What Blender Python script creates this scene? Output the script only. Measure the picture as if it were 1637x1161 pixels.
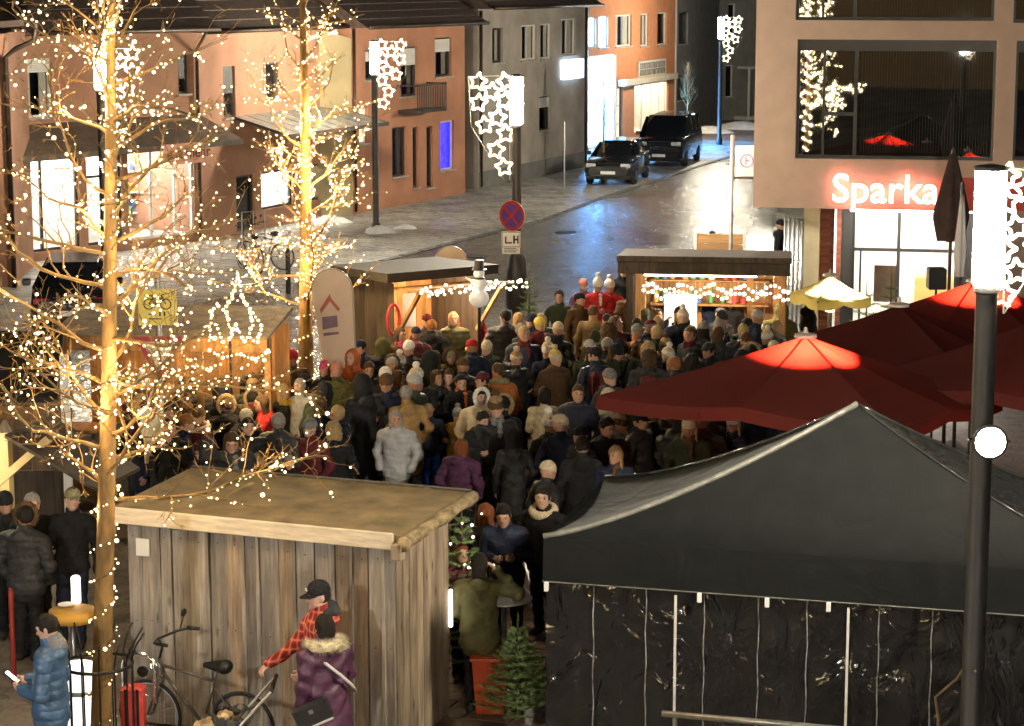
import bpy, bmesh, math, random
import numpy as np
from mathutils import Vector, Matrix, Quaternion
R = math.radians
PI = math.pi
sc = bpy.context.scene
for o in list(bpy.data.objects):
    bpy.data.objects.remove(o)
C = sc.collection

# ---------------------------------------------------------------- camera
CAMH, PITCH, FPX, CX, CY = 7.6, R(9.9), 3600.0, 818.5, 580.5
cd = bpy.data.cameras.new('camera')
cd.sensor_width = 36.0
cd.lens = 36.0 * FPX / 1637.0
cd.clip_end = 2000.0
cam = bpy.data.objects.new('camera', cd)
cam.location = (0, 0, CAMH)
cam.rotation_euler = (PI / 2 - PITCH, 0, 0)
C.objects.link(cam)
sc.camera = cam

# ---------------------------------------------------------------- night sky
world = bpy.data.worlds.new('World')
sc.world = world
world.use_nodes = True
wn = world.node_tree
sky = wn.nodes.new('ShaderNodeTexSky')
sky.sky_type = 'NISHITA'
sky.sun_disc = False
sky.sun_elevation = R(14)
sky.sun_rotation = R(200)
bg = wn.nodes['Background']
wn.links.new(sky.outputs[0], bg.inputs[0])
bg.inputs[1].default_value = 0.0018
sl = bpy.data.lights.new('moonlight', 'SUN')
sl.energy = 0.01
sl.angle = R(2)
sl.color = (0.8, 0.88, 1.0)
so = bpy.data.objects.new('moonlight', sl)
so.rotation_euler = (R(50), 0, R(160))
C.objects.link(so)

# ---------------------------------------------------------------- picture
sc.view_settings.view_transform = 'Standard'
sc.view_settings.look = 'None'
sc.view_settings.exposure = 1.35
sc.view_settings.gamma = 1.0
sc.view_settings.use_curve_mapping = False
sc.render.engine = 'CYCLES'
cy = sc.cycles
cy.use_denoising = True
cy.use_adaptive_sampling = True
cy.adaptive_threshold = 0.035
cy.max_bounces = 5
cy.diffuse_bounces = 2
cy.glossy_bounces = 2
cy.transmission_bounces = 4
cy.transparent_max_bounces = 12
cy.sample_clamp_indirect = 6.0
cy.sample_clamp_direct = 0.0
cy.caustics_reflective = False
cy.caustics_refractive = False
cy.use_light_tree = True

# ---------------------------------------------------------------- helpers
def ray(px, py):
    x = (px - CX) / FPX
    y = (CY - py) / FPX
    return Vector((x, math.cos(PITCH) + y * math.sin(PITCH), -math.sin(PITCH) + y * math.cos(PITCH)))

def at_z(px, py, z=0.0):
    r = ray(px, py)
    t = (z - CAMH) / r.z
    return Vector((r.x * t, r.y * t, z))

def at_y(px, py, Y):
    r = ray(px, py)
    t = Y / r.y
    return Vector((r.x * t, Y, CAMH + r.z * t))

def foot(px, ytop, h):
    p = at_z(px, ytop, h)
    return Vector((p.x, p.y, 0))

def tag(o, label=None, cat=None, group=None, kind=None):
    if label: o['label'] = label
    if cat: o['category'] = cat
    if group: o['group'] = group
    if kind: o['kind'] = kind
    return o

def empty(name, loc=(0, 0, 0), rz=0.0, label=None, cat=None, group=None):
    o = bpy.data.objects.new(name, None)
    o.location = loc
    o.rotation_euler = (0, 0, rz)
    C.objects.link(o)
    return tag(o, label, cat, group)

MATS = {}
def mat(name, col=(.5, .5, .5), rough=.7, var=.15, scale=6.0, bump=0.0, bscale=60.0, metal=0.0, spec=.5,
        emit=None, es=0.0, sheen=0.0, coat=0.0, stretch=(1, 1, 1), sample=True, alpha=1.0, subs=0.0):
    if name in MATS: return MATS[name]
    m = bpy.data.materials.new(name)
    m.use_nodes = True
    nt = m.node_tree
    b = nt.nodes['Principled BSDF']
    b.inputs['Roughness'].default_value = rough
    b.inputs['Metallic'].default_value = metal
    b.inputs['Specular IOR Level'].default_value = spec
    b.inputs['Sheen Weight'].default_value = sheen
    b.inputs['Coat Weight'].default_value = coat
    c4 = (col[0], col[1], col[2], 1)
    b.inputs['Base Color'].default_value = c4
    tc = nt.nodes.new('ShaderNodeTexCoord')
    mp = nt.nodes.new('ShaderNodeMapping')
    mp.inputs['Scale'].default_value = stretch
    nt.links.new(tc.outputs['Object'], mp.inputs['Vector'])
    if var > 0:
        n = nt.nodes.new('ShaderNodeTexNoise')
        n.inputs['Scale'].default_value = scale
        n.inputs['Detail'].default_value = 5
        nt.links.new(mp.outputs[0], n.inputs['Vector'])
        r = nt.nodes.new('ShaderNodeValToRGB')
        r.color_ramp.elements[0].position = .3
        r.color_ramp.elements[1].position = .7
        r.color_ramp.elements[0].color = tuple(max(0, v * (1 - var)) for v in col) + (1,)
        r.color_ramp.elements[1].color = tuple(min(1, v * (1 + var)) for v in col) + (1,)
        nt.links.new(n.outputs['Fac'], r.inputs[0])
        nt.links.new(r.outputs[0], b.inputs['Base Color'])
    if bump > 0:
        n2 = nt.nodes.new('ShaderNodeTexNoise')
        n2.inputs['Scale'].default_value = bscale
        n2.inputs['Detail'].default_value = 4
        nt.links.new(mp.outputs[0], n2.inputs['Vector'])
        bp = nt.nodes.new('ShaderNodeBump')
        bp.inputs['Strength'].default_value = bump
        bp.inputs['Distance'].default_value = .02
        nt.links.new(n2.outputs['Fac'], bp.inputs['Height'])
        nt.links.new(bp.outputs[0], b.inputs['Normal'])
    if emit:
        b.inputs['Emission Color'].default_value = (emit[0], emit[1], emit[2], 1)
        b.inputs['Emission Strength'].default_value = es
        if not sample:
            m.cycles.emission_sampling = 'NONE'
    MATS[name] = m
    return m

def nodes_of(m):
    return m.node_tree, m.node_tree.nodes['Principled BSDF']

def glass(name, tint=(1, 1, 1), gloss=.12, rough=.02):
    """clear pane: see-through with a mirror reflection that grows at a slant"""
    if name in MATS: return MATS[name]
    m = bpy.data.materials.new(name)
    m.use_nodes = True
    nt = m.node_tree
    for n in list(nt.nodes):
        nt.nodes.remove(n)
    out = nt.nodes.new('ShaderNodeOutputMaterial')
    t = nt.nodes.new('ShaderNodeBsdfTransparent')
    t.inputs[0].default_value = tint + (1,)
    g = nt.nodes.new('ShaderNodeBsdfGlossy')
    g.inputs['Roughness'].default_value = rough
    lw = nt.nodes.new('ShaderNodeFresnel')
    lw.inputs['IOR'].default_value = 1.45
    mul = nt.nodes.new('ShaderNodeMath')
    mul.operation = 'MAXIMUM'
    mul.inputs[1].default_value = gloss
    nt.links.new(lw.outputs[0], mul.inputs[0])
    mx = nt.nodes.new('ShaderNodeMixShader')
    nt.links.new(mul.outputs[0], mx.inputs[0])
    nt.links.new(t.outputs[0], mx.inputs[1])
    nt.links.new(g.outputs[0], mx.inputs[2])
    nt.links.new(mx.outputs[0], out.inputs[0])
    MATS[name] = m
    return m

class MB:
    """collects shapes, then links them as one mesh object"""
    def __init__(s):
        s.v = []; s.f = []; s.mi = []
    def add(s, vs, fs, mi=0):
        b = len(s.v)
        s.v.extend([tuple(v) for v in vs])
        s.f.extend([tuple(i + b for i in f) for f in fs])
        s.mi.extend([mi] * len(fs))
        return s
    def box(s, c, d, mtx=None, mi=0, taper=1.0):
        x, y, z = d[0] / 2, d[1] / 2, d[2] / 2
        vs = []
        for zz, k in ((-z, 1.0), (z, taper)):
            for xx, yy in ((-x, -y), (x, -y), (x, y), (-x, y)):
                v = Vector((xx * k, yy * k, zz))
                if mtx is not None: v = mtx @ v
                vs.append(Vector(c) + v)
        return s.add(vs, [(3, 2, 1, 0), (4, 5, 6, 7), (0, 1, 5, 4), (1, 2, 6, 5), (2, 3, 7, 6), (3, 0, 4, 7)], mi)
    def span(s, a, b, mi=0):
        return s.box([(a[i] + b[i]) / 2 for i in range(3)], [abs(b[i] - a[i]) for i in range(3)], None, mi)
    def bevelbox(s, a, b, bv=.01, mi=0):
        """box from corner a to corner b with chamfered edges"""
        lo = [min(a[i], b[i]) for i in range(3)]; hi = [max(a[i], b[i]) for i in range(3)]
        vs = []; fs = []
        bv = min(bv, min(hi[i] - lo[i] for i in range(3)) * .45)
        def ring(z, ins):
            return [(lo[0] + ins + (0), lo[1] + ins, z), (hi[0] - ins, lo[1] + ins, z), (hi[0] - ins, hi[1] - ins, z), (lo[0] + ins, hi[1] - ins, z)]
        rings = [ring(lo[2], bv), ring(lo[2] + bv, 0), ring(hi[2] - bv, 0), ring(hi[2], bv)]
        for r_ in rings: vs.extend(r_)
        fs.append((3, 2, 1, 0)); fs.append((12, 13, 14, 15))
        for k in range(3):
            for i in range(4):
                j = (i + 1) % 4
                fs.append((k * 4 + i, k * 4 + j, k * 4 + 4 + j, k * 4 + 4 + i))
        return s.add(vs, fs, mi)
    def bar(s, a, b, w, h, mi=0, roll=0.0):
        a = Vector(a); b = Vector(b)
        d = b - a
        q = d.to_track_quat('Z', 'Y').to_matrix() @ Matrix.Rotation(roll, 3, 'Z')
        return s.box((a + b) / 2, (w, h, d.length), q, mi)
    def tube(s, pts, rad, seg=8, mi=0, caps=True):
        pts = [Vector(p) for p in pts]
        n = len(pts)
        if not hasattr(rad, '__len__'): rad = [rad] * n
        vs = []; fs = []
        prev = None
        for i, p in enumerate(pts):
            d = (pts[min(i + 1, n - 1)] - pts[max(i - 1, 0)])
            if d.length < 1e-9: d = Vector((0, 0, 1))
            d.normalize()
            if prev is None:
                a = d.orthogonal().normalized()
            else:
                a = (prev - d * prev.dot(d))
                a = a.normalized() if a.length > 1e-6 else d.orthogonal().normalized()
            prev = a
            b = d.cross(a)
            for k in range(seg):
                t = 2 * PI * k / seg
                vs.append(p + (a * math.cos(t) + b * math.sin(t)) * rad[i])
        for i in range(n - 1):
            for k in range(seg):
                k2 = (k + 1) % seg
                fs.append((i * seg + k, i * seg + k2, i * seg + seg + k2, i * seg + seg + k))
        if caps:
            fs.append(tuple(reversed(range(seg))))
            fs.append(tuple(range((n - 1) * seg, n * seg)))
        return s.add(vs, fs, mi)
    def lathe(s, prof, c=(0, 0, 0), seg=16, mi=0, mtx=None):
        vs = []; fs = []
        n = len(prof)
        for r_, z in prof:
            for k in range(seg):
                t = 2 * PI * k / seg
                v = Vector((r_ * math.cos(t), r_ * math.sin(t), z))
                if mtx is not None: v = mtx @ v
                vs.append(Vector(c) + v)
        for i in range(n - 1):
            for k in range(seg):
                k2 = (k + 1) % seg
                fs.append((i * seg + k, i * seg + k2, i * seg + seg + k2, i * seg + seg + k))
        fs.append(tuple(reversed(range(seg))))
        fs.append(tuple(range((n - 1) * seg, n * seg)))
        return s.add(vs, fs, mi)
    def ball(s, c, r, mi=0, seg=10, rings=6):
        if not hasattr(r, '__len__'): r = (r, r, r)
        vs = [(c[0], c[1], c[2] - r[2])]; fs = []
        for i in range(1, rings):
            t = PI * i / rings - PI / 2
            for k in range(seg):
                p = 2 * PI * k / seg
                vs.append((c[0] + r[0] * math.cos(t) * math.cos(p), c[1] + r[1] * math.cos(t) * math.sin(p), c[2] + r[2] * math.sin(t)))
        vs.append((c[0], c[1], c[2] + r[2]))
        for k in range(seg):
            fs.append((0, 1 + (k + 1) % seg, 1 + k))
            fs.append((len(vs) - 1, 1 + (rings - 2) * seg + k, 1 + (rings - 2) * seg + (k + 1) % seg))
        for i in range(rings - 2):
            for k in range(seg):
                k2 = (k + 1) % seg
                fs.append((1 + i * seg + k, 1 + i * seg + k2, 1 + i * seg + seg + k2, 1 + i * seg + seg + k))
        return s.add(vs, fs, mi)
    def prism(s, poly, h, mi=0, mtx=None, off=(0, 0, 0)):
        """poly in local xy, extruded along local z by h"""
        n = len(poly); vs = []
        for z in (0, h):
            for x, y in poly:
                v = Vector((x, y, z))
                if mtx is not None: v = mtx @ v
                vs.append(v + Vector(off))
        fs = [tuple(reversed(range(n))), tuple(range(n, 2 * n))]
        for i in range(n):
            j = (i + 1) % n
            fs.append((i, j, n + j, n + i))
        return s.add(vs, fs, mi)
    def mesh(s, name, mats):
        me = bpy.data.meshes.new(name)
        me.from_pydata(s.v, [], s.f)
        for m in (mats if isinstance(mats, (list, tuple)) else [mats]):
            me.materials.append(m)
        if any(s.mi): me.polygons.foreach_set('material_index', s.mi)
        return me
    def build(s, name, mats, parent=None, smooth=False, loc=None, rot=None):
        me = s.mesh(name, mats)
        if smooth:
            me.shade_smooth()
            if smooth == 'auto':
                me.set_sharp_from_angle(angle=R(40))
        me.update()
        return link(name, me, parent, loc, rot)

def link(name, me, parent=None, loc=None, rot=None, scale=None):
    o = bpy.data.objects.new(name, me)
    C.objects.link(o)
    if parent is not None: o.parent = parent
    if loc is not None: o.location = loc
    if rot is not None: o.rotation_euler = rot
    if scale is not None: o.scale = scale
    return o

def part(name, parent, m, fn, smooth=False, label=None, kind=None):
    b = MB(); fn(b)
    o = b.build(name, m, parent, smooth)
    return tag(o, label, None, None, kind)

def copy_tree(o, parent=None):
    c = o.copy()
    C.objects.link(c)
    c.parent = parent
    for ch in [x for x in o.children]:
        copy_tree(ch, c)
    return c

def point_light(name, loc, energy, col, radius=.05, parent=None):
    l = bpy.data.lights.new(name, 'POINT')
    l.energy = energy; l.color = col; l.shadow_soft_size = radius
    o = bpy.data.objects.new(name, l)
    o.location = loc
    C.objects.link(o)
    if parent is not None: o.parent = parent
    return o

def text_mesh(txt, size, extrude=.01, offset=0.0, align='LEFT', bevel=0.0):
    cu = bpy.data.curves.new('lettering', 'FONT')
    cu.body = txt; cu.size = size; cu.extrude = extrude; cu.offset = offset
    cu.align_x = align; cu.bevel_depth = bevel; cu.resolution_u = 4
    o = bpy.data.objects.new('lettering', cu)
    C.objects.link(o)
    dg = bpy.context.evaluated_depsgraph_get()
    me = bpy.data.meshes.new_from_object(o.evaluated_get(dg))
    bpy.data.objects.remove(o)
    return me

# ---------------------------------------------------------------- SDF bodies (one continuous surface)
def cap(a, b, ra, rb=None, m=0, k=.03, sy=1.0):
    return ('c', np.array(a, float), np.array(b, float), ra, ra if rb is None else rb, m, k, sy)
def ell(c, r, m=0, k=.03):
    return ('e', np.array(c, float), np.array(r, float), m, k)

def prim_d(p, X, Y, Z):
    if p[0] == 'c':
        _, a, b, ra, rb, m, k, sy = p
        ax, ay, az = a[0], a[1] / sy, a[2]
        bx, by, bz = b[0] - ax, b[1] / sy - ay, b[2] - az
        px, py, pz = X - ax, Y / sy - ay, Z - az
        t = np.clip((px * bx + py * by + pz * bz) / max(bx * bx + by * by + bz * bz, 1e-9), 0, 1)
        return np.sqrt((px - bx * t) ** 2 + (py - by * t) ** 2 + (pz - bz * t) ** 2) - (ra + (rb - ra) * t)
    _, c, r, m, k = p
    px, py, pz = X - c[0], Y - c[1], Z - c[2]
    k0 = np.sqrt((px / r[0]) ** 2 + (py / r[1]) ** 2 + (pz / r[2]) ** 2)
    k1 = np.sqrt((px / r[0] ** 2) ** 2 + (py / r[1] ** 2) ** 2 + (pz / r[2] ** 2) ** 2)
    return k0 * (k0 - 1) / np.maximum(k1, 1e-6)

def prim_bb(p, pad):
    if p[0] == 'c':
        r_ = max(p[3], p[4]) * max(1, p[7])
        return np.minimum(p[1], p[2]) - r_ - pad, np.maximum(p[1], p[2]) + r_ + pad
    return p[1] - p[2] - pad, p[1] + p[2] + pad

def sdf_mesh(name, prims, h=.014, cuts=(), cutfn=None, wrinkle=None, extra=None):
    lo = np.min([prim_bb(p, 0)[0] for p in prims], 0) - 3 * h
    hi = np.max([prim_bb(p, 0)[1] for p in prims], 0) + 3 * h
    n = np.ceil((hi - lo) / h).astype(int) + 1
    ax = [lo[i] + h * np.arange(n[i]) for i in range(3)]
    D = np.full(n, 1.0, np.float32)
    best = np.full(n, 9.0, np.float32)
    mt = np.zeros(n, np.int8)
    for p in prims:
        b0, b1 = prim_bb(p, .07)
        i0 = np.maximum(((b0 - lo) / h).astype(int), 0)
        i1 = np.minimum(((b1 - lo) / h).astype(int) + 2, n)
        sl_ = tuple(slice(i0[i], i1[i]) for i in range(3))
        X = ax[0][sl_[0]][:, None, None]; Y = ax[1][sl_[1]][None, :, None]; Z = ax[2][sl_[2]][None, None, :]
        d = prim_d(p, X, Y, Z).astype(np.float32)
        m = p[5] if p[0] == 'c' else p[3]
        k = p[6] if p[0] == 'c' else p[4]
        B = best[sl_]
        w = d < B
        B[w] = d[w]
        mm = mt[sl_]; mm[w] = m
        E = D[sl_]
        hh = np.clip(.5 + .5 * (E - d) / k, 0, 1)
        E[...] = E * (1 - hh) + d * hh - k * hh * (1 - hh)
    X = ax[0][:, None, None]; Y = ax[1][None, :, None]; Z = ax[2][None, None, :]
    for p in cuts:
        D = np.maximum(D, -prim_d(p, X, Y, Z).astype(np.float32))
    if cutfn is not None:
        D = np.maximum(D, cutfn(X, Y, Z).astype(np.float32))
    if wrinkle is not None:
        D = D + wrinkle(X, Y, Z, mt).astype(np.float32)
    S = D < 0
    c8 = [(i, j, k) for i in (0, 1) for j in (0, 1) for k in (0, 1)]
    cnt = sum(S[i:n[0] - 1 + i, j:n[1] - 1 + j, k:n[2] - 1 + k].astype(np.int8) for i, j, k in c8)
    act = (cnt > 0) & (cnt < 8)
    idx = np.argwhere(act)
    vid = np.full(act.shape, -1, np.int64)
    vid[act] = np.arange(len(idx))
    vals = {c: D[idx[:, 0] + c[0], idx[:, 1] + c[1], idx[:, 2] + c[2]] for c in c8}
    acc = np.zeros((len(idx), 3)); num = np.zeros(len(idx))
    for a in c8:
        for x in range(3):
            if a[x] == 1: continue
            b = list(a); b[x] = 1; b = tuple(b)
            va, vb = vals[a], vals[b]
            cr = (va < 0) != (vb < 0)
            t = np.where(cr, va / np.where(np.abs(va - vb) < 1e-9, 1e-9, va - vb), 0)
            for q in range(3):
                pos = a[q] + (t if q == x else 0)
                acc[:, q] += np.where(cr, pos, 0)
            num += cr
    co = lo + h * (idx + acc / np.maximum(num, 1)[:, None])
    faces = []; fm = []
    for x in range(3):
        y, z = (x + 1) % 3, (x + 2) % 3
        s0 = [slice(None)] * 3; s1 = [slice(None)] * 3
        s0[x] = slice(0, n[x] - 1); s1[x] = slice(1, n[x])
        A = S[tuple(s0)]; B = S[tuple(s1)]
        e = np.argwhere(A != B)
        e = e[(e[:, y] > 0) & (e[:, z] > 0) & (e[:, y] < n[y] - 1) & (e[:, z] < n[z] - 1)]
        if not len(e): continue
        def cell(dy, dz):
            q = e.copy(); q[:, y] += dy; q[:, z] += dz
            return vid[q[:, 0], q[:, 1], q[:, 2]]
        Q = np.stack([cell(-1, -1), cell(0, -1), cell(0, 0), cell(-1, 0)], 1)
        ins = A[e[:, 0], e[:, 1], e[:, 2]]
        Q[~ins] = Q[~ins][:, ::-1]
        q2 = e.copy(); q2[:, x] += (~ins).astype(int)
        faces.append(Q); fm.append(mt[q2[:, 0], q2[:, 1], q2[:, 2]])
    F = np.concatenate(faces); FM = np.concatenate(fm)
    # light smoothing
    V = co.copy()
    me = bpy.data.meshes.new(name)
    if extra is not None:
        ev, ef, em = extra
        b = len(V)
        V = np.concatenate([V, np.array(ev)])
        fl = F.tolist() + [tuple(i + b for i in f) for f in ef]
        FM = np.concatenate([FM, np.array(em)])
    else:
        fl = F.tolist()
    me.from_pydata(V.tolist(), [], fl)
    me.polygons.foreach_set('material_index', FM.astype(np.int32))
    me.shade_smooth()
    me.update()
    return me
# ================================================================ GROUND
def ground_mat(name, dark, light, scale, r0, r1, bump=.35, slab=None):
    m = mat(name, dark, .5, 0)
    nt, b = nodes_of(m)
    tc = nt.nodes.new('ShaderNodeTexCoord')
    n = nt.nodes.new('ShaderNodeTexNoise'); n.inputs['Scale'].default_value = scale; n.inputs['Detail'].default_value = 8
    nt.links.new(tc.outputs['Object'], n.inputs['Vector'])
    r = nt.nodes.new('ShaderNodeValToRGB')
    r.color_ramp.elements[0].position = .32; r.color_ramp.elements[1].position = .68
    r.color_ramp.elements[0].color = dark + (1,); r.color_ramp.elements[1].color = light + (1,)
    # dirt sits in the joints between the setts
    n2 = nt.nodes.new('ShaderNodeTexNoise'); n2.inputs['Scale'].default_value = .35; n2.inputs['Detail'].default_value = 6
    mp = nt.nodes.new('ShaderNodeMapping'); mp.inputs['Rotation'].default_value = (0, 0, R(-28)); mp.inputs['Scale'].default_value = (2.2, .6, 1)
    nt.links.new(tc.outputs['Object'], mp.inputs[0]); nt.links.new(mp.outputs[0], n2.inputs['Vector'])
    rr = nt.nodes.new('ShaderNodeMapRange')
    rr.inputs['From Min'].default_value = .3; rr.inputs['From Max'].default_value = .7
    rr.inputs['To Min'].default_value = r0; rr.inputs['To Max'].default_value = r1
    nt.links.new(n2.outputs['Fac'], rr.inputs['Value']); nt.links.new(rr.outputs[0], b.inputs['Roughness'])
    v = nt.nodes.new('ShaderNodeTexVoronoi'); v.inputs['Scale'].default_value = 7.0
    v.feature = 'DISTANCE_TO_EDGE'
    nt.links.new(tc.outputs['Object'], v.inputs['Vector'])
    cl = nt.nodes.new('ShaderNodeMath'); cl.operation = 'MINIMUM'; cl.inputs[1].default_value = .12
    nt.links.new(v.outputs['Distance'], cl.inputs[0])
    jr = nt.nodes.new('ShaderNodeMapRange'); jr.inputs['From Max'].default_value = .10; jr.inputs['To Min'].default_value = -.22; jr.inputs['To Max'].default_value = .05
    nt.links.new(v.outputs['Distance'], jr.inputs['Value'])
    vc = nt.nodes.new('ShaderNodeTexVoronoi'); vc.inputs['Scale'].default_value = 7.0; nt.links.new(tc.outputs['Object'], vc.inputs['Vector'])
    sx_ = nt.nodes.new('ShaderNodeSeparateXYZ'); nt.links.new(vc.outputs['Color'], sx_.inputs[0])
    a0 = nt.nodes.new('ShaderNodeMath'); a0.operation = 'MULTIPLY_ADD'; a0.inputs[1].default_value = .22; nt.links.new(sx_.outputs[0], a0.inputs[0]); nt.links.new(jr.outputs[0], a0.inputs[2])
    a1 = nt.nodes.new('ShaderNodeMath'); a1.operation = 'ADD'; nt.links.new(a0.outputs[0], a1.inputs[0]); nt.links.new(n.outputs['Fac'], a1.inputs[1]); nt.links.new(a1.outputs[0], r.inputs[0])
    ad = nt.nodes.new('ShaderNodeMath'); ad.operation = 'MULTIPLY_ADD'; ad.inputs[1].default_value = 4.0
    nf = nt.nodes.new('ShaderNodeTexNoise'); nf.inputs['Scale'].default_value = 26; nf.inputs['Detail'].default_value = 4; nt.links.new(tc.outputs['Object'], nf.inputs['Vector'])
    nt.links.new(cl.outputs[0], ad.inputs[0]); nt.links.new(nf.outputs['Fac'], ad.inputs[2])
    bp = nt.nodes.new('ShaderNodeBump'); bp.inputs['Strength'].default_value = bump; bp.inputs['Distance'].default_value = .02
    nt.links.new(ad.outputs[0], bp.inputs['Height']); nt.links.new(bp.outputs[0], b.inputs['Normal'])
    if slab:
        mb = nt.nodes.new('ShaderNodeMapping'); mb.inputs['Rotation'].default_value = (0, 0, R(32)); nt.links.new(tc.outputs['Object'], mb.inputs[0])
        bt = nt.nodes.new('ShaderNodeTexBrick'); bt.inputs['Scale'].default_value = 1.0 / slab; bt.inputs['Mortar Size'].default_value = .035; bt.inputs['Brick Width'].default_value = 1.0; bt.inputs['Row Height'].default_value = .62
        bt.inputs['Color1'].default_value = (1, 1, 1, 1); bt.inputs['Color2'].default_value = (.62, .62, .62, 1); bt.inputs['Mortar'].default_value = (.22, .2, .18, 1)
        nt.links.new(mb.outputs[0], bt.inputs['Vector'])
        mx = nt.nodes.new('ShaderNodeMix'); mx.data_type = 'RGBA'; mx.blend_type = 'MULTIPLY'; mx.inputs[0].default_value = .9
        nt.links.new(r.outputs[0], mx.inputs[6]); nt.links.new(bt.outputs['Color'], mx.inputs[7]); nt.links.new(mx.outputs[2], b.inputs['Base Color'])
    else:
        nt.links.new(r.outputs[0], b.inputs['Base Color'])
    return m

g_sq = ground_mat('square_paving', (.10, .078, .06), (.21, .17, .135), 3, .35, .75)
g_road = ground_mat('wet_asphalt', (.085, .078, .066), (.19, .175, .15), 2.5, .12, .32, .4)
g_walk = ground_mat('footway_paving', (.15, .14, .125), (.52, .50, .44), .9, .25, .65, .6, .62)

ground = part('ground', None, g_sq, lambda b: b.add([(-400, -60, 0), (400, -60, 0), (400, 900, 0), (-400, 900, 0)], [(0, 1, 2, 3)]))
tag(ground, 'paved market square and street ground', None, None, 'structure')
kerb_px = [(330, 486), (540, 436), (700, 395), (871, 352), (960, 318), (1050, 289), (1164, 251), (1230, 228)]
kerb_w = [at_z(x, y, 0) for x, y in kerb_px]
kerb_w[0] = Vector((-13, 40.5, 0))
def strip(b, L, R_, z):
    n = len(L)
    b.add([(p.x, p.y, z) for p in L] + [(p.x, p.y, z) for p in R_], [(i, i + n, i + n + 1, i + 1) for i in range(n - 1)])
rd = part('road', None, g_road, lambda b: strip(b, kerb_w, [p + Vector((9.5, -6.5, 0)) for p in kerb_w], .004))
tag(rd, 'wet dark road running up the street', None, None, 'structure')
pv = part('pavement', None, g_walk, lambda b: strip(b, [p + Vector((-26, 16, 0)) for p in kerb_w], kerb_w, .008))
tag(pv, 'pale footway in front of the houses', None, None, 'structure')
kerb_m = mat('kerb_stone', (.10, .10, .095), .6, .3, 12, .4, 50)
kerb = empty('kerb'); tag(kerb, 'row of dark kerb stones along the footway', None, None, 'structure')
stone_me = MB(); stone_me.bevelbox((-.48, -.11, 0), (.48, .11, .03), .012)
stone_me = stone_me.mesh('kerb_stone', kerb_m)
cnt_ = 0
for i in range(1, len(kerb_w) - 1):
    a, b_ = kerb_w[i], kerb_w[i + 1]
    L = (b_ - a).length; nseg = int(L / 1.0)
    ang = math.atan2(b_.y - a.y, b_.x - a.x)
    for k in range(nseg):
        p = a.lerp(b_, (k + .5) / nseg)
        if p.y > 96: continue
        link('kerb_stone', stone_me, kerb, (p.x, p.y, .001), (0, 0, ang))
# single paving stones where the square shows between hut and tent and by the crowd's feet
UX, UY = Vector((.935, -.355, 0)), Vector((.355, .935, 0))
GA = math.atan2(UX.y, UX.x)
rng = random.Random(5)
pm = [mat('paver_a', (.20, .13, .085), .6, .25, 9, .3, 60), mat('paver_b', (.15, .10, .07), .6, .25, 9, .3, 60), mat('paver_c', (.24, .17, .11), .65, .25, 9, .3, 60)]
pmes = []
for m_ in pm:
    q = MB(); q.bevelbox((-.245, -.12, 0), (.245, .12, .022), .008); pmes.append(q.mesh('paver', m_))
pc = 0
for i in range(-60, 60):
    for j in range(0, 160):
        o = Vector((0, 20, 0)) + UX * (i * .5 + (.25 if j % 2 else 0)) + UY * (j * .25)
        z1 = -1.0 < o.x < .35 and 21.9 < o.y < 25.6
        z2 = 1.0 < o.x < 3.6 and 27.6 < o.y < 32.6
        if (z1 or z2) and pc < 290:
            pc += 1
            link('paver', rng.choice(pmes), ground, (o.x, o.y, .002 + rng.uniform(-.003, .004)), (0, 0, GA))

# ================================================================ BUILDINGS
def plane_hit(root, px, py):
    """pixel -> (along, height) on the facade plane of a building root"""
    r = ray(px, py)
    a = root.rotation_euler[2]
    n = Vector((-math.sin(a), math.cos(a), 0))
    p0 = Vector((root.location[0], root.location[1], 0))
    t = (p0 - Vector((0, 0, 0))).dot(n) / r.dot(n)
    w = Vector((0, 0, CAMH)) + r * t
    d = w - p0
    return d.x * math.cos(a) + d.y * math.sin(a), w.z

def prect(root, x0, y0, x1, y1):
    s0, _ = plane_hit(root, x0, (y0 + y1) / 2); s1, _ = plane_hit(root, x1, (y0 + y1) / 2)
    _, z1 = plane_hit(root, (x0 + x1) / 2, y0); _, z0 = plane_hit(root, (x0 + x1) / 2, y1)
    return [s0, max(z0, .02), s1, z1]

def holed_wall(b, x0, x1, z0, z1, holes, dep=.2, y=0.0, mi=0):
    xs = sorted({x0, x1} | {min(max(h[i], x0), x1) for h in holes for i in (0, 2)})
    zs = sorted({z0, z1} | {min(max(h[i], z0), z1) for h in holes for i in (1, 3)})
    for i in range(len(xs) - 1):
        for j in range(len(zs) - 1):
            cx, cz = (xs[i] + xs[i + 1]) / 2, (zs[j] + zs[j + 1]) / 2
            if any(h[0] < cx < h[2] and h[1] < cz < h[3] for h in holes): continue
            b.add([(xs[i], y, zs[j]), (xs[i + 1], y, zs[j]), (xs[i + 1], y, zs[j + 1]), (xs[i], y, zs[j + 1])], [(0, 1, 2, 3)], mi)
    for h in holes:
        a, c, d, e = h
        for q in ([(a, c), (a, e)], [(d, e), (d, c)], [(a, e), (d, e)], [(d, c), (a, c)]):
            (xa, za), (xb, zb) = q
            b.add([(xa, y, za), (xb, y, zb), (xb, y + dep, zb), (xa, y + dep, za)], [(0, 1, 2, 3)], mi)

M_frame_w = mat('white_window_frame', (.62, .60, .56), .5, .08)
M_frame_d = mat('dark_window_frame', (.035, .032, .03), .45, .1)
M_dark_glass = mat('dark_glass', (.012, .013, .015), .06, 0, spec=.6)
M_clear = glass('clear_pane')
M_sill = mat('stone_sill', (.35, .32, .28), .7, .2)
M_curtain = mat('curtain', (.55, .52, .45), .9, .2, 20, stretch=(8, 1, .3))

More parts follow.
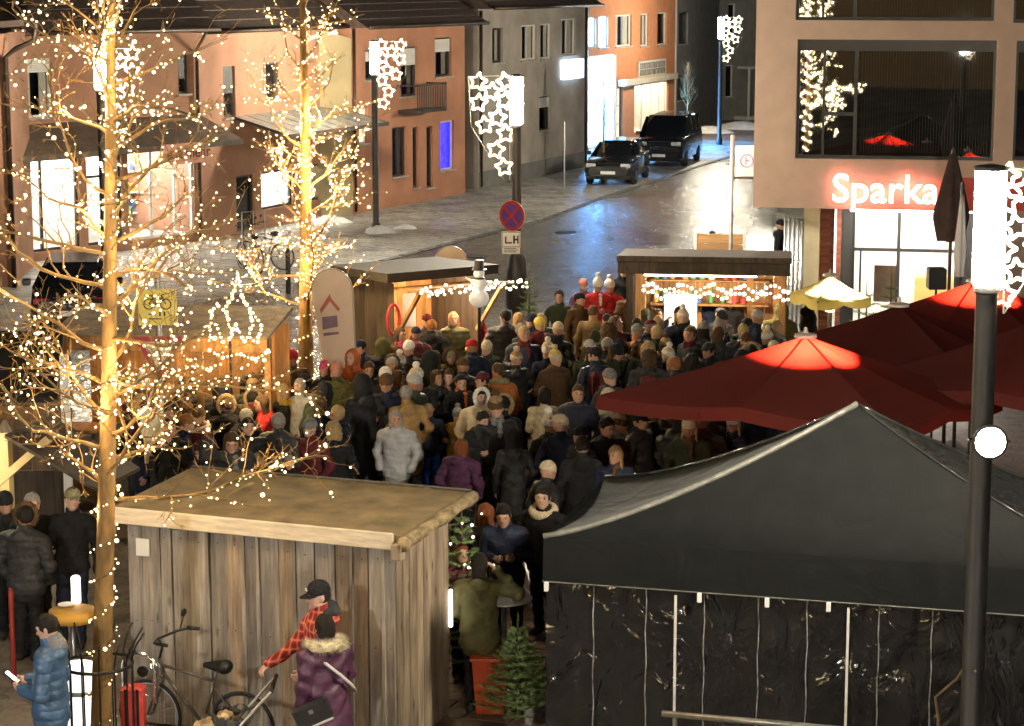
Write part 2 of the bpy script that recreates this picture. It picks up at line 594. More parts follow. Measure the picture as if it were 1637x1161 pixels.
def window(root, rc, frame=M_frame_w, pane=M_dark_glass, cols=2, rows=1, sill=True, dep=.14, fw=.06, shutter=0.0, curtain=False, lit=None):
    a, c, d, e = rc
    w = MB()
    w.span((a, dep - .05, c), (a + fw, dep + .02, e)); w.span((d - fw, dep - .05, c), (d, dep + .02, e))
    w.span((a + fw, dep - .05, c), (d - fw, dep + .02, c + fw)); w.span((a + fw, dep - .05, e - fw), (d - fw, dep + .02, e))
    for i in range(1, cols):
        x = a + (d - a) * i / cols
        w.span((x - fw * .4, dep - .045, c + fw), (x + fw * .4, dep + .015, e - fw))
    for j in range(1, rows):
        z = c + (e - c) * j / rows
        w.span((a + fw, dep - .04, z - fw * .35), (d - fw, dep + .01, z + fw * .35))
    o = w.build('window', frame, root)
    p = MB(); p.add([(a, dep, c), (d, dep, c), (d, dep, e), (a, dep, e)], [(0, 1, 2, 3)])
    p.build('pane', pane, o)
    if lit is not None:
        part('lit_room', o, lit, lambda b: b.add([(a - .1, dep + .1, c - .1), (d + .2, dep + .1, c - .1), (d + .2, dep + .1, e + .1), (a - .1, dep + .1, e + .1)], [(0, 1, 2, 3)]))
    elif pane is M_clear:
        part('room', o, M_dark_glass, lambda b: b.add([(a - .1, dep + .6, c - .1), (d + .1, dep + .6, c - .1), (d + .1, dep + .6, e + .1), (a - .1, dep + .6, e + .1)], [(0, 1, 2, 3)]))
    if curtain:
        def cur(b):
            n = 14
            for s0, s1 in ((a + fw, a + (d - a) * .38), (d - (d - a) * .3, d - fw)):
                vs = []
                for i in range(n + 1):
                    x = s0 + (s1 - s0) * i / n
                    yy = dep + .08 + .02 * math.sin(i * 2.1)
                    vs += [(x, yy, c), (x, yy, e)]
                b.add(vs, [(2 * i, 2 * i + 2, 2 * i + 3, 2 * i + 1) for i in range(n)])
        part('curtain', o, M_curtain, cur)
    if sill:
        part('sill', o, M_sill, lambda b: b.bevelbox((a - .06, -.07, c - .06), (d + .06, dep - .06, c - .002), .01))
    if shutter > 0:
        ns = max(2, int((e - c) * shutter / .06))
        def sh(b):
            for i in range(ns):
                z = e - fw - i * .06
                b.span((a + fw, dep - .09, z - .055), (d - fw, dep - .06, z))
        part('roller_shutter', o, M_frame_w if shutter < .5 else M_frame_d, sh)
    return o

def building(name, label, A, B, H, depth, wm, holes, side_l=True, side_r=True):
    A = Vector(A); B = Vector(B)
    ang = math.atan2(B.y - A.y, B.x - A.x)
    W = (B - A).length
    root = empty(name, (A.x, A.y, 0), ang, label, 'building')
    root['w'] = W
    return root, W

def finish_wall(root, W, H, depth, wm, holes, dep=.2):
    def f(b):
        holed_wall(b, 0, W, 0, H, holes, dep)
        b.add([(0, 0, 0), (0, depth, 0), (0, depth, H), (0, 0, H)], [(0, 3, 2, 1)][::-1])
        b.add([(W, 0, 0), (W, depth, 0), (W, depth, H), (W, 0, H)], [(0, 1, 2, 3)])
        b.add([(0, depth, 0), (W, depth, 0), (W, depth, H), (0, depth, H)], [(3, 2, 1, 0)])
        b.add([(0, 0, H), (W, 0, H), (W, depth, H), (0, depth, H)], [(0, 1, 2, 3)])
    return part('wall', root, wm, f)

def tiled_roof(root, W, H, depth, rise, over=.55, m=None, ends=(.3, .3)):
    def f(b):
        x0, x1 = -ends[0], W + ends[1]
        y0 = -over; ym = depth / 2
        sl = rise / ym
        z0 = H - over * sl * 0 - .02
        n = max(4, int((ym - y0) / .33))
        # courses of tiles, each row stepping over the one below
        for i in range(n):
            ya = y0 + (ym - y0) * i / n; yb = y0 + (ym - y0) * (i + 1) / n + .03
            za = z0 + (ya - y0) * sl + .05; zb = z0 + (yb - y0) * sl + .02
            b.add([(x0, ya, za), (x1, ya, za), (x1, yb, zb), (x0, yb, zb), (x0, ya, za - .05), (x1, ya, za - .05)], [(0, 1, 2, 3), (4, 5, 1, 0)])
        zt = z0 + (ym - y0) * sl
        b.add([(x0, ym, zt), (x1, ym, zt), (x1, depth + over, z0), (x0, depth + over, z0)], [(0, 1, 2, 3)])
        for x in (x0, x1):
            b.add([(x, y0, z0), (x, ym, zt), (x, depth + over, z0)], [(0, 1, 2)])
        b.add([(x0, y0, z0), (x1, y0, z0), (x1, .0, z0 - .01), (x0, .0, z0 - .01)], [(0, 1, 2, 3)])
    rf = part('roof', root, m, f)
    def g(b):
        b.tube([(-ends[0], -over - .06, H + .0), (W + ends[1], -over - .06, H - .03)], .065, 8)
    part('gutter', rf, M_copper, g, True)
    return rf

M_copper = mat('dark_copper_gutter', (.06, .04, .03), .5, .3, 5, metal=.6)
M_roof = mat('dark_roof_tiles', (.07, .045, .035), .75, .35, 7, .5, 25)
W_salmon = mat('salmon_render', (.34, .175, .11), .9, .22, .9, .25, 90)
W_pink = mat('pink_orange_render', (.40, .185, .11), .9, .2, .9, .25, 90)
W_cream = mat('cream_render', (.34, .27, .15), .9, .2, .9, .25, 90)
W_grey = mat('grey_beige_render', (.33, .29, .25), .9, .25, .8, .3, 70)
W_orange = mat('orange_render', (.50, .20, .085), .9, .10, 3, .25, 90)
W_dgrey = mat('dark_grey_render', (.17, .165, .16), .9, .15, 2, .3, 70)
W_green = mat('grey_green_render', (.22, .22, .19), .9, .15, 2, .3, 70)
W_bank = mat('taupe_render', (.60, .445, .36), .9, .08, 3, .2, 120)
M_white_in = mat('white_interior', (.75, .74, .70), .8, .05)
M_shop_floor = mat('shop_floor', (.35, .30, .25), .4, .1)
E_shop = mat('shop_ceiling_light', (1, 1, 1), .5, 0, emit=(1, .96, .88), es=20)
E_bank = mat('bank_ceiling_light', (1, 1, 1), .5, 0, emit=(1, .95, .84), es=16)
E_blue = mat('blue_white_shop_light', (1, 1, 1), .5, 0, emit=(.10, .38, 1.0), es=480)
E_warm_room = mat('warm_lit_room', (.8, .7, .5), .8, .3, 3, emit=(1, .8, .5), es=1.1)
DISP = [mat('goods_%s' % k, c, .6, .2) for k, c in dict(red=(.5, .06, .05), blue=(.08, .15, .4), cream=(.7, .62, .45), green=(.1, .3, .12), black=(.03, .03, .03), ochre=(.6, .35, .06)).items()]

def shop_room(root, rc, dep=2.6, light=E_shop, seed=1, goods=True, n_l=3):
    a, c, d, e = rc
    o = part('shop_interior', root, [M_white_in, M_shop_floor], lambda b: (
        b.add([(a - .3, dep, c), (d + .3, dep, c), (d + .3, dep, e + .15), (a - .3, dep, e + .15)], [(0, 1, 2, 3)]),
        b.add([(a - .3, .18, c), (a - .3, dep, c), (a - .3, dep, e + .15), (a - .3, .18, e + .15)], [(0, 1, 2, 3)]),
        b.add([(d + .3, .18, c), (d + .3, dep, c), (d + .3, dep, e + .15), (d + .3, .18, e + .15)], [(3, 2, 1, 0)]),
        b.add([(a - .3, .18, e + .15), (d + .3, .18, e + .15), (d + .3, dep, e + .15), (a - .3, dep, e + .15)], [(0, 1, 2, 3)]),
        b.add([(a - .3, .18, c), (d + .3, .18, c), (d + .3, dep, c), (a - .3, dep, c)], [(0, 1, 2, 3)], 1)))
    for k in range(n_l):
        y = .5 + (dep - .8) * k / max(1, n_l - 1)
        part('ceiling_light', o, light, lambda b: b.span((a, y - .15, e + .10), (d, y + .15, e + .13)))
    if goods:
        rg = random.Random(seed)
        def sh(b):
            for lv in range(3):
                z = c + .45 + lv * .6
                b.span((a + .1, dep - .55, z), (d - .1, dep - .1, z + .04))
        part('shelf', o, M_white_in, sh)
        for lv in range(3):
            x = a + .2
            while x < d - .3:
                w = rg.uniform(.12, .3); hh = rg.uniform(.15, .42)
                if rg.random() < .75:
                    part('merchandise', o, rg.choice(DISP), lambda b: b.bevelbox((x, dep - .5, c + .492 + lv * .6), (x + w, dep - .25, c + .49 + lv * .6 + hh), .02))
                x += w + rg.uniform(.03, .15)
    return o

def shop_front(root, rc, mull, frame=M_frame_d, light=E_shop, seed=1, transom=None, goods=True, fw=.07):
    a, c, d, e = rc
    o = window(root, rc, frame, M_clear, cols=1, sill=False, dep=.12, fw=fw, lit=None)
    # swap the dark backing for a lit room
    for ch in list(o.children):
        if ch.name.startswith('room'): bpy.data.objects.remove(ch)
    for x in mull:
        part('mullion', o, frame, lambda b: b.span((x - .035, .07, c + fw), (x + .035, .14, e - fw)))
    if transom:
        part('transom', o, frame, lambda b: b.span((a + fw, .075, transom - .035), (d - fw, .135, transom + .035)))
    shop_room(root, rc, light=light, seed=seed, goods=goods)
    return o

# ---- house 1: salmon house with dark canopy and shops (left)
h1, W1 = building('salmon_shop_house', 'salmon rendered house with dark canopy over bright shop windows behind the lit tree', (-14.4, 56.8), (-8.86, 63.7), 6.0, 8, W_salmon, [])
w_a = prect(h1, 38, 94, 84, 188); w_b = prect(h1, 285, 88, 302, 150)
s_a = prect(h1, 38, 285, 128, 424); s_b = prect(h1, 140, 278, 196, 412); s_c = prect(h1, 206, 278, 312, 392)
for s_ in (s_a, s_b, s_c):
    s_[1] = .25; s_[3] = 2.75
finish_wall(h1, W1, 6.0, 8, W_salmon, [w_a, w_b, s_a, s_b, s_c])
window(h1, w_a, M_frame_w, M_clear, 1, shutter=.22, curtain=True); window(h1, w_b, M_frame_d, M_dark_glass, 1, shutter=.6)
shop_front(h1, s_a, [s_a[0] + (s_a[2] - s_a[0]) * .35], M_frame_d, seed=3)
shop_front(h1, s_b, [s_b[0] + (s_b[2] - s_b[0]) * .5], M_frame_d, seed=4, transom=2.1)
shop_front(h1, s_c, [s_c[0] + (s_c[2] - s_c[0]) * .36, s_c[0] + (s_c[2] - s_c[0]) * .72], M_frame_w, seed=5)
tiled_roof(h1, W1, 6.0, 8, 3.2, .6, M_roof)
def canopy(b):
    # lean-to roof over the shops
    b.add([(-.2, 0, 3.62), (W1, 0, 3.62), (W1 + .3, -1.5, 2.95), (-.2, -1.5, 2.95), (-.2, -1.5, 2.80), (W1 + .3, -1.5, 2.80), (W1, 0, 3.3), (-.2, 0, 3.3)],
          [(0, 3, 2, 1), (3, 4, 5, 2), (4, 7, 6, 5), (2, 5, 6, 1), (0, 7, 4, 3)])
part('canopy', h1, mat('canopy_sheet', (.10, .075, .055), .6, .3, 4, .3, 20), canopy)
sg = plane_hit(h1, 203, 262); sg2 = plane_hit(h1, 258, 240)
sgn = part('shop_sign', h1, mat('pink_sign_board', (.62, .30, .24), .6, .08), lambda b: b.bevelbox((sg[0] - .1, -1.62, 2.42), (sg2[0] + .05, -1.56, 2.98), .01))
tl = text_mesh('e & mehr', .42, .008, .006)
tl.materials.append(mat('dark_red_lettering', (.12, .02, .02), .6, 0))
link('lettering', tl, sgn, (sg[0] - .02, -1.63, 2.58), (PI / 2, 0, 0))
def pipes1(b):
    b.tube([(W1 - .05, -.08, 0.1), (W1 - .05, -.08, 5.4), (W1 - .05, -.5, 5.9)], .05, 8)
part('downpipe', h1, M_copper, pipes1, True)
# gable corner and bent downpipe of the neighbouring house at the picture's left edge
hx = at_y(7, 100, 54.0)
nb = empty('neighbour_house', (hx.x - 3.2, 54.0, 0), R(4), 'salmon house corner with bent copper downpipe at the left edge', 'building')
part('wall', nb, W_salmon, lambda b: b.span((0, 0, 0), (3.12, 4, 6.1)))
part('downpipe', nb, M_copper, lambda b: b.tube([(3.2, -.06, 0), (3.2, -.06, 5.55), (3.45, -.1, 5.75), (3.9, -.2, 5.95), (3.97, -.25, 6.3), (3.6, -.35, 6.65)], .065, 8), True)
part('roof', nb, M_roof, lambda b: b.add([(-.4, -.6, 6.15), (3.75, -.6, 6.45), (3.75, 4, 8.4), (-.4, 4, 8.1), (-.4, -.6, 6.0), (3.75, -.6, 6.3)], [(0, 1, 2, 3), (4, 5, 1, 0)]))

# ---- house 2: salmon house set back with glass canopy
h2, W2 = building('set_back_house', 'set back salmon house with glazed canopy and lit shop behind the smaller tree', (-8.86, 63.72), (-5.62, 70.9), 5.9, 8, W_salmon, [])
w_a = prect(h2, 357, 106, 376, 188); w_b = prect(h2, 425, 100, 445, 160)
s_a = prect(h2, 418, 272, 468, 348); s_b = prect(h2, 486, 262, 526, 334); s_d = prect(h2, 378, 280, 408, 378)
w_up = prect(h2, 498, 50, 526, 190)
s_a[1] = .55; s_b[1] = .55; s_d[1] = .05
finish_wall(h2, W2, 5.9, 8, W_salmon, [w_a, w_b, s_a, s_b, s_d])
window(h2, w_a, M_frame_d, M_dark_glass, 1, shutter=.5); window(h2, w_b, M_frame_d, M_dark_glass, 1)
window(h2, s_d, M_frame_d, M_dark_glass, 1, sill=False)
shop_front(h2, s_a, [], M_frame_d, seed=6); shop_front(h2, s_b, [], M_frame_d, seed=7)
tiled_roof(h2, W2, 5.9, 8, 3.2, .5, M_roof)
gc0 = plane_hit(h2, 372, 220)[0]
gcan = empty('glass_canopy'); gcan.parent = h2
fr = part('canopy_frame', h2, M_frame_d, lambda b: ([b.bar((gc0 + .05 + (W2 - gc0) * i / 9, 0, 3.4), (gc0 + .05 + (W2 - gc0) * i / 9, -1.9, 2.9), .05, .07) for i in range(10)],
        b.bar((gc0, -1.9, 2.9), (W2 + .1, -1.9, 2.9), .06, .12)))
bpy.data.objects.remove(gcan)
for i in range(9):
    xa = gc0 + .05 + (W2 - gc0) * i / 9 + .03; xb = gc0 + .05 + (W2 - gc0) * (i + 1) / 9 - .03
    part('pane', fr, mat('canopy_glass', (.25, .27, .25), .2, .2, 3), lambda b: b.add([(xa, 0, 3.43), (xb, 0, 3.43), (xb, -1.9, 2.93), (xa, -1.9, 2.93)], [(0, 1, 2, 3)]))

# ---- house 3: pink house with balcony and cream gable end
h3, W3 = building('pink_house', 'pink orange house with balcony and blue lit window behind a street lamp', (-5.0, 70.7), (-1.62, 77.7), 5.85, 9, W_pink, [])
w3 = [prect(h3, 584, 80, 602, 128), prect(h3, 695, 60, 722, 122), prect(h3, 627, 203, 650, 282), prect(h3, 660, 203, 669, 300), prect(h3, 682, 202, 692, 300),
      prect(h3, 704, 193, 726, 272), prect(h3, 640, 75, 667, 138), prect(h3, 574, 172, 588, 230)]
w3[6][1] = w3[1][1] - .55
finish_wall(h3, W3, 5.85, 9, W_pink, w3)
E_bluewin = mat('blue_lit_window', (.1, .1, .5), .5, .5, 6, emit=(.03, .02, 1.0), es=.9)
for i, r_ in enumerate(w3):
    if i == 5: window(h3, r_, M_frame_w, M_clear, 1, lit=E_bluewin)
    elif i == 7: window(h3, r_, M_frame_w, M_clear, 1, lit=E_warm_room)
    else: window(h3, r_, M_frame_d, M_clear if i in (1, 2, 6) else M_dark_glass, 2 if i == 2 else 1, shutter=.35 if i in (0, 1, 6) else 0, curtain=i in (1, 2, 6))
tiled_roof(h3, W3, 5.85, 9, 3.0, .6, M_roof, (.0, .5))
b0 = plane_hit(h3, 636, 150); b1 = plane_hit(h3, 682, 150)
bal = part('balcony', h3, M_frame_d, lambda b: b.span((b0[0], -.75, 3.02), (b1[0], 0, 3.12)))
part('railing', bal, M_frame_d, lambda b: ([b.span((b0[0] + (b1[0] - b0[0]) * i / 16 - .012, -.74, 3.12), (b0[0] + (b1[0] - b0[0]) * i / 16 + .012, -.71, 3.9)) for i in range(17)],
        b.span((b0[0], -.76, 3.9), (b1[0], -.69, 3.96)), b.span((b0[0] - .02, -.74, 3.88), (b0[0] + .03, 0, 3.94)), b.span((b1[0] - .03, -.74, 3.88), (b1[0] + .02, 0, 3.94))))
def cream(b):
    # gable end facing the square
    b.add([(-.02, -.001, 0), (-.70, .42, 0), (-.70, .42, 5.75), (-.02, -.001, 5.5), (-3, 2.6, 0), (-3, 2.6, 5.8)], [(0, 3, 2, 1), (1, 2, 5, 4)])
part('gable_wall', h3, W_cream, cream)
part('downpipe', h3, M_copper, lambda b: b.tube([(.06, -.07, .1), (.06, -.07, 5.8)], .05, 8), True)
part('street_sign', h3, M_frame_w, lambda b: b.span((W3 * .12, -.05, 2.6), (W3 * .17, -.02, 2.9)))

# ---- house 4: grey house
h4, W4 = building('grey_house', 'tall grey beige house with white framed upper windows beside the parked cars', (-1.17, 79.0), (2.87, 88.4), 6.3, 9, W_grey, [])
w4 = [prect(h4, 787, 45, 804, 100), prect(h4, 833, 40, 858, 96), prect(h4, 864, 38, 882, 94), prect(h4, 862, 154, 880, 208), prect(h4, 897, 30, 921, 88), prect(h4, 836, 112, 862, 118)]
w4 = w4[:5]
door4 = prect(h4, 899, 170, 906, 240)
finish_wall(h4, W4, 6.3, 9, W_grey, w4)
for i, r_ in enumerate(w4):
    window(h4, r_, M_frame_w if i in (1, 2, 4) else M_frame_d, M_clear, 2 if i in (1, 4) else 1, curtain=i != 3, shutter=.3 if i == 3 else 0)
tiled_roof(h4, W4, 6.3, 9, 3.0, .7, M_roof, (.3, -.1))
bs = prect(h4, 895, 95, 925, 126)
part('light_box_sign', h4, mat('blue_white_light_box', (.6, .75, 1), .4, .2, 5, emit=(.55, .75, 1), es=1.6), lambda b: b.bevelbox((bs[0], -.22, bs[1]), (bs[2], -.03, bs[3]), .02))
part('downpipe', h4, M_copper, lambda b: b.tube([(W4 - .12, -.07, .1), (W4 - .12, -.07, 6.2)], .055, 8), True)
part('corner_pipe', h4, M_copper, lambda b: b.tube([(.1, -.07, .1), (.1, -.07, 6.2)], .05, 8), True)
part('plinth', h4, W_dgrey, lambda b: b.span((.02, -.05, 0), (W4 - .02, -.003, .6)))

# ---- house 5: orange house with the blue-white shop
h5, W5 = building('orange_house', 'orange house with glaring blue white shop entrance and lit shopfront', (3.25, 96.4), (7.78, 107.9), 9.5, 9, W_orange, [])
w5 = [prect(h5, 938, 28, 953, 75), prect(h5, 957, 26, 972, 76), prect(h5, 984, 24, 1010, 74), prect(h5, 1024, 22, 1037, 74), prect(h5, 1051, 20, 1066, 72)]
blue_shop = prect(h5, 937, 88, 984, 238); blue_shop[1] = .1
front5 = prect(h5, 1014, 132, 1068, 222); front5[1] = .3
door5 = prect(h5, 986, 140, 996, 228); door5[1] = .05
finish_wall(h5, W5, 9.5, 9, W_orange, w5 + [blue_shop, front5, door5])
for i, r_ in enumerate(w5):
    window(h5, r_, M_frame_w, M_clear, 2 if i == 2 else 1, curtain=i >= 2, lit=mat('blue_room', (.3, .6, .9), .6, .5, 3, emit=(.10, .42, 1.0), es=30) if i < 2 else None)
shop_front(h5, blue_shop, [], M_frame_w, light=E_blue, seed=8, goods=False)
ww = front5[2] - front5[0]
shop_front(h5, front5, [front5[0] + ww * k / 4 for k in (1, 2, 3)], M_frame_w, light=mat('amber_shop_light', (1, 1, 1), .5, 0, emit=(1, .85, .6), es=9), seed=9)
window(h5, door5, M_frame_d, M_clear, 1, 3, sill=False, lit=E_warm_room)
sg5 = prect(h5, 1018, 96, 1061, 122)
s5 = part('shop_sign', h5, mat('cream_sign_board', (.6, .56, .48), .6, .1), lambda b: b.bevelbox((sg5[0], -.12, sg5[1]), (sg5[2], -.03, sg5[3]), .02))
def sgl(b):
    rg = random.Random(3)
    for row in range(2):
        x = sg5[0] + .15
        while x < sg5[2] - .2:
            w = rg.uniform(.08, .2); zc = sg5[1] + (sg5[3] - sg5[1]) * (.3 + .4 * row)
            b.span((x, -.135, zc - .14), (x + .035, -.12, zc + .14)); b.span((x + .035, -.134, zc + .08), (x + w, -.121, zc + .12)); b.span((x + w - .03, -.1345, zc - .14), (x + w, -.1215, zc + .08))
            x += w + .1
part('lettering', s5, M_frame_d, sgl)
part('fascia', h5, mat('pale_fascia', (.5, .42, .3), .7, .1), lambda b: b.bevelbox((front5[0] - 2.4, -.4, front5[3] + .05), (front5[2] + .25, -.02, front5[3] + .33), .02))
part('corner_trim', h5, M_frame_w, lambda b: b.span((W5 - .12, -.03, 0), (W5 + .01, -.003, 9.4)))
# ---- houses 6 and 7 up the street
h6, W6 = building('dark_grey_house', 'dark grey house between orange house and far lamp', (7.85, 108.0), (11.2, 118.0), 10, 8, W_dgrey, [])
w6 = [prect(h6, 1085, 20, 1100, 70), prect(h6, 1083, 120, 1096, 160)]
finish_wall(h6, W6, 10, 8, W_dgrey, w6)
for r_ in w6: window(h6, r_, M_frame_d, M_dark_glass, 1)
h7, W7 = building('grey_green_house', 'grey green house at the bend behind the farthest street lamp', (10.6, 116.0), (17.5, 121.0), 11, 8, W_green, [])
w7 = [prect(h7, 1134, 106, 1147, 158), prect(h7, 1160, 104, 1172, 156), prect(h7, 1134, 8, 1147, 56), prect(h7, 1164, 6, 1176, 54), prect(h7, 1126, 172, 1146, 212)]
finish_wall(h7, W7, 11, 8, W_green, w7)
for i, r_ in enumerate(w7): window(h7, r_, M_frame_w, M_clear if i == 0 else M_dark_glass, 1 if i < 4 else 2, lit=E_warm_room if i == 0 else None)
hd = plane_hit(h7, 1180, 186)
part('entrance_porch', h7, M_frame_w, lambda b: (b.span((hd[0] - .1, -.9, 0), (hd[0] + .0, -.8, 2.6)), b.span((hd[0] - .1, -.9, 2.6), (hd[0] + 1.2, 0, 2.72)), b.span((hd[0] - .3, -1.0, 0), (hd[0] + 1.4, 0, .18))))

# ---- the bank
bk_ang = R(-11)
h8 = empty('bank_building', (4.72, 44.0, 0), bk_ang, 'modern taupe bank building with big dark windows and red lit lettering', 'building')
UB = 3.02; HB = 9.4; WB = 9.0
g1 = prect(h8, 1273, 64, 1591, 256); g2 = prect(h8, 1273, -80, 1591, 33); g3 = prect(h8, 1622, 66, 1800, 258); g4 = prect(h8, 1622, -80, 1800, 37)
def bankwall(b):
    holed_wall(b, 0, WB, UB, HB, [g1, g2, g3, g4], .28)
    b.add([(0, 0, UB), (WB, 0, UB), (WB, 9, UB), (0, 9, UB)], [(3, 2, 1, 0)])
    b.add([(0, 0, UB), (0, 9, UB), (0, 9, HB), (0, 0, HB)], [(0, 3, 2, 1)])
    b.add([(0, 0, HB), (WB, 0, HB), (WB, 9, HB), (0, 9, HB)], [(0, 1, 2, 3)])
part('wall', h8, W_bank, bankwall)
M_mirror = mat('mirror_glass', (.02, .021, .023), .015, 0, spec=1.0, coat=.0)
nodes_of(M_mirror)[1].inputs['IOR'].default_value = 1.65
for r_ in (g1, g2, g3, g4):
    a, c, d, e = r_
    o = part('window', h8, M_frame_d, lambda b: (b.span((a, .18, c), (a + .05, .3, e)), b.span((d - .05, .18, c), (d, .3, e)), b.span((a + .05, .18, c), (d - .05, .3, c + .06)), b.span((a + .05, .18, e - .22), (d - .05, .3, e)),
        b.span((a + (d - a) * .29, .2, c + .06), (a + (d - a) * .29 + .07, .28, e - .22)), b.span((a + (d - a) * .13, .205, c + .06), (a + (d - a) * .13 + .05, .275, e - .22)),
        b.span((a + (d - a) * .13 + .05, .21, c + (e - c) * .36), (a + (d - a) * .29, .27, c + (e - c) * .36 + .07))))
    part('pane', o, M_mirror, lambda b: b.add([(a + .05, .25, c + .06), (d - .05, .25, c + .06), (d - .05, .25, e - .22), (a + .05, .25, e - .22)], [(0, 1, 2, 3)]))
    # vertical blinds close behind the glass, thin pale edges showing in front
    def bl(b):
        n = 46
        for i in range(n):
            x = a + (d - a) * (.33 + .65 * i / n)
            b.span((x, .243, c + (e - c) * .03 + .06), (x + .005, .2445, e - .24))
    part('vertical_blinds', o, mat('blind_edge', (.075, .07, .06), .7, .6, 1.5, stretch=(1, 1, .6)), bl)
# ground floor: pillars, brick panel, lit glass
def gf(px0, px1, y=1.2):
    a = h8.rotation_euler[2]
    def s(px):
        r = ray(px, 380); n = Vector((-math.sin(a), math.cos(a), 0)); p0 = Vector((4.72, 44.0, 0)) + n * y
        t = p0.dot(n) / r.dot(n); w = r * t - p0
        return w.x * math.cos(a) + w.y * math.sin(a)
    return s(px0), s(px1)
x0, x1 = gf(1284, 1310, .9)
part('cream_pillar', h8, mat('cream_panel', (.75, .66, .45), .7, .05), lambda b: b.span((x0, .9, 0), (x1, 1.4, UB)))
x0, x1 = gf(1310, 1346, 1.2)
bp_ = part('brick_panel', h8, mat('mortar', (.25, .2, .17), .9, .2), lambda b: b.span((x0, 1.22, 0), (x1, 1.5, UB)))
bm = [mat('red_brick_a', (.42, .12, .07), .8, .2), mat('red_brick_b', (.34, .09, .05), .8, .2)]
bme = []
for m_ in bm:
    q = MB(); q.bevelbox((0, 0, 0), (.205, .03, .075), .006); bme.append(q.mesh('brick', m_))
for r_ in range(int(UB / .09)):
    for k in range(2):
        link('brick', bme[(r_ + k) % 2], bp_, (x0 + k * .215 + (.01 if r_ % 2 else 0), 1.2, r_ * .09 + .008))
x0, x1 = gf(1346, 1362, 1.2)
part('dark_pier', h8, M_frame_d, lambda b: b.span((x0 + .01, 1.18, 0), (x1, 1.5, UB)))
xa, xb = gf(1362, 1527, 1.3); xm = gf(1437, 1437, 1.3)[0]
gl = part('glazing_frame', h8, M_frame_d, lambda b: (b.span((xa, 1.27, 0), (xa + .06, 1.37, UB)), b.span((xm - .035, 1.27, 0), (xm + .035, 1.37, UB)), b.span((xb, 1.27, 0), (xb + .4, 1.37, UB)),
      b.span((xa + .06, 1.28, 2.05), (xm - .035, 1.36, 2.12)), b.span((xm + .035, 1.28, 2.05), (xb, 1.36, 2.12)), b.span((xa + .16, 1.285, 0), (xa + .2, 1.355, 2.05))))
part('pane', gl, M_clear, lambda b: b.add([(xa, 1.32, 0), (xm, 1.32, 0), (xm, 1.32, UB), (xa, 1.32, UB)], [(0, 1, 2, 3)]))
part('pane', gl, M_clear, lambda b: b.add([(xm, 1.32, 0), (xb, 1.32, 0), (xb, 1.32, UB), (xm, 1.32, UB)], [(0, 1, 2, 3)]))
shop = shop_room(h8, [xa, 0.02, xb + .3, UB - .17], 5.0, E_bank, 12, False, 4)
part('poster', h8, mat('portrait_poster', (.75, .5, .38), .6, .5, 2.5), lambda b: b.bevelbox((xa + .45, 1.5, 1.0), (xa + .95, 1.54, 1.75), .01))
part('counter', h8, mat('ochre_counter', (.6, .38, .12), .5, .1), lambda b: b.bevelbox((xm + .3, 4.0, .1), (xb, 4.6, 1.2), .02))
part('back_wall', h8, W_bank, lambda b: b.span((xb + .4, 1.25, 0), (WB, 1.6, UB)))
x0, x1 = gf(1256, 1284, .9)
def railg(b):
    for i in range(5):
        x = x0 + (x1 - x0) * i / 4
        b.tube([(x, .7, 0), (x, .7, 2.75)], .025, 6)
    for z in (.6, 1.9, 2.7): b.tube([(x0, .7, z), (x1, .7, z)], .016, 6)
part('grey_pipe_rack', h8, mat('galvanised_steel', (.42, .44, .46), .4, .1, metal=.7), railg, True)
# lettering with a red halo
tx = plane_hit(h8, 1331, 322)[0]; tx2 = plane_hit(h8, 1501, 322)[0]
tm = text_mesh('Sparka', 1.0, .03, .010)
xs_ = [v.co.x for v in tm.vertices]
k_ = (tx2 - tx) / (max(xs_) - min(xs_))
zb_ = plane_hit(h8, 1400, 323)[1]
for v in tm.vertices:
    v.co.x = (v.co.x - min(xs_)) * k_; v.co.y *= k_ * 1.02; v.co.z *= 1.0
tm.materials.append(mat('white_lit_letter', (1, 1, 1), .5, 0, emit=(1, .93, .88), es=1.2))
let = link('lettering', tm, h8, (tx, -.10, zb_), (PI / 2, 0, 0))
tm2 = text_mesh('Sparka', 1.0, .012, .014)
for v in tm2.vertices:
    v.co.x = (v.co.x - min(xs_)) * k_; v.co.y *= k_ * 1.02
tm2.materials.append(mat('red_letter_halo', (1, .1, .05), .5, 0, emit=(1, .05, .02), es=6))
link('letter_halo', tm2, let, (0, 0, -.055))
# plain red panel behind parasols, at the right of the lettering
part('red_band', h8, mat('red_sign_band', (.6, .05, .03), .5, .05), lambda b: b.bevelbox((tx2 + .08, -.06, zb_ - .12), (WB - .1, -.005, zb_ + .5), .01))

# timber clad kiosk wall between sign pole and bank
kx = at_z(1172, 405, 0)
kk = empty('timber_screen', (3.92, 47.6, 0), bk_ang, 'low timber clad screen of orange planks beside the bank', 'screen')
pl_m = [mat('orange_plank_a', (.36, .20, .08), .6, .3, 6, stretch=(.3, 1, 5)), mat('orange_plank_b', (.28, .15, .06), .6, .3, 6, stretch=(.3, 1, 5))]  # planks coloured orange brown in two tones
for i in range(9):
    part('plank', kk, pl_m[i % 2], lambda b: b.bevelbox((0, 0, .2 + i * .21), (.98, .05, .4 + i * .21), .01))
for x in (-.05, .99): part('post', kk, M_frame_w, lambda b: b.span((x, -.02, 0), (x + .06, .06, 2.2)))
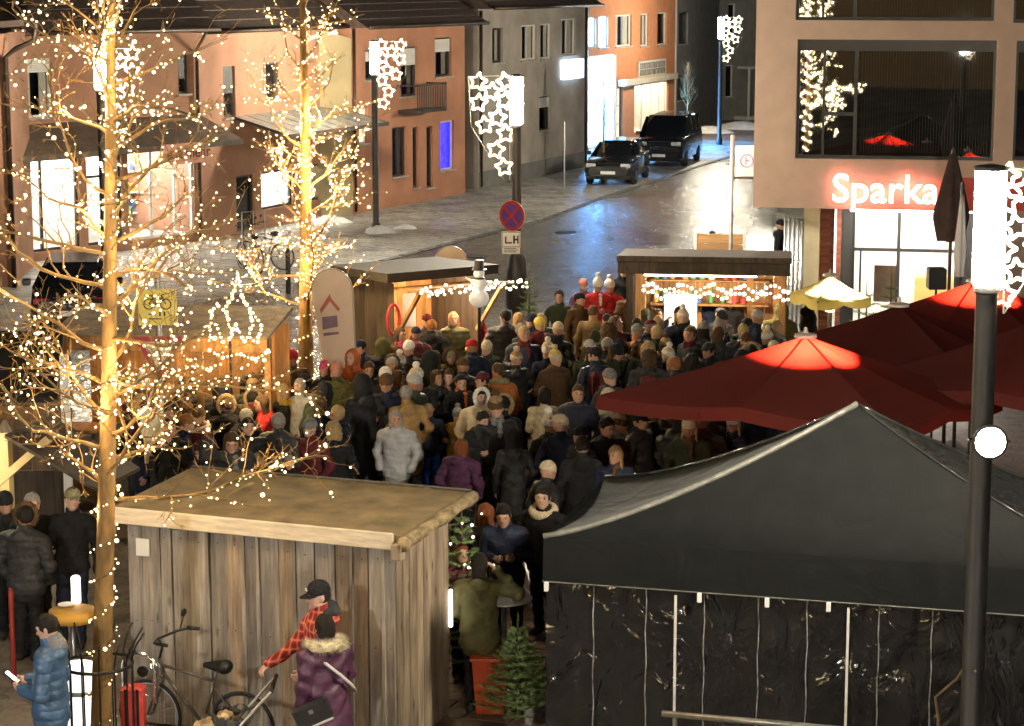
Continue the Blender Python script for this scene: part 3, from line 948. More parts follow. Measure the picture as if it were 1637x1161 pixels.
# covers and drains let into the road
M_cast = mat('cast_iron', (.05, .048, .045), .45, .3, 20, .6, 60, metal=.6)
for px, py, lab in ((905, 372, 'round manhole cover in the wet road'), (760, 410, 'manhole cover near the middle lamp on the road')):
    p = at_z(px, py, 0)
    o = part('manhole_cover', None, M_cast, lambda b: b.lathe([(.33, .004), (.33, .012), (.30, .016), (.29, .012), (.02, .014)], seg=24)); o.location = (p.x, p.y, .004); tag(o, lab, 'manhole cover')
# ================================================================ STREET LAMPS, STARS
M_pole = mat('dark_lamp_metal', (.04, .037, .035), .5, .15, metal=.0)
E_lant = {}
def lamp_em(es, col=(1, .90, .70)):
    return mat('lantern_glow_%d_%d' % (int(es), int(col[2] * 100)), (1, 1, 1), .5, 0, emit=col, es=es)
def street_lamp(loc, H, es, label, lant=.95, rz=0, col=(1, .90, .70)):
    o = empty('street_lamp', loc, rz, label, 'street lamp', 'street lamps of the square')
    part('pole', o, M_pole, lambda b: b.lathe([(.14, 0), (.14, .25), (.095, .32), (.09, H - lant - .08), (.11, H - lant - .06), (.11, H - lant - .01)], seg=16), 'auto')
    part('lantern', o, lamp_em(es, col), lambda b: b.lathe([(.10, H - lant), (.125, H - lant + .01), (.125, H - .05), (.10, H - .04)], seg=14))
    part('lantern_cap', o, M_pole, lambda b: b.lathe([(.12, H - .035), (.14, H - .03), (.14, H), (.02, H + .02)], seg=14), 'auto')
    return o

E_star = mat('star_light', (1, 1, 1), .5, 0, emit=(1, .78, .42), es=1.4, sample=False)
def star_outline(R0, thick):
    b = MB(); pts = []
    for i in range(10):
        a = PI / 2 + i * PI / 5
        r_ = R0 if i % 2 == 0 else R0 * .52
        pts.append((r_ * math.cos(a), 0, r_ * math.sin(a)))
    for i in range(10):
        b.tube([pts[i], pts[(i + 1) % 10]], thick, 5)
    return b.mesh('star', E_star)
star_me = star_outline(.185, .024)
STARS = [(.76, -.13), (.22, -.12), (.5, -.32), (.75, -.54), (.24, -.50), (.38, -.84), (.63, -.98), (.22, -1.15), (.41, -1.46), (.25, -1.80)]
M_wire = mat('thin_steel_wire', (.35, .33, .28), .5, 0, metal=.8)
def star_ornament(lamp_loc, H, side, label, rz=0, s=1.0):
    o = empty('star_ornament', (lamp_loc[0], lamp_loc[1], H), rz, label, 'star decoration', 'lit star decorations on lamp posts')
    part('frame', o, M_wire, lambda b: (b.tube([(side * .1, 0, -.02), (side * .95 * s, 0, -.02)], .012, 5), b.tube([(side * .95 * s, 0, -.02), (side * .9 * s, 0, -1.0 * s), (side * .25 * s, 0, -2.05 * s)], .006, 5), b.tube([(side * .12, 0, -.02), (side * .14, 0, -2.05 * s)], .008, 5)))
    rg = random.Random(int(H * 100 + lamp_loc[0] * 10))
    for (x, z) in STARS:
        link('star', star_me, o, (side * x * s, rg.uniform(-.05, .05), z * s), (0, rg.uniform(-.3, .3), rg.uniform(-.2, .2)), (s, s, s))
    return o

def lamp_at(px, ytop, Y):
    p = at_y(px, ytop, Y)
    return Vector((p.x, p.y, 0)), p.z
LAMPS = []
for px, yt, Y, es, side, lab, lab2 in (
        (826, 120, 44.4, 520, -1, 'street lamp with no stopping sign standing behind the crowd', 'lit stars hanging left of the middle street lamp'),
        (598, 65, 65.8, 270, 1, 'street lamp on the bright footway before the pink house', 'lit stars hanging on the lamp before the pink house'),
        (1153, 27, 99.5, 260, 1, 'farthest street lamp up the street behind the van', 'lit stars hanging on the farthest lamp up the street'),
        (158, 76, 52.0, 190, 1, 'street lamp half hidden by the trunk of the lit tree', 'lit stars shining behind the big tree trunk')):
    p, H = lamp_at(px, yt, Y)
    street_lamp(p, H, es, lab)
    star_ornament(p, H, side, lab2, s=1.0)
    LAMPS.append((p, H))
# the row goes on behind the bank's corner
street_lamp(Vector((8.7, 74.0, 0)), 5.58, 480, 'street lamp hidden behind the corner of the bank')
# near lamp on the right
NP, NH = lamp_at(1585, 266, 18.0)
near = street_lamp(NP, NH, 400, 'tall street lamp in front of the black tent with round floodlight')
star_ornament(NP, NH, 1, 'lit stars hanging right of the nearest lamp', s=.58)
fl = at_y(1583, 707, 17.78)
flo = empty('floodlight', fl, 0, 'round white floodlight clamped to the nearest lamp post', 'floodlight')
part('housing', flo, M_pole, lambda b: b.lathe([(.06, .09), (.13, .06), (.145, 0), (.13, -.012)], seg=20, mtx=Matrix.Rotation(R(-90), 3, 'X')), 'auto')
part('lens', flo, mat('flood_lens', (1, 1, 1), .5, 0, emit=(1, .97, .92), es=45), lambda b: b.lathe([(.122, .013), (.11, .02), (.05, .03), (.005, .032)], seg=20, mtx=Matrix.Rotation(R(90), 3, 'X')))
for ch in flo.children:
    if ch.name.startswith('lens'): ch.location = (0, 0, 0)
part('bracket', flo, M_pole, lambda b: (b.tube([(-.16, .03, 0), (-.16, .12, 0), (0, .16, 0), (.16, .12, 0), (.16, .03, 0)], .012, 6)))
# lamp of the same row standing left of the view, near the camera; it lights the hut's boards
street_lamp(Vector((-7.6, 12.6, 0)), 5.58, 250, 'street lamp of the same row standing outside the view on the left', col=(1, .95, .86))
street_lamp(Vector((4.2, -2.0, 0)), 5.58, 420, 'unseen street lamp added behind the camera for front light', col=(1, .95, .86))  # added lamp out of view, brightens fir, table and tent from the front

# things on the lamp posts
mp_ = LAMPS[0][0]
def sign_disc(name, loc, r0, layers, label, cat, rz=0):
    o = empty(name, loc, rz, label, cat)
    for i, (nm, rr, m) in enumerate(layers):
        part(nm, o, m, lambda b: b.lathe([(rr, -.004), (rr, .004)], (0, -.003 - i * .009, 0), 28, mtx=Matrix.Rotation(R(90), 3, 'X')))
    return o
M_sred = mat('sign_red', (.36, .025, .025), .5, .15, 9)
M_sblue = mat('sign_blue', (.10, .05, .28), .4, .05)
M_swhite = mat('sign_white', (.75, .74, .72), .4, .03)
M_syellow = mat('sign_yellow', (.80, .62, .12), .4, .05)
M_sblack = mat('sign_black', (.02, .02, .02), .5, 0)
sz = at_y(819, 345, 44.2)
s1 = sign_disc('no_stopping_sign', (sz.x, 44.2, sz.z), .3, [('back_plate', .30, M_swhite), ('red_ring', .295, M_sred), ('blue_disc', .235, M_sblue)], 'round blue and red no stopping sign on the middle lamp post', 'traffic sign', R(-34))
part('red_cross', s1, M_sred, lambda b: [b.box((0, -.035 - .004 * i, 0), (.46, .006, .05), Matrix.Rotation(a, 3, 'Y')) for i, a in enumerate((R(45), R(-45)))])
part('clamp', s1, M_pole, lambda b: b.span((.0, .01, -.03), (.12, .05, .03)))
sz = at_y(817, 383, 44.2)
s2 = empty('tow_away_sign', (sz.x, 44.2, sz.z), 0, 'white sign with black truck pictogram under the no stopping sign', 'traffic sign')
part('plate', s2, M_swhite, lambda b: b.bevelbox((-.19, -.01, -.16), (.19, .01, .16), .004))
part('pictogram', s2, M_sblack, lambda b: (b.span((-.12, -.018, -.08), (.02, -.011, -.05)), b.span((-.12, -.018, -.08), (-.09, -.011, .06)), b.span((.04, -.0185, -.08), (.08, -.0115, .08)), b.span((.12, -.0185, -.08), (.15, -.0115, .08)), b.span((.08, -.0187, -.02), (.12, -.0117, .02))))
part('border', s2, M_sblack, lambda b: (b.span((-.18, -.016, -.15), (.18, -.0105, -.14)), b.span((-.18, -.016, .14), (.18, -.0105, .15)), b.span((-.18, -.0162, -.14), (-.17, -.0107, .14)), b.span((.17, -.0162, -.14), (.18, -.0107, .14))))
sz = at_y(817, 400, 44.2)
s3 = empty('supplementary_sign', (sz.x, 44.2, sz.z), 0, 'small white text plate below the truck sign', 'traffic sign')
part('plate', s3, M_swhite, lambda b: b.bevelbox((-.18, -.01, -.075), (.18, .01, .075), .004))
part('print', s3, M_sblack, lambda b: [b.span((-.14, -.016, -.04 + .035 * i), (.1 + .03 * (i % 2), -.011, -.027 + .035 * i)) for i in range(3)])

# give-way sign, bicycle plate and notices on one post at the left
gp = at_y(255, 560, 29.0)
post = part('sign_post', None, mat('galvanised_post', (.35, .35, .36), .45, .15, metal=.6), lambda b: b.lathe([(.038, 0), (.038, 3.75), (.03, 3.77)], seg=12), 'auto')
post.location = (gp.x, 29.0, 0)
tag(post, 'grey sign post carrying give way sign and bicycle plate', 'sign post')
def zat(py): return at_y(255, py, 29.0).z
gw = empty('give_way_sign', (gp.x, 28.93, zat(560)), 0, 'red bordered give way triangle pointing down under the bicycle plate', 'traffic sign')
def tri(r_): return [(r_ * math.cos(a), r_ * math.sin(a)) for a in (R(-90), R(30), R(150))]
RX = Matrix.Rotation(R(90), 3, 'X')
part('red_border', gw, M_sred, lambda b: b.prism(tri(.39), .008, mtx=RX))
part('white_field', gw, mat('sign_cream', (.70, .58, .40), .6, .15, 7), lambda b: b.prism(tri(.25), .006, mtx=RX, off=(0, -.009, 0)))
byp = empty('bicycle_sign', (gp.x, 28.94, zat(490)), 0, 'yellow plate with black bicycle symbol above the give way sign', 'traffic sign')
part('plate', byp, M_syellow, lambda b: b.bevelbox((-.25, -.01, -.24), (.25, .01, .24), .005))
def ring(b, c, r_, t, n=20):
    pts = [(c[0] + r_ * math.cos(2 * PI * i / n), c[1], c[2] + r_ * math.sin(2 * PI * i / n)) for i in range(n + 1)]
    b.tube(pts, t, 5, caps=False)
def bikesym(b):
    y = -.014
    ring(b, (-.11, y, .04), .065, .008); ring(b, (.11, y, .04), .065, .008)
    for a, c in (((-.11, .04), (-.06, .12)), ((-.06, .12), (.06, .12)), ((-.06, .12), (0, .04)), ((0, .04), (.06, .12)), ((0, .04), (-.11, .04)), ((.11, .04), (.05, .16)), ((.05, .16), (.09, .17)), ((-.07, .15), (-.06, .12)), ((-.1, .155), (-.04, .155))):
        b.tube([(a[0], y, a[1]), (c[0], y, c[1])], .008, 5)
part('bicycle_symbol', byp, M_sblack, bikesym)
part('arrow_print', byp, M_sblack, lambda b: (b.span((-.12, -.015, -.1), (-.02, -.011, -.085)), b.span((.02, -.015, -.12), (.04, -.011, -.06)), b.span((.08, -.015, -.12), (.1, -.011, -.06)), b.span((-.12, -.015, -.16), (.05, -.011, -.145))))
for k, (x, y0, y1, w, lab) in enumerate(((243, 655, 698, .30, 'pale notice sheet on the sign post, upper one'), (247, 700, 741, .27, 'cream notice sheet hung low on the sign post'))):
    pt = at_y(x, (y0 + y1) / 2, 28.9)
    hh = at_y(x, y0, 28.9).z - at_y(x, y1, 28.9).z
    nt_ = part('notice_sheet', None, mat('notice_paper_%d' % k, (.72, .6, .42), .8, .12, 8), lambda b: b.bevelbox((-w / 2, -.006, -hh / 2), (w / 2, .006, hh / 2), .003))
    nt_.location = pt; tag(nt_, lab, 'notice')
# sign pole near the bank
bp0 = at_y(1168, 395, 47.0)
pole2 = part('information_sign', None, mat('galvanised_post', None), lambda b: b.lathe([(.045, 0), (.045, 4.2), (.03, 4.22)], seg=12), 'auto')
pole2.location = (bp0.x, 47.0, 0); tag(pole2, 'grey pole with square white sign at the bank corner', 'sign')
sp_ = part('sign_panel', pole2, M_swhite, lambda b: b.bevelbox((.06, -.02, 3.35), (.46, .02, 4.0), .01))
part('round_logo', sp_, mat('logo_violet', (.35, .25, .5), .5, .1), lambda b: (ring(b, (.3, -.026, 3.68), .13, .014), b.span((.27, -.03, 3.6), (.30, -.022, 3.76)), b.span((.30, -.03, 3.67), (.36, -.022, 3.7))))
part('bracket', pole2, M_pole, lambda b: b.span((.03, -.02, 3.3), (.46, .02, 3.345)))
# ================================================================ VEHICLES
M_carp = mat('black_car_paint', (.012, .012, .014), .25, 0, coat=1.0)
M_tyre = mat('tyre_rubber', (.018, .018, .018), .8, .2)
M_rim = mat('alloy_rim', (.35, .36, .37), .3, .05, metal=.9)
M_lampglass = mat('headlamp_glass', (.55, .57, .6), .08, 0, coat=1.0)
M_rear = mat('rear_lamp_red', (.35, .02, .02), .15, 0, coat=1.0)
M_plate = mat('number_plate_white', (.8, .8, .8), .4, 0)
M_cglass = mat('car_glass', (.01, .011, .013), .04, 0, spec=.8)
def wheel_me():
    b = MB(); b.lathe([(.20, -.10), (.30, -.105), (.325, -.06), (.325, .06), (.30, .105), (.20, .10)], seg=22, mtx=Matrix.Rotation(R(90), 3, 'Y'))
    t = b.mesh('tyre', M_tyre); t.shade_smooth()
    b = MB(); b.lathe([(.03, -.075), (.20, -.09), (.205, .09), (.03, .075)], seg=22, mtx=Matrix.Rotation(R(90), 3, 'Y'))
    for i in range(5):
        a = i * 2 * PI / 5
        for s in (-1, 1): b.bar((s * .1, .04 * math.cos(a), .04 * math.sin(a)), (s * .1, .19 * math.cos(a), .19 * math.sin(a)), .03, .045)
    return t, b.mesh('rim', M_rim)
TY, RI = wheel_me()
def vehicle(name, loc, rz, label, body, cabin, wheels, zb, front_y, van=False, rear_view=False):
    """body: sections (y, halfwidth, zbottom, ztop); cabin: sections (y, halfwidth_bottom, halfwidth_top, ztop)"""
    o = empty(name, loc, rz, label, 'car' if not van else 'van')
    def bd(b):
        rings = []
        for y, w, z0, z1 in body:
            zm = z0 + (z1 - z0) * .55
            rings.append([(-w * .86, y, z0), (-w * .98, y, z0 + .1), (-w, y, zm), (-w * .96, y, z1 - .05), (-w * .86, y, z1), (0, y, z1 + .025), (w * .86, y, z1), (w * .96, y, z1 - .05), (w, y, zm), (w * .98, y, z0 + .1), (w * .86, y, z0)])
        n = len(rings[0]); vs = sum(rings, []); fs = []
        for i in range(len(rings) - 1):
            for k in range(n):
                fs.append((i * n + k, i * n + (k + 1) % n, i * n + n + (k + 1) % n, i * n + n + k))
        fs.append(tuple(range(n))); fs.append(tuple(reversed(range((len(rings) - 1) * n, len(rings) * n))))
        b.add(vs, fs)
    bo = part('body', o, M_carp, bd, 'auto')
    def cb(b, inset=0.0, roof=False):
        rings = []
        for y, wb, wt, zt in cabin:
            rings.append([(-wb, y, zb), (-wt, y, zt - .04), (-wt * .88, y, zt), (wt * .88, y, zt), (wt, y, zt - .04), (wb, y, zb)])
        n = 6; vs = sum(rings, []); fs = []
        for i in range(len(rings) - 1):
            for k in range(n - 1):
                fs.append((i * n + k, i * n + k + 1, i * n + n + k + 1, i * n + n + k))
        fs.append(tuple(range(n))); fs.append(tuple(reversed(range((len(rings) - 1) * n, len(rings) * n))))
        b.add(vs, fs)
    part('windows', o, M_cglass, cb, 'auto')
    top = [c for c in cabin if c[3] > zb + .2]
    def rf(b):
        y0, y1 = top[0][0], top[-1][0]; w = top[0][2]; z = max(c[3] for c in top)
        b.bevelbox((-w * .9, y0 + .03, z - .01), (w * .9, y1 - .03, z + .035), .03)
    part('roof', o, M_carp, rf)
    for s in (-1, 1):
        c0, c1 = cabin[0], top[0]
        part('pillar', o, M_carp, lambda b: b.bar((s * c0[1] * .99, c0[0], zb), (s * c1[2] * .99, c1[0], c1[3] - .03), .07, .06))
        for f in ((.45, .9) if not van else (.35, .68, .97)):
            y = c1[0] + (top[-1][0] - c1[0]) * f
            part('pillar', o, M_carp, lambda b: b.bar((s * (c1[1] + .005), y, zb), (s * c1[2] * 1.0, y, c1[3] - .03), .09, .05))
    w0 = body[1][1]
    for y in wheels:
        for s in (-1, 1):
            t = link('wheel', TY, o, (s * (w0 - .07), y, .325)); link('rim', RI, t)
    fy = front_y
    for s in (-1, 1):
        part('headlight' if not rear_view else 'tail_light', o, M_lampglass if not rear_view else M_rear, lambda b: b.bevelbox((s * w0 * .93, fy - .035, zb - .32), (s * w0 * .52, fy + .2, zb - .17), .03))
        part('mirror', o, M_carp, lambda b: b.bevelbox((s * (w0 + .02), cabin[0][0] + .35, zb + .02), (s * (w0 + .2), cabin[0][0] + .5, zb + .17), .03))
    part('grille', o, M_tyre, lambda b: ([b.span((-w0 * .45, fy - .04, zb - .33 + .05 * i), (w0 * .45, fy + .1, zb - .31 + .05 * i)) for i in range(4)]))
    part('number_plate', o, M_plate, lambda b: b.bevelbox((-.26, fy - .06, .42), (.26, fy - .02, .53), .005))
    part('bumper', o, M_carp, lambda b: b.bevelbox((-w0 * .95, fy - .05, .28), (w0 * .95, fy + .15, .40), .04))
    return o
p = at_z(992, 297, 0)
vehicle('parked_car', (p.x, p.y + 2.0, 0), R(-12), 'black estate car parked in front of the bright blue shop',
        [(-2.25, .70, .32, .68), (-2.1, .86, .22, .82), (-1.2, .91, .2, .97), (-.9, .91, .2, 1.0), (1.6, .91, .2, 1.0), (2.1, .88, .25, .98), (2.25, .78, .4, .9)],
        [(-1.1, .80, .66, .99), (-.35, .82, .60, 1.46), (1.5, .82, .58, 1.44), (2.05, .78, .6, .99)], (-1.4, 1.4), .97, -2.2)
p = at_z(1076, 268, 0)
vehicle('parked_van', (p.x, p.y + 2.2, 0), R(-14), 'dark people carrier van parked behind the estate car',
        [(-2.4, .78, .35, .8), (-2.25, .93, .24, 1.0), (-1.6, .97, .22, 1.18), (-1.3, .97, .22, 1.2), (2.3, .97, .22, 1.2), (2.5, .92, .3, 1.15)],
        [(-1.65, .88, .70, 1.2), (-.75, .9, .78, 1.9), (2.3, .9, .78, 1.9), (2.45, .88, .76, 1.2)], (-1.5, 1.45), 1.18, -2.35, van=True)
p = at_z(96, 535, 0)
vehicle('parked_car', (p.x, p.y + 2.0, 0), R(8), 'dark parked car behind the stalls with its plate facing the square',
        [(-2.2, .72, .34, .75), (-2.05, .86, .22, .95), (-1.4, .9, .2, 1.0), (1.3, .9, .2, 1.0), (2.0, .86, .25, .85), (2.2, .7, .4, .7)],
        [(-1.95, .80, .64, .98), (-1.5, .82, .6, 1.42), (.3, .82, .6, 1.44), (1.2, .78, .62, .98)], (-1.35, 1.4), .98, -2.15, rear_view=True)

# ================================================================ BARE TREES WITH LIGHT CHAINS
M_bark = mat('smooth_bark', (.20, .115, .035), .8, .45, 9, .9, 26, stretch=(1, 1, .35))
E_bulb = mat('warm_bulb', (1, 1, 1), .5, 0, emit=(1, .70, .28), es=1.25, sample=False)
E_bulb3 = mat('warm_bulb_strong', (1, 1, 1), .5, 0, emit=(1, .78, .42), es=30, sample=False)
E_bulbw = mat('white_bulb', (1, 1, 1), .5, 0, emit=(1, .84, .55), es=1.4, sample=False)
M_cable = mat('thin_cable', (.10, .085, .05), .6, 0)
def ico(r_=1.0):
    t = (1 + 5 ** .5) / 2
    v = [(-1, t, 0), (1, t, 0), (-1, -t, 0), (1, -t, 0), (0, -1, t), (0, 1, t), (0, -1, -t), (0, 1, -t), (t, 0, -1), (t, 0, 1), (-t, 0, -1), (-t, 0, 1)]
    k = r_ / math.sqrt(1 + t * t)
    f = [(0, 11, 5), (0, 5, 1), (0, 1, 7), (0, 7, 10), (0, 10, 11), (1, 5, 9), (5, 11, 4), (11, 10, 2), (10, 7, 6), (7, 1, 8), (3, 9, 4), (3, 4, 2), (3, 2, 6), (3, 6, 8), (3, 8, 9), (4, 9, 5), (2, 4, 11), (6, 2, 10), (8, 6, 7), (9, 8, 1)]
    return [Vector(a) * k for a in v], f
ICO_V, ICO_F = ico()
def bulb_mesh(m):
    b = MB(); b.add(ICO_V, ICO_F); return b.mesh('bulb', m)
BULB_W, BULB_C = bulb_mesh(E_bulb), bulb_mesh(E_bulbw)
def light_chain(name, label, pts, lines, me=None, m=None, group=None, singles=300, cam_sort=True):
    """pts: (position, radius); lines: cable polylines"""
    me = me or BULB_W; m = m or E_bulb
    o = empty(name, (0, 0, 0), 0, label, 'string lights', group)
    cb = MB()
    for l in lines:
        if len(l) > 1: cb.tube(l, .004, 3, caps=False)
    if cb.v: cb.build('cable', M_cable, o)
    pts = sorted(pts, key=lambda q: -q[1])
    for p, r_ in pts[:singles]:
        link('bulb', me, o, p, None, (r_, r_, r_))
    if len(pts) > singles:
        b = MB()
        for p, r_ in pts[singles:]:
            b.add([Vector(p) + v * r_ for v in ICO_V], ICO_F)
        q = b.build('far_bulbs', m, o); q['kind'] = 'stuff'
    return o

def bare_tree(base, H, r0, seed, lean=(0, 0), first=1.9, nb=30, blen=2.0, label='', sizes=(.014, .030), singles=300, dens=.085, top_up=.75):
    rg = random.Random(seed)
    base = Vector(base)
    root = empty('bare_tree', base, 0, label, 'tree')
    n = 18
    tp = []; tr = []
    for i in range(n + 1):
        t = i / n
        tp.append(Vector((lean[0] * t * H + .02 * math.sin(t * 7 + seed), lean[1] * t * H + .05 * math.cos(t * 6), t * H)))
        tr.append(r0 * (1 - t) ** .8 * .95 + .012)
    tr[0] *= 1.35
    part('trunk', root, M_bark, lambda b: b.tube(tp, tr, 12), True)
    def tpos(z):
        f = max(0, min(n - .001, z / H * n)); i = int(f)
        return tp[i].lerp(tp[i + 1], f - i), tr[i]
    br = MB(); lines = []; bulbs = []; cables = []
    def grow(p, d, L, r_, lvl):
        m = max(4, int(L / .13)); pts = [p.copy()]; rad = [r_]
        d = d.normalized()
        for i in range(m):
            d = d + Vector((rg.gauss(0, .21), rg.gauss(0, .21), rg.gauss(.03, .16)))
            d.normalize()
            p = p + d * (L / m)
            pts.append(p.copy()); rad.append(max(.0026, r_ * (1 - .85 * (i + 1) / m)))
        br.tube(pts, rad, 6 if lvl == 0 else 4, caps=False)
        lines.append((lvl, pts))
        if lvl < 3:
            k = {0: max(5, int(L / .15)), 1: max(2, int(L / .13)), 2: 2}[lvl]
            for _ in range(k):
                f = rg.uniform(.18, .97) * (len(pts) - 1); i = int(f)
                q = pts[i].lerp(pts[min(i + 1, len(pts) - 1)], f - i)
                dd = (pts[min(i + 1, len(pts) - 1)] - pts[max(i - 1, 0)]).normalized()
                side = Vector((rg.gauss(0, 1), rg.gauss(0, 1), rg.gauss(.15, .6))).normalized()
                nd = (dd * .75 + side * .75).normalized()
                grow(q, nd, L * rg.uniform(.25, .5) * (1 - .4 * f / len(pts)), rad[i] * .55, lvl + 1)
    for i in range(nb):
        z = first + (H - first - .3) * (i / nb) ** .95
        p, rr = tpos(z)
        a = i * 2.39996 + rg.uniform(-.5, .5)
        up = .12 + top_up * (i / nb) + rg.uniform(-.15, .2)
        L = blen * (1.05 - .55 * (i / nb)) * rg.uniform(.65, 1.15)
        grow(p, Vector((math.cos(a), math.sin(a), up)), L, min(rr * .34, .024), 0)
    cr = br.build('crown', M_bark, root, True)
    # bulbs along the limbs, and wound round the trunk
    for lvl, pts in lines:
        if lvl > 1 and rg.random() < .72: continue
        if lvl == 1 and rg.random() < .35: continue
        if lvl > 2: continue
        acc = rg.uniform(0, dens)
        for i in range(len(pts) - 1):
            s = (pts[i + 1] - pts[i]).length
            acc += s
            while acc > dens:
                acc -= dens * rg.uniform(.6, 1.6)
                q = pts[i].lerp(pts[i + 1], rg.random()) + Vector((rg.gauss(0, .02), rg.gauss(0, .02), rg.gauss(-.01, .02)))
                bulbs.append((base + q, rg.uniform(*sizes) * (rg.uniform(1.4, 2.0) if rg.random() < .12 else 1)))
        if lvl == 0: cables.append([base + q + Vector((.01, -.01, -.012)) for q in pts])
    z = .3; a = 0.0; cb = []
    while z < H * .93:
        p, rr = tpos(z)
        q = base + p + Vector((math.cos(a), math.sin(a), 0)) * (rr + .012)
        cb.append(q)
        if rg.random() < .85: bulbs.append((q + Vector((math.cos(a), math.sin(a), 0)) * rg.uniform(.005, .05), rg.uniform(*sizes) * (rg.uniform(1.4, 2.2) if rg.random() < .15 else 1)))
        z += rg.uniform(.012, .045); a += rg.uniform(.15, .9)
    cables.append(cb)
    return root, bulbs, cables

T1 = (-3.93, 20.55, 0)
t1, bl1, cb1 = bare_tree(T1, 9.4, .095, 11, (.046, 0), 2.7, 58, 1.95, 'tall bare tree wrapped in warm lights in front of the wooden hut', (.006, .014), dens=.125)
light_chain('light_chain', 'warm white light chain wound through the big tree before the hut', bl1, cb1, group='light chains in the trees')
T2 = at_z(492, 688, 0)
t2, bl2, cb2 = bare_tree((T2.x, T2.y, 0), 9.2, .13, 23, (.004, 0), 1.9, 44, 1.9, 'second bare tree with lights rising out of the crowd', (.009, .018), dens=.13)
light_chain('light_chain', 'warm light chain wound through the smaller tree behind the crowd', bl2, cb2, group='light chains in the trees')
# third tree of the row, below and left of the picture: seen only as sparkle in the bank's windows
t3, bl3, cb3 = bare_tree((-4.5, 4.6, 0), 7.6, .11, 37, (0, 0), 1.9, 26, 2.0, 'third lit tree of the row, mirrored in the bank windows', (.016, .03), dens=.12)
light_chain('light_chain', 'light chain of the third tree mirrored in the bank windows', bl3, cb3, m=E_bulb3, group='light chains in the trees', singles=0)
# light given off by the chains
for nm, T, lst, e, k in (('tree_glow', T1, bl1, 6.0, 34), ('tree_glow', T2, bl2, 30, 20), ('tree_glow', (-4.5, 4.6, 0), bl3, 7, 8)):
    rg = random.Random(k)
    low = [b for b in lst if b[0][2] < 7.3]
    for i in range(k):
        b = rg.choice(low)
        q = Vector(T).lerp(Vector((b[0][0], b[0][1], 0)), (.95 if i % 2 else .65) if T is T2 else (.8 if i % 2 else .42)); q.z = b[0][2]
        point_light(nm, q, e, (1, .70, .34), .03)
# metal guard round the first trunk
gd = empty('tree_guard', (T1[0], T1[1], 0), 0, 'black ring guard with flared rods round the tree trunk', 'tree guard')
M_iron = mat('black_iron', (.02, .02, .02), .5, .2, metal=.5)
for z in (.25, 1.12): part('hoop', gd, M_iron, lambda b: b.tube([(.33 * math.cos(i * PI / 14), .33 * math.sin(i * PI / 14), z) for i in range(29)], .016, 6, caps=False), True)
for i in range(14):
    a = i * 2 * PI / 14
    part('rod', gd, M_iron, lambda b: b.tube([(.33 * math.cos(a), .33 * math.sin(a), 0), (.33 * math.cos(a), .33 * math.sin(a), 1.18), (.37 * math.cos(a), .37 * math.sin(a), 1.3), (.45 * math.cos(a), .45 * math.sin(a), 1.42)], .009, 5), True)
# slim young tree in front of the blue shop
def young(px, ybase, H, seed, label):
    p = at_z(px, ybase, 0); rg = random.Random(seed)
    root = empty('young_tree', (p.x, p.y, 0), 0, label, 'tree')
    part('trunk', root, M_bark, lambda b: b.tube([(0, 0, 0), (.02, 0, H * .5), (0, .02, H)], [.05, .035, .01], 8), True)
    def f(b):
        for i in range(46):
            z = H * (.42 + .55 * i / 46); a = i * 2.4
            L = .75 * (1.1 - i / 46)
            e = Vector((math.cos(a) * L * .55, math.sin(a) * L * .55, z + L * .9))
            s = Vector((0, 0, z)); mid = s.lerp(e, .5) + Vector((rg.gauss(0, .05), rg.gauss(0, .05), -.03))
            b.tube([s, mid, e], [.012, .008, .004], 4, caps=False)
            for _ in range(3):
                q = s.lerp(e, rg.uniform(.4, .9)); b.tube([q, q + Vector((rg.gauss(0, .14), rg.gauss(0, .14), .18))], [.006, .003], 3, caps=False)
    part('crown', root, M_bark, f)
young(964, 292, 4.3, 4, 'slim young street tree in front of the blue white shop')
young(1098, 232, 3.6, 7, 'small dark shrub tree beside the dark grey house')

# snow heaps swept round the lamp foot
M_snow = mat('dirty_snow', (.72, .72, .70), .9, .12, 5, .4, 20)
def heap(loc, r_, hh, seed, label):
    rg = random.Random(seed); b = MB(); n = 22; vs = []; fs = []
    rings = 5
    for i in range(rings):
        f = 1 - i / rings
        for k in range(n):
            a = 2 * PI * k / n
            w = r_ * f * (1 + .22 * math.sin(3 * a + seed) + rg.uniform(-.08, .08))
            vs.append((w * math.cos(a), w * .7 * math.sin(a), hh * (1 - f ** 1.7) + (rg.uniform(0, .03) if i else -.01)))
    vs.append((0, 0, hh))
    for i in range(rings - 1):
        for k in range(n):
            fs.append((i * n + k, i * n + (k + 1) % n, i * n + n + (k + 1) % n, i * n + n + k))
    for k in range(n): fs.append(((rings - 1) * n + k, (rings - 1) * n + (k + 1) % n, rings * n))
    b.add(vs, fs); o = b.build('snow_heap', M_snow, None, True); o.location = loc
    return tag(o, label, 'snow heap')
heap(at_z(605, 373, 0) + Vector((0, 0, .008)), .45, .22, 1, 'heap of dirty snow at the foot of the lamp before the pink house')
heap(at_z(527, 356, 0) + Vector((0, 0, .008)), .6, .22, 2, 'low snow heap by the cream gable wall')
heap(at_z(648, 366, 0) + Vector((0, 0, .008)), .35, .12, 3, 'small crumbled snow heap right of the lamp foot')
heap(at_z(1135, 212, 0) + Vector((0, 0, .008)), 1.2, .3, 4, 'wide snow heap beside the farthest lamp')
heap(at_z(1186, 206, 0) + Vector((0, 0, .008)), 1.3, .35, 5, 'snow heap by the far porch near the bank edge')
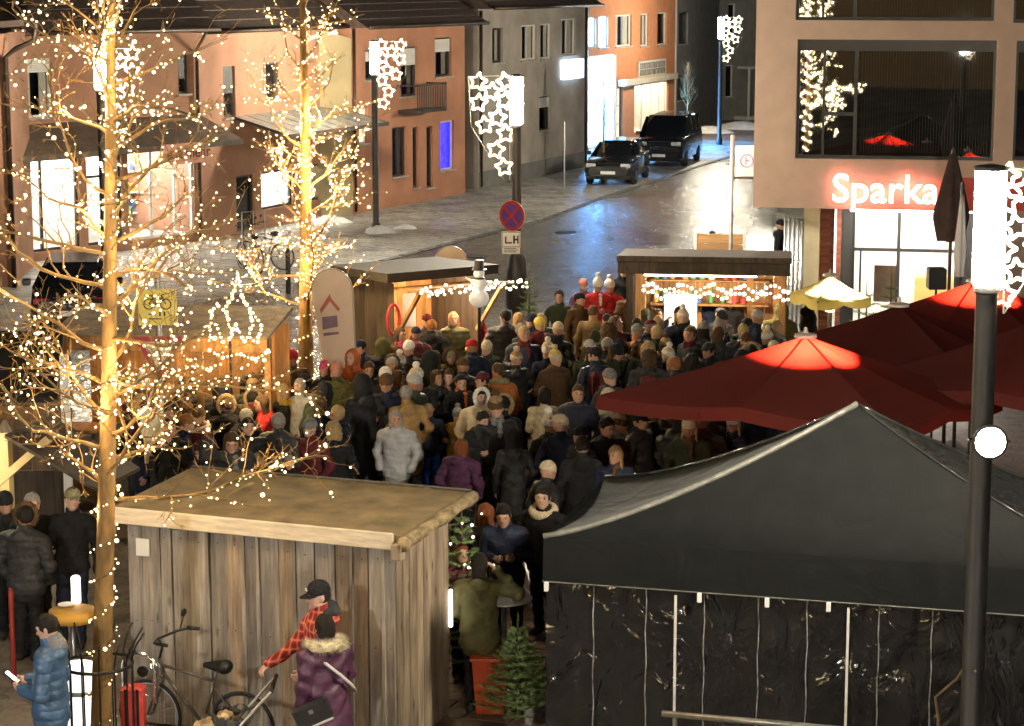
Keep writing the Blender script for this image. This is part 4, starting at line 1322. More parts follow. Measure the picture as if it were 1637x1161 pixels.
# ================================================================ MARKET
def wood(name, c1, c2, knots=True, rough=.75):
    if name in MATS: return MATS[name]
    m = mat(name, c1, rough, 0)
    nt, b = nodes_of(m)
    tc = nt.nodes.new('ShaderNodeTexCoord'); oi = nt.nodes.new('ShaderNodeObjectInfo')
    off = nt.nodes.new('ShaderNodeVectorMath'); off.operation = 'SCALE'
    cmb = nt.nodes.new('ShaderNodeCombineXYZ')
    for i in range(3): nt.links.new(oi.outputs['Random'], cmb.inputs[i])
    nt.links.new(cmb.outputs[0], off.inputs[0]); off.inputs['Scale'].default_value = 37.0
    add = nt.nodes.new('ShaderNodeVectorMath'); add.operation = 'ADD'
    nt.links.new(tc.outputs['Object'], add.inputs[0]); nt.links.new(off.outputs[0], add.inputs[1])
    mp = nt.nodes.new('ShaderNodeMapping'); mp.inputs['Scale'].default_value = (14, 14, 1.1)
    nt.links.new(add.outputs[0], mp.inputs[0])
    n = nt.nodes.new('ShaderNodeTexNoise'); n.inputs['Scale'].default_value = 1.6; n.inputs['Detail'].default_value = 7; n.inputs['Distortion'].default_value = .6
    nt.links.new(mp.outputs[0], n.inputs['Vector'])
    mp2 = nt.nodes.new('ShaderNodeMapping'); mp2.inputs['Scale'].default_value = (60, 60, 1.6)
    nt.links.new(add.outputs[0], mp2.inputs[0])
    n3 = nt.nodes.new('ShaderNodeTexNoise'); n3.inputs['Scale'].default_value = 1.0; n3.inputs['Detail'].default_value = 4
    nt.links.new(mp2.outputs[0], n3.inputs['Vector'])
    r = nt.nodes.new('ShaderNodeValToRGB')
    r.color_ramp.elements[0].position = .3; r.color_ramp.elements[1].position = .72
    r.color_ramp.elements[0].color = c1 + (1,); r.color_ramp.elements[1].color = c2 + (1,)
    mixf = nt.nodes.new('ShaderNodeMath'); mixf.operation = 'MULTIPLY_ADD'; mixf.inputs[1].default_value = .45
    sc_ = nt.nodes.new('ShaderNodeMath'); sc_.operation = 'MULTIPLY'; sc_.inputs[1].default_value = .6
    nt.links.new(n.outputs['Fac'], sc_.inputs[0])
    nt.links.new(n3.outputs['Fac'], mixf.inputs[0]); nt.links.new(sc_.outputs[0], mixf.inputs[2])
    nt.links.new(mixf.outputs[0], r.inputs[0])
    # whole-board tint differs from board to board
    hs = nt.nodes.new('ShaderNodeHueSaturation')
    mr = nt.nodes.new('ShaderNodeMapRange'); mr.inputs['To Min'].default_value = .68; mr.inputs['To Max'].default_value = 1.28
    nt.links.new(oi.outputs['Random'], mr.inputs['Value']); nt.links.new(mr.outputs[0], hs.inputs['Value'])
    nt.links.new(r.outputs[0], hs.inputs['Color'])
    col = hs.outputs[0]
    if knots:
        v = nt.nodes.new('ShaderNodeTexVoronoi'); v.inputs['Scale'].default_value = 1.0
        mp3 = nt.nodes.new('ShaderNodeMapping'); mp3.inputs['Scale'].default_value = (5.5, 5.5, 2.0)
        nt.links.new(add.outputs[0], mp3.inputs[0]); nt.links.new(mp3.outputs[0], v.inputs['Vector'])
        kr = nt.nodes.new('ShaderNodeValToRGB')
        kr.color_ramp.elements[0].position = .03; kr.color_ramp.elements[1].position = .16
        kr.color_ramp.elements[0].color = (.18, .12, .08, 1); kr.color_ramp.elements[1].color = (1, 1, 1, 1)
        nt.links.new(v.outputs['Distance'], kr.inputs[0])
        mm = nt.nodes.new('ShaderNodeMix'); mm.data_type = 'RGBA'; mm.blend_type = 'MULTIPLY'; mm.inputs[0].default_value = .85
        nt.links.new(col, mm.inputs[6]); nt.links.new(kr.outputs[0], mm.inputs[7]); col = mm.outputs[2]
    nt.links.new(col, b.inputs['Base Color'])
    st = nt.nodes.new('ShaderNodeTexNoise'); st.inputs['Scale'].default_value = 1.0; st.inputs['Detail'].default_value = 6
    mp4 = nt.nodes.new('ShaderNodeMapping'); mp4.inputs['Scale'].default_value = (5, 5, 1.6); nt.links.new(add.outputs[0], mp4.inputs[0]); nt.links.new(mp4.outputs[0], st.inputs['Vector'])
    sr = nt.nodes.new('ShaderNodeValToRGB'); sr.color_ramp.elements[0].position = .38; sr.color_ramp.elements[1].position = .6
    sr.color_ramp.elements[0].color = (.5, .5, .55, 1); sr.color_ramp.elements[1].color = (1, 1, 1, 1)
    nt.links.new(st.outputs['Fac'], sr.inputs[0])
    ms_ = nt.nodes.new('ShaderNodeMix'); ms_.data_type = 'RGBA'; ms_.blend_type = 'MULTIPLY'; ms_.inputs[0].default_value = .8
    nt.links.new(col, ms_.inputs[6]); nt.links.new(sr.outputs[0], ms_.inputs[7]); nt.links.new(ms_.outputs[2], b.inputs['Base Color'])
    bp = nt.nodes.new('ShaderNodeBump'); bp.inputs['Strength'].default_value = .5; bp.inputs['Distance'].default_value = .006
    nt.links.new(mixf.outputs[0], bp.inputs['Height']); nt.links.new(bp.outputs[0], b.inputs['Normal'])
    return m
WD_GREY = wood('weathered_board', (.16, .138, .112), (.42, .37, .31))
WD_WARM = wood('warm_board', (.17, .125, .08), (.44, .33, .22))
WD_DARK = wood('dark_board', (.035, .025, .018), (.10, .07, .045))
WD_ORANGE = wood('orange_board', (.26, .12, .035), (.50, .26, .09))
WD_PALE = mat('pale_planed_timber', (.55, .47, .36), .7, .2, 5, .3, 40, stretch=(1, 6, 6))
M_felt = mat('sand_roofing', (.22, .155, .07), .9, .4, 3.0, .8, 110)

# ---- wooden hut in front, its back towards us
HO = Vector((-3.88, 22.1, 0)); HW, HD, HH = 2.94, 1.35, 2.15
hut = empty('wooden_hut', HO, GA, 'weathered wooden plank hut with sand coloured roof at the front', 'hut')
rg = random.Random(8)
part('inner_shell', hut, WD_DARK, lambda b: b.span((.03, .035, 0), (HW - .03, HD - .03, HH - .03)))
x = 0.0
while x < HW - .02:
    w = min(rg.choice((.13, .16, .17, .19, .21)), HW - x)
    if HW - x - w < .07: w = HW - x
    y = rg.uniform(-.022, .012)
    part('board', hut, WD_GREY if rg.random() < .85 else WD_WARM, lambda b: b.bevelbox((x + .007, y, .03 + rg.uniform(0, .02)), (x + w - .007, .03, HH + rg.uniform(-.01, .02)), .007))
    for zn in (.25, 1.1, 1.98):
        part('nail', hut, M_iron, lambda b: b.lathe([(.007, 0), (.006, .004), (.002, .005)], (x + w * .5 + rg.uniform(-.02, .02), y + .001, zn + rg.uniform(-.02, .02)), 6, mtx=Matrix.Rotation(R(90), 3, 'X')))
    if rg.random() < .6:
        part('cover_strip', hut, WD_GREY, lambda b: b.bevelbox((x + w - .02, y - .022, .04), (x + w + .012, y - .001, HH), .005))
    x += w
y = 0.03
while y < HD - .02:
    w = min(rg.choice((.15, .18, .2, .22)), HD - y)
    if HD - y - w < .08: w = HD - y
    q = rg.uniform(0, .014)
    part('board', hut, WD_WARM, lambda b: b.bevelbox((HW - .03, y + .004, .03), (HW + q, y + w - .004, HH + .02), .006))
    y += w
y = .03
while y < HD - .02:
    w = min(.2, HD - y)
    part('board', hut, WD_GREY, lambda b: b.bevelbox((-.005, y + .004, .03), (.03, y + w - .004, HH), .006)); y += w
rf = part('roof', hut, M_felt, lambda b: b.add([(-.12, -.14, HH + .13), (HW + .12, -.14, HH + .13), (HW + .12, 1.55, HH + .19), (-.12, 1.55, HH + .19), (-.12, -.14, HH + .03), (HW + .12, -.14, HH + .03), (HW + .12, 1.55, HH + .1), (-.12, 1.55, HH + .1)],
      [(0, 1, 2, 3), (7, 6, 5, 4), (0, 4, 5, 1), (1, 5, 6, 2), (2, 6, 7, 3), (3, 7, 4, 0)]))
for xs in (.78, 1.75, 2.6): part('roofing_lap', rf, M_felt, lambda b: b.add([(xs, -.14, HH + .133), (xs + .09, -.14, HH + .136), (xs + .09, 1.55, HH + .196), (xs, 1.55, HH + .193), (xs, -.14, HH + .139), (xs, 1.55, HH + .199)], [(0, 1, 2, 3), (4, 1, 2, 5)]))
part('fascia_board', rf, WD_PALE, lambda b: b.bevelbox((-.15, -.185, HH - .01), (HW + .06, -.145, HH + .155), .008))
part('roof_edge_strip', rf, WD_DARK, lambda b: b.bar((-.12, 1.58, HH + .17), (HW + .16, 1.58, HH + .17), .06, .08))
def bark_board(b):
    # rough half log running up the right roof edge
    n = 14; rgg = random.Random(2); pts = []; rad = []
    for i in range(n):
        t = i / (n - 1)
        pts.append((HW + .17 + rgg.uniform(-.01, .01), -.2 + 1.82 * t, HH + .06 + .07 * t)); rad.append(.066 + rgg.uniform(-.009, .009))
    b.tube(pts, rad, 9)
part('half_log', rf, mat('rough_bark', (.26, .19, .10), .9, .55, 16, 1.0, 22, stretch=(1, .5, 1)), bark_board, True)
part('corner_bracket', rf, WD_WARM, lambda b: b.bevelbox((HW + .06, -.22, HH - .1), (HW + .16, -.12, HH + .06), .01))
part('paper_tag', hut, M_swhite, lambda b: b.bevelbox((.12, -.05, HH - .36), (.27, -.035, HH - .18), .004))
part('light_strip', hut, mat('white_tube', (.8, .8, .75), .5, 0, emit=(1, .92, .75), es=3), lambda b: b.bevelbox((HW + .005, HD - .0, .95), (HW + .035, HD + .03, 1.35), .008))

# ---- black pavilion tent
M_tent = mat('black_tent_canvas', (.0075, .008, .008), .7, .2, 5, spec=.15)
M_edge_ = 0
M_tarp = mat('shiny_tarp', (.022, .022, .021), .22, .2, 4)
def wrinkle(m, sc=4.0, dist=.06, st=(1, 1, .35), strength=.9, nt_='RIDGED_MULTIFRACTAL'):
    nt, b = nodes_of(m)
    tc = nt.nodes.new('ShaderNodeTexCoord'); mp = nt.nodes.new('ShaderNodeMapping'); mp.inputs['Scale'].default_value = st
    nt.links.new(tc.outputs['Object'], mp.inputs[0])
    n = nt.nodes.new('ShaderNodeTexNoise'); n.inputs['Scale'].default_value = sc; n.inputs['Detail'].default_value = 3; n.inputs['Distortion'].default_value = 1.2
    if hasattr(n, 'noise_type'): n.noise_type = nt_
    nt.links.new(mp.outputs[0], n.inputs['Vector'])
    bp = nt.nodes.new('ShaderNodeBump'); bp.inputs['Strength'].default_value = strength; bp.inputs['Distance'].default_value = dist
    nt.links.new(n.outputs['Fac'], bp.inputs['Height']); nt.links.new(bp.outputs[0], b.inputs['Normal'])
wrinkle(M_tarp)
wrinkle(M_tent, 2.4, .05, (1, 1, 1), .35, 'FBM')
M_pvc = mat('black_pvc_wall', (.008, .008, .009), .13, .2, 4, spec=.6)
wrinkle(M_pvc, 2.9, .10, (1, 1, .6), .8, 'FBM')
TO = Vector((.30, 20.9, 0)); TW, TD, TE, TP, VAL = 5.6, 2.7, 2.26, 3.44, .42
tent = empty('black_tent', TO, R(-15), 'black pavilion tent with closed shiny walls at the lower right', 'tent')
PK = Vector((TW * .50, TD / 2, TP))
def roof_face(a, c, m, nm):
    def f(b):
        n, mm = 14, 18; vs = []
        for i in range(n + 1):
            t = i / n; zf = t ** 1.4
            for k in range(mm + 1):
                s = k / mm
                e = Vector(a).lerp(Vector(c), s)
                q = e.lerp(PK, t)
                sag = -.16 * math.sin(PI * s) * math.sin(PI * min(1, t + .12)) * (1 - t)
                vs.append((q.x, q.y, TE + (TP - TE) * zf + sag))
        b.add(vs, [(i * (mm + 1) + k, i * (mm + 1) + k + 1, (i + 1) * (mm + 1) + k + 1, (i + 1) * (mm + 1) + k) for i in range(n) for k in range(mm)])
    return part(nm, tent, m, f, True)
cn = [(0, 0), (TW, 0), (TW, TD), (0, TD)]
C3 = [Vector((x, y, TE)) for x, y in cn]
roof_face(C3[0], C3[1], M_tent, 'roof_panel'); roof_face(C3[1], C3[2], M_tarp, 'roof_panel'); roof_face(C3[2], C3[3], M_tarp, 'roof_panel'); roof_face(C3[3], C3[0], M_tent, 'roof_panel')
M_pipe = mat('pale_ridge_piping', (.15, .145, .125), .4, .3, 12, .4, 30)
for i, c in enumerate(C3):
    pts = []; rad = []
    for k in range(19):
        t = k / 18; q = c.lerp(PK, t)
        pts.append((q.x, q.y, TE + (TP - TE) * t ** 1.4 + .012)); rad.append(.030 if i == 0 else .016)
    part('ridge_seam', tent, M_pipe if i in (0,) else M_tarp, lambda b: b.tube(pts, rad, 7), True)
def val(p0, p1, nm='valance'):
    def f(b):
        n = 40; vs = []
        for i in range(n + 1):
            s = i / n; q = Vector(p0).lerp(Vector(p1), s)
            nrm = (Vector(p1) - Vector(p0)).normalized().cross(Vector((0, 0, 1)))
            for z, k in ((TE, .0), (TE - VAL * .5, .02), (TE - VAL, .035)):
                o = nrm * (k + .018 * math.sin(s * 31 + z * 3) * (TE - z))
                vs.append((q.x + o.x, q.y + o.y, z))
        b.add(vs, [(i * 3 + j, i * 3 + j + 1, i * 3 + j + 4, i * 3 + j + 3) for i in range(n) for j in range(2)])
    part(nm, tent, M_tent, f, True)
for i in range(4): val(C3[i], C3[(i + 1) % 4])
part('valance_hem', tent, M_pipe, lambda b: b.tube([(0, -.04, TE - VAL), (TW, -.04, TE - VAL)], .006, 5))
# wall panels along the front, folds and zips between them
def tx_(px, py):
    return plane_hit(tent, px, py)[0]
edges = [0.02] + [tx_(p_, 1000) for p_ in (948, 1032, 1125, 1212, 1290, 1405, 1490)] + [TW - .02]
for i in range(len(edges) - 1):
    a, c = edges[i], edges[i + 1]
    rgp = random.Random(i)
    def f(b):
        n, m = 18, 16; vs = []
        ph = rgp.uniform(0, 6)
        for j in range(m + 1):
            z = TE - VAL + .05 - (TE - VAL + .04) * j / m
            for k in range(n + 1):
                s = k / n
                yy = .03 + .010 * math.sin(s * 9 + ph + z * 1.3) * math.sin(PI * s) + .004 * math.sin(s * 23 + ph * 2) * math.sin(PI * s) + .012 * math.sin(z * 7.3 + ph) * math.sin(PI * s)
                # horizontal fold creases
                for zc in (1.45, .98, .5): yy -= .012 * math.exp(-((z - zc) / .02) ** 2) * (i in (1, 2, 3))
                vs.append((a + (c - a) * s, yy, z))
        b.add(vs, [(j * (n + 1) + k, j * (n + 1) + n + 1 + k, j * (n + 1) + n + 2 + k, j * (n + 1) + k + 1) for j in range(m) for k in range(n)])
    part('wall_panel', tent, M_pvc, f, True)
    if i: part('zip_seam', tent, mat('grey_zip', (.24, .24, .23), .25, .6, 9, .6, 60), lambda b: b.tube([(a + .006 * math.sin(q * 1.7 + i), .018, .02 + (TE - VAL) * q / 12) for q in range(13)], .007, 5), True)
for px in (1080, 1356):
    s_ = tx_(px, 1000)
    part('white_strip', tent, mat('white_webbing', (.62, .60, .55), .5, .1), lambda b: b.bevelbox((s_ - .012, -.02, .02), (s_ + .012, -.008, TE - VAL - .05), .003))
for px, py in ((1120, 946), (1228, 955), (1326, 962), (876, 926)):
    s_ = tx_(px, py)
    part('clip', tent, M_swhite, lambda b: b.bevelbox((s_ - .02, -.075, TE - VAL - .09), (s_ + .02, -.045, TE - VAL + .0), .004))
for c in cn:
    part('leg', tent, mat('grey_tent_leg', (.2, .2, .2), .4, .1, metal=.5), lambda b: b.span((c[0] - .02 + (.05 if c[0] == 0 else -.05), c[1] - .02 + (.1 if c[1] == 0 else -.06), 0), (c[0] + .02 + (.05 if c[0] == 0 else -.05), c[1] + .02 + (.1 if c[1] == 0 else -.06), TE - .02)))
for a, c in ((C3[0], C3[3]), (C3[1], C3[2])):
    part('wall_panel', tent, M_pvc, lambda b: b.add([(a.x + (.02 if a.x == 0 else -.02), .02, 0), (c.x + (.02 if a.x == 0 else -.02), TD - .02, 0), (c.x + (.02 if a.x == 0 else -.02), TD - .02, TE - .05), (a.x + (.02 if a.x == 0 else -.02), .02, TE - .05)], [(0, 1, 2, 3)]))
# rail in front of the tent
rp0 = at_y(1062, 1141, 19.3); rp1 = at_y(1330, 1160, 18.9)
rl = empty('barrier_rail', (rp0.x, rp0.y, 0), math.atan2(rp1.y - rp0.y, rp1.x - rp0.x), 'low metal barrier rail in front of the black tent', 'barrier')
LL = (Vector((rp1.x, rp1.y)) - Vector((rp0.x, rp0.y))).length
part('top_rail', rl, mat('worn_steel_rail', (.35, .33, .28), .35, .3, 8, metal=.7), lambda b: b.tube([(-.02, 0, rp0.z), (LL + 1.2, 0, rp0.z)], .03, 8), True)
for x in (.1, LL / 2 + .3, LL + 1.0): part('post', rl, mat('worn_steel_rail', None), lambda b: b.tube([(x, .0, 0), (x, .0, rp0.z - .02)], .022, 8), True)

# ---- red parasols
def cloth(name, col, tr=.5, dk=1.0):
    if name in MATS: return MATS[name]
    m = bpy.data.materials.new(name); m.use_nodes = True; nt = m.node_tree
    for n in list(nt.nodes): nt.nodes.remove(n)
    out = nt.nodes.new('ShaderNodeOutputMaterial'); d = nt.nodes.new('ShaderNodeBsdfDiffuse'); t = nt.nodes.new('ShaderNodeBsdfTranslucent'); mx = nt.nodes.new('ShaderNodeMixShader')
    n = nt.nodes.new('ShaderNodeTexNoise'); n.inputs['Scale'].default_value = 40; n.inputs['Detail'].default_value = 3
    bp = nt.nodes.new('ShaderNodeBump'); bp.inputs['Strength'].default_value = .2; bp.inputs['Distance'].default_value = .01
    nt.links.new(n.outputs['Fac'], bp.inputs['Height']); nt.links.new(bp.outputs[0], d.inputs['Normal'])
    d.inputs[0].default_value = (dk if hasattr(dk, '__len__') else tuple(v * dk for v in col)) + (1,); t.inputs[0].default_value = col + (1,); mx.inputs[0].default_value = tr
    nt.links.new(d.outputs[0], mx.inputs[1]); nt.links.new(t.outputs[0], mx.inputs[2]); nt.links.new(mx.outputs[0], out.inputs[0])
    MATS[name] = m
    return m
M_red = cloth('red_parasol_cloth', (.55, .045, .03), .5, (.11, .034, .028))
M_rib = mat('parasol_rib', (.06, .05, .045), .5, .1)
def parasol(px, py, zap, zed, half, ang, label, lit, m=M_red, tilt=(0, 0), group='red market parasols', energy=14, lcol=(1, .55, .4)):
    c = at_z(px, py, zap)
    o = empty('parasol', (c.x, c.y, 0), ang, label, 'parasol', group)
    top = empty('x'); bpy.data.objects.remove(top)
    A = Vector((0, 0, zap)); cs = []
    for i in range(8):
        a = R(45) * i + R(45)
        r_ = half * math.sqrt(2) if i % 2 == 0 else half * .985
        z = zed if i % 2 == 0 else zed + .04
        x, y = r_ * math.cos(a), r_ * math.sin(a)
        cs.append(Vector((x, y, z + tilt[0] * x + tilt[1] * y)))
    def cp(b):
        n = 8; vs = []; fs = []
        for k in range(8):
            p, q = cs[k], cs[(k + 1) % 8]; m_ = 6; base = len(vs)
            for i in range(n + 1):
                t = .02 + .98 * i / n
                for j in range(m_ + 1):
                    s = j / m_; e = p.lerp(q, s); w = A.lerp(e, t)
                    w.z -= .075 * math.sin(PI * s) * t + .03 * math.sin(PI * t)
                    vs.append(w)
            fs += [(base + i * (m_ + 1) + j, base + i * (m_ + 1) + j + 1, base + (i + 1) * (m_ + 1) + j + 1, base + (i + 1) * (m_ + 1) + j) for i in range(n) for j in range(m_)]
        b.add(vs, fs)
    can = part('canopy', o, m, cp, True)
    def vl(b):
        for k in range(8):
            p, q = cs[k], cs[(k + 1) % 8]; vs = []
            for j in range(7):
                e = p.lerp(q, j / 6); e.z -= .05 * math.sin(PI * j / 6)
                vs += [e, e + Vector((e.x * .004, e.y * .004, -.16))]
            b.add(vs, [(2 * j, 2 * j + 1, 2 * j + 3, 2 * j + 2) for j in range(6)])
    part('valance', can, m, vl, True)
    for k in range(8): part('rib', o, M_rib, lambda b: b.bar(A + Vector((0, 0, -.06)), cs[k] + Vector((0, 0, -.04)), .02, .03))
    part('pole', o, M_rib, lambda b: b.lathe([(.05, 0), (.035, .1), (.032, zap - .05)], seg=12), 'auto')
    part('base', o, mat('parasol_foot', (.12, .12, .12), .8, .2), lambda b: b.bevelbox((-.4, -.4, 0), (.4, .4, .09), .02))
    part('finial', o, mat('parasol_finial', (.5, .42, .36), .5, .1), lambda b: b.lathe([(.14, zap - .015), (.13, zap + .02), (.03, zap + .04), (.02, zap + .1), (.004, zap + .11)], seg=12), 'auto')
    if lit:
        part('lamp_ring', o, mat('parasol_lamp', (1, 1, 1), .5, 0, emit=(1, .6, .4), es=5), lambda b: b.lathe([(.045, zap - .62), (.075, zap - .61), (.075, zap - .58), (.045, zap - .57)], seg=12))
        l = bpy.data.lights.new('parasol_uplight', 'SPOT'); l.energy = energy; l.color = lcol; l.spot_size = R(138); l.spot_blend = .12; l.shadow_soft_size = .04
        lo_ = bpy.data.objects.new('parasol_uplight', l); C.objects.link(lo_); lo_.parent = o; lo_.location = (.12, -.1, zap - .52); lo_.rotation_euler = (R(180), 0, 0)
    return o
PA = math.atan2(4.9, 2.9) - R(90)
parasol(1288, 537, 3.25, 2.50, 1.86, PA, 'front red parasol glowing at its tip, nearest the crowd', True, tilt=(.0, -.075), energy=190, lcol=(1, .32, .2))
parasol(1437, 488, 3.25, 2.50, 1.80, PA, 'unlit dark red parasol, second in the row behind the front one', False, tilt=(.0, -.05))
parasol(1560, 449, 3.25, 2.50, 1.80, PA, 'red parasol glowing behind the nearest lamp post, third in the row', True, tilt=(.0, -.05), energy=130, lcol=(1, .32, .2))
parasol(1660, 512, 3.25, 2.50, 1.80, PA, 'red brown parasol at the right edge behind the lamp', False, tilt=(.0, -.05))
parasol(1328, 440, 2.55, 2.22, .50, R(20), 'small yellow lit parasol in front of the bank', True, m=cloth('yellow_parasol_cloth', (.85, .74, .30), .6), group=None, energy=170, lcol=(1, .92, .7))
# closed parasols
def closed_parasol(px, ytop, ybot, Y, r_, m, label, seed):
    t = at_y(px, ytop, Y); bt = at_y(px, ybot, Y)
    o = empty('closed_parasol', (t.x, Y, 0), 0, label, 'parasol')
    L = t.z - bt.z
    def f(b):
        n = 24; vs = []; fs = []; rows = 12
        for i in range(rows + 1):
            f_ = i / rows
            rad = r_ * (.18 + .82 * min(1, f_ * 1.5)) * (1 if f_ < .75 else 1 - .25 * (f_ - .75) * 4)
            for k in range(n):
                a = 2 * PI * k / n
                w = rad * (1 + .28 * math.sin(a * 6 + .5 * f_))
                vs.append((w * math.cos(a), w * math.sin(a), t.z - L * f_))
        for i in range(rows):
            for k in range(n): fs.append((i * n + k, i * n + n + k, i * n + n + (k + 1) % n, i * n + (k + 1) % n))
        b.add(vs, fs + [tuple(range(n))])
    part('folded_canopy', o, m, f, True)
    part('pole', o, M_rib, lambda b: b.lathe([(.03, 0), (.03, t.z + .06), (.01, t.z + .1)], seg=10), 'auto')
    part('base', o, mat('parasol_foot', None), lambda b: b.bevelbox((-.3, -.3, 0), (.3, .3, .08), .02))
    return o
closed_parasol(1524, 246, 385, 35.5, .25, mat('dark_brown_cloth', (.06, .035, .03), .8, .2), 'closed dark brown parasol covering the end of the lettering', 1)
closed_parasol(1539, 300, 442, 35.0, .09, mat('white_cloth', (.75, .72, .72), .8, .05), 'closed slim white parasol left of the nearest lamp', 2)
bx0 = at_y(1497, 445, 35.2)
spk = part('loudspeaker', None, mat('black_box', (.02, .02, .02), .6, .2), lambda b: b.bevelbox((-.14, -.12, -.17), (.14, .12, .17), .02))
spk.location = (bx0.x, 35.2, bx0.z); tag(spk, 'black box loudspeaker on a stand above the red parasols', 'loudspeaker')
part('stand', spk, M_iron, lambda b: b.tube([(0, 0, -.17), (0, 0, -bx0.z)], .02, 8))

# ---- market booth at the right with garland
def plank_wall(root, x0, x1, y, z0, z1, m, w=.16, axis='x', th=.025, horiz=False):
    if horiz:
        z = z0
        while z < z1 - .02:
            h_ = min(w, z1 - z)
            part('plank', root, m, lambda b: b.bevelbox((x0, y, z + .004), (x1, y + th, z + h_ - .004), .005) if axis == 'x' else b.bevelbox((y, x0, z + .004), (y + th, x1, z + h_ - .004), .005))
            z += h_
        return
    x = x0
    while x < x1 - .02:
        ww_ = min(w, x1 - x)
        part('plank', root, m, lambda b: b.bevelbox((x + .004, y, z0), (x + ww_ - .004, y + th, z1), .005) if axis == 'x' else b.bevelbox((y, x + .004, z0), (y + th, x + ww_ - .004, z1), .005))
        x += ww_
q0 = at_z(1004, 432, 2.36); q1 = at_z(1256, 436, 2.36)
BW = (Vector((q1.x, q1.y)) - Vector((q0.x, q0.y))).length
booth = empty('market_booth', (q0.x, q0.y, 0), math.atan2(q1.y - q0.y, q1.x - q0.x), 'wooden market booth with lit bulb garland before the bank', 'market stall')
BD = 2.0
part('roof', booth, WD_DARK, lambda b: b.add([(-.18, -.35, 2.66), (BW + .1, -.35, 2.66), (BW + .1, BD, 2.5), (-.18, BD, 2.5), (-.18, -.35, 2.56), (BW + .1, -.35, 2.56), (BW + .1, BD, 2.42), (-.18, BD, 2.42)], [(0, 1, 2, 3), (7, 6, 5, 4), (0, 4, 5, 1), (1, 5, 6, 2), (2, 6, 7, 3), (3, 7, 4, 0)]))
part('fascia', booth, WD_DARK, lambda b: b.bevelbox((-.16, -.33, 2.34), (BW + .08, -.29, 2.555), .01))
plank_wall(booth, 0, BW, -.03, 0, 1.05, WD_ORANGE)
part('counter', booth, WD_ORANGE, lambda b: b.bevelbox((-.02, -.3, 1.056), (BW + .02, .3, 1.10), .01))
plank_wall(booth, 0, BW, BD - .03, 0, 2.42, WD_ORANGE)
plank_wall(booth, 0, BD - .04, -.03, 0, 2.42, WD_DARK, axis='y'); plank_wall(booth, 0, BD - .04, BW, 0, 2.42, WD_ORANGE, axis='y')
for x in (.0, .22, BW - .66, BW - .1): part('post', booth, WD_ORANGE if x else WD_DARK, lambda b: b.bevelbox((x, -.02, 1.10), (x + .1, .08, 2.36), .008))
part('light_tube', booth, mat('booth_tube', (1, 1, 1), .5, 0, emit=(1, .82, .6), es=7), lambda b: b.bevelbox((.3, -.27, 2.30), (BW - .5, -.24, 2.325), .005))
part('shelf', booth, WD_ORANGE, lambda b: (b.bevelbox((.3, BD - .4, 1.5), (BW - .3, BD - .06, 1.54), .005), b.bevelbox((.3, BD - .4, 1.95), (BW - .3, BD - .06, 1.98), .005)))
rg = random.Random(21)
for z in (1.542, 1.982):
    x = .4
    while x < BW - .6:
        rr = rg.uniform(.04, .07); hh = rg.uniform(.12, .26)
        part('jar', booth, rg.choice(DISP), lambda b: b.lathe([(rr, z), (rr, z + hh * .7), (rr * .5, z + hh * .85), (rr * .5, z + hh)], (x, BD - .23, 0), 10), 'auto')
        x += rg.uniform(.14, .26)
part('bright_sheet', booth, mat('white_serving_board', (.9, .9, .88), .6, .03), lambda b: b.bevelbox((.62, .6, 1.1), (1.2, .64, 1.85), .01))
point_light('booth_lamp', (BW * .33, .25, 2.15), 60, (1, .85, .68), .06, booth); point_light('booth_lamp', (BW * .75, .25, 2.15), 40, (1, .72, .42), .06, booth)
bq = []; bl_ = []
ca, sa = math.cos(booth.rotation_euler[2]), math.sin(booth.rotation_euler[2])
for row in range(2):
    ln = []
    for i in range(34):
        x = .3 + (BW - .25) * i / 33
        l = Vector((x, -.31 + rg.uniform(-.03, .03), 2.10 - row * .12 + .05 * math.sin(i * .9 + row) + rg.uniform(-.03, .03)))
        wv = Vector((q0.x + l.x * ca - l.y * sa, q0.y + l.x * sa + l.y * ca, l.z))
        ln.append(wv); bq.append((wv, rg.uniform(.022, .045)))
    bl_.append(ln)
light_chain('light_garland', 'double garland of white bulbs hung across the right market booth', bq, bl_, BULB_C, E_bulbw)

# ---- stall in the middle with raised flap
mc = at_z(628, 452, 2.30)
ms = empty('market_stall', (mc.x, mc.y, 0), R(33), 'dark roofed wooden stall with raised flap and glowing interior', 'market stall')
SW, SD = 1.75, 1.65
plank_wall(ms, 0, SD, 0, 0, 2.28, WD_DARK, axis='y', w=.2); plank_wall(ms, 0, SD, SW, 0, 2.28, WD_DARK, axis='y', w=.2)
plank_wall(ms, .03, SW, SD - .02, 0, 2.28, WD_ORANGE, w=.2); plank_wall(ms, .03, SW, 0, 0, 1.0, WD_DARK, w=.2)
part('roof', ms, mat('dark_tar_sheet', (.018, .014, .011), .8, .4, 4, .4, 20), lambda b: b.add([(-.25, -.25, 2.5), (SW + .25, -.25, 2.5), (SW + .25, SD + .2, 2.42), (-.25, SD + .2, 2.42), (-.25, -.25, 2.34), (SW + .25, -.25, 2.34), (SW + .25, SD + .2, 2.28), (-.25, SD + .2, 2.28)], [(0, 1, 2, 3), (7, 6, 5, 4), (0, 4, 5, 1), (1, 5, 6, 2), (2, 6, 7, 3), (3, 7, 4, 0)]))
part('flap', ms, WD_ORANGE, lambda b: b.add([(.0, -.03, 2.22), (SW, -.03, 2.22), (SW + .05, -1.0, 2.30), (-.05, -1.0, 2.30), (.0, -.03, 2.18), (SW, -.03, 2.18), (SW + .05, -1.0, 2.26), (-.05, -1.0, 2.26)], [(0, 1, 2, 3), (7, 6, 5, 4), (0, 4, 5, 1), (1, 5, 6, 2), (2, 6, 7, 3), (3, 7, 4, 0)]))
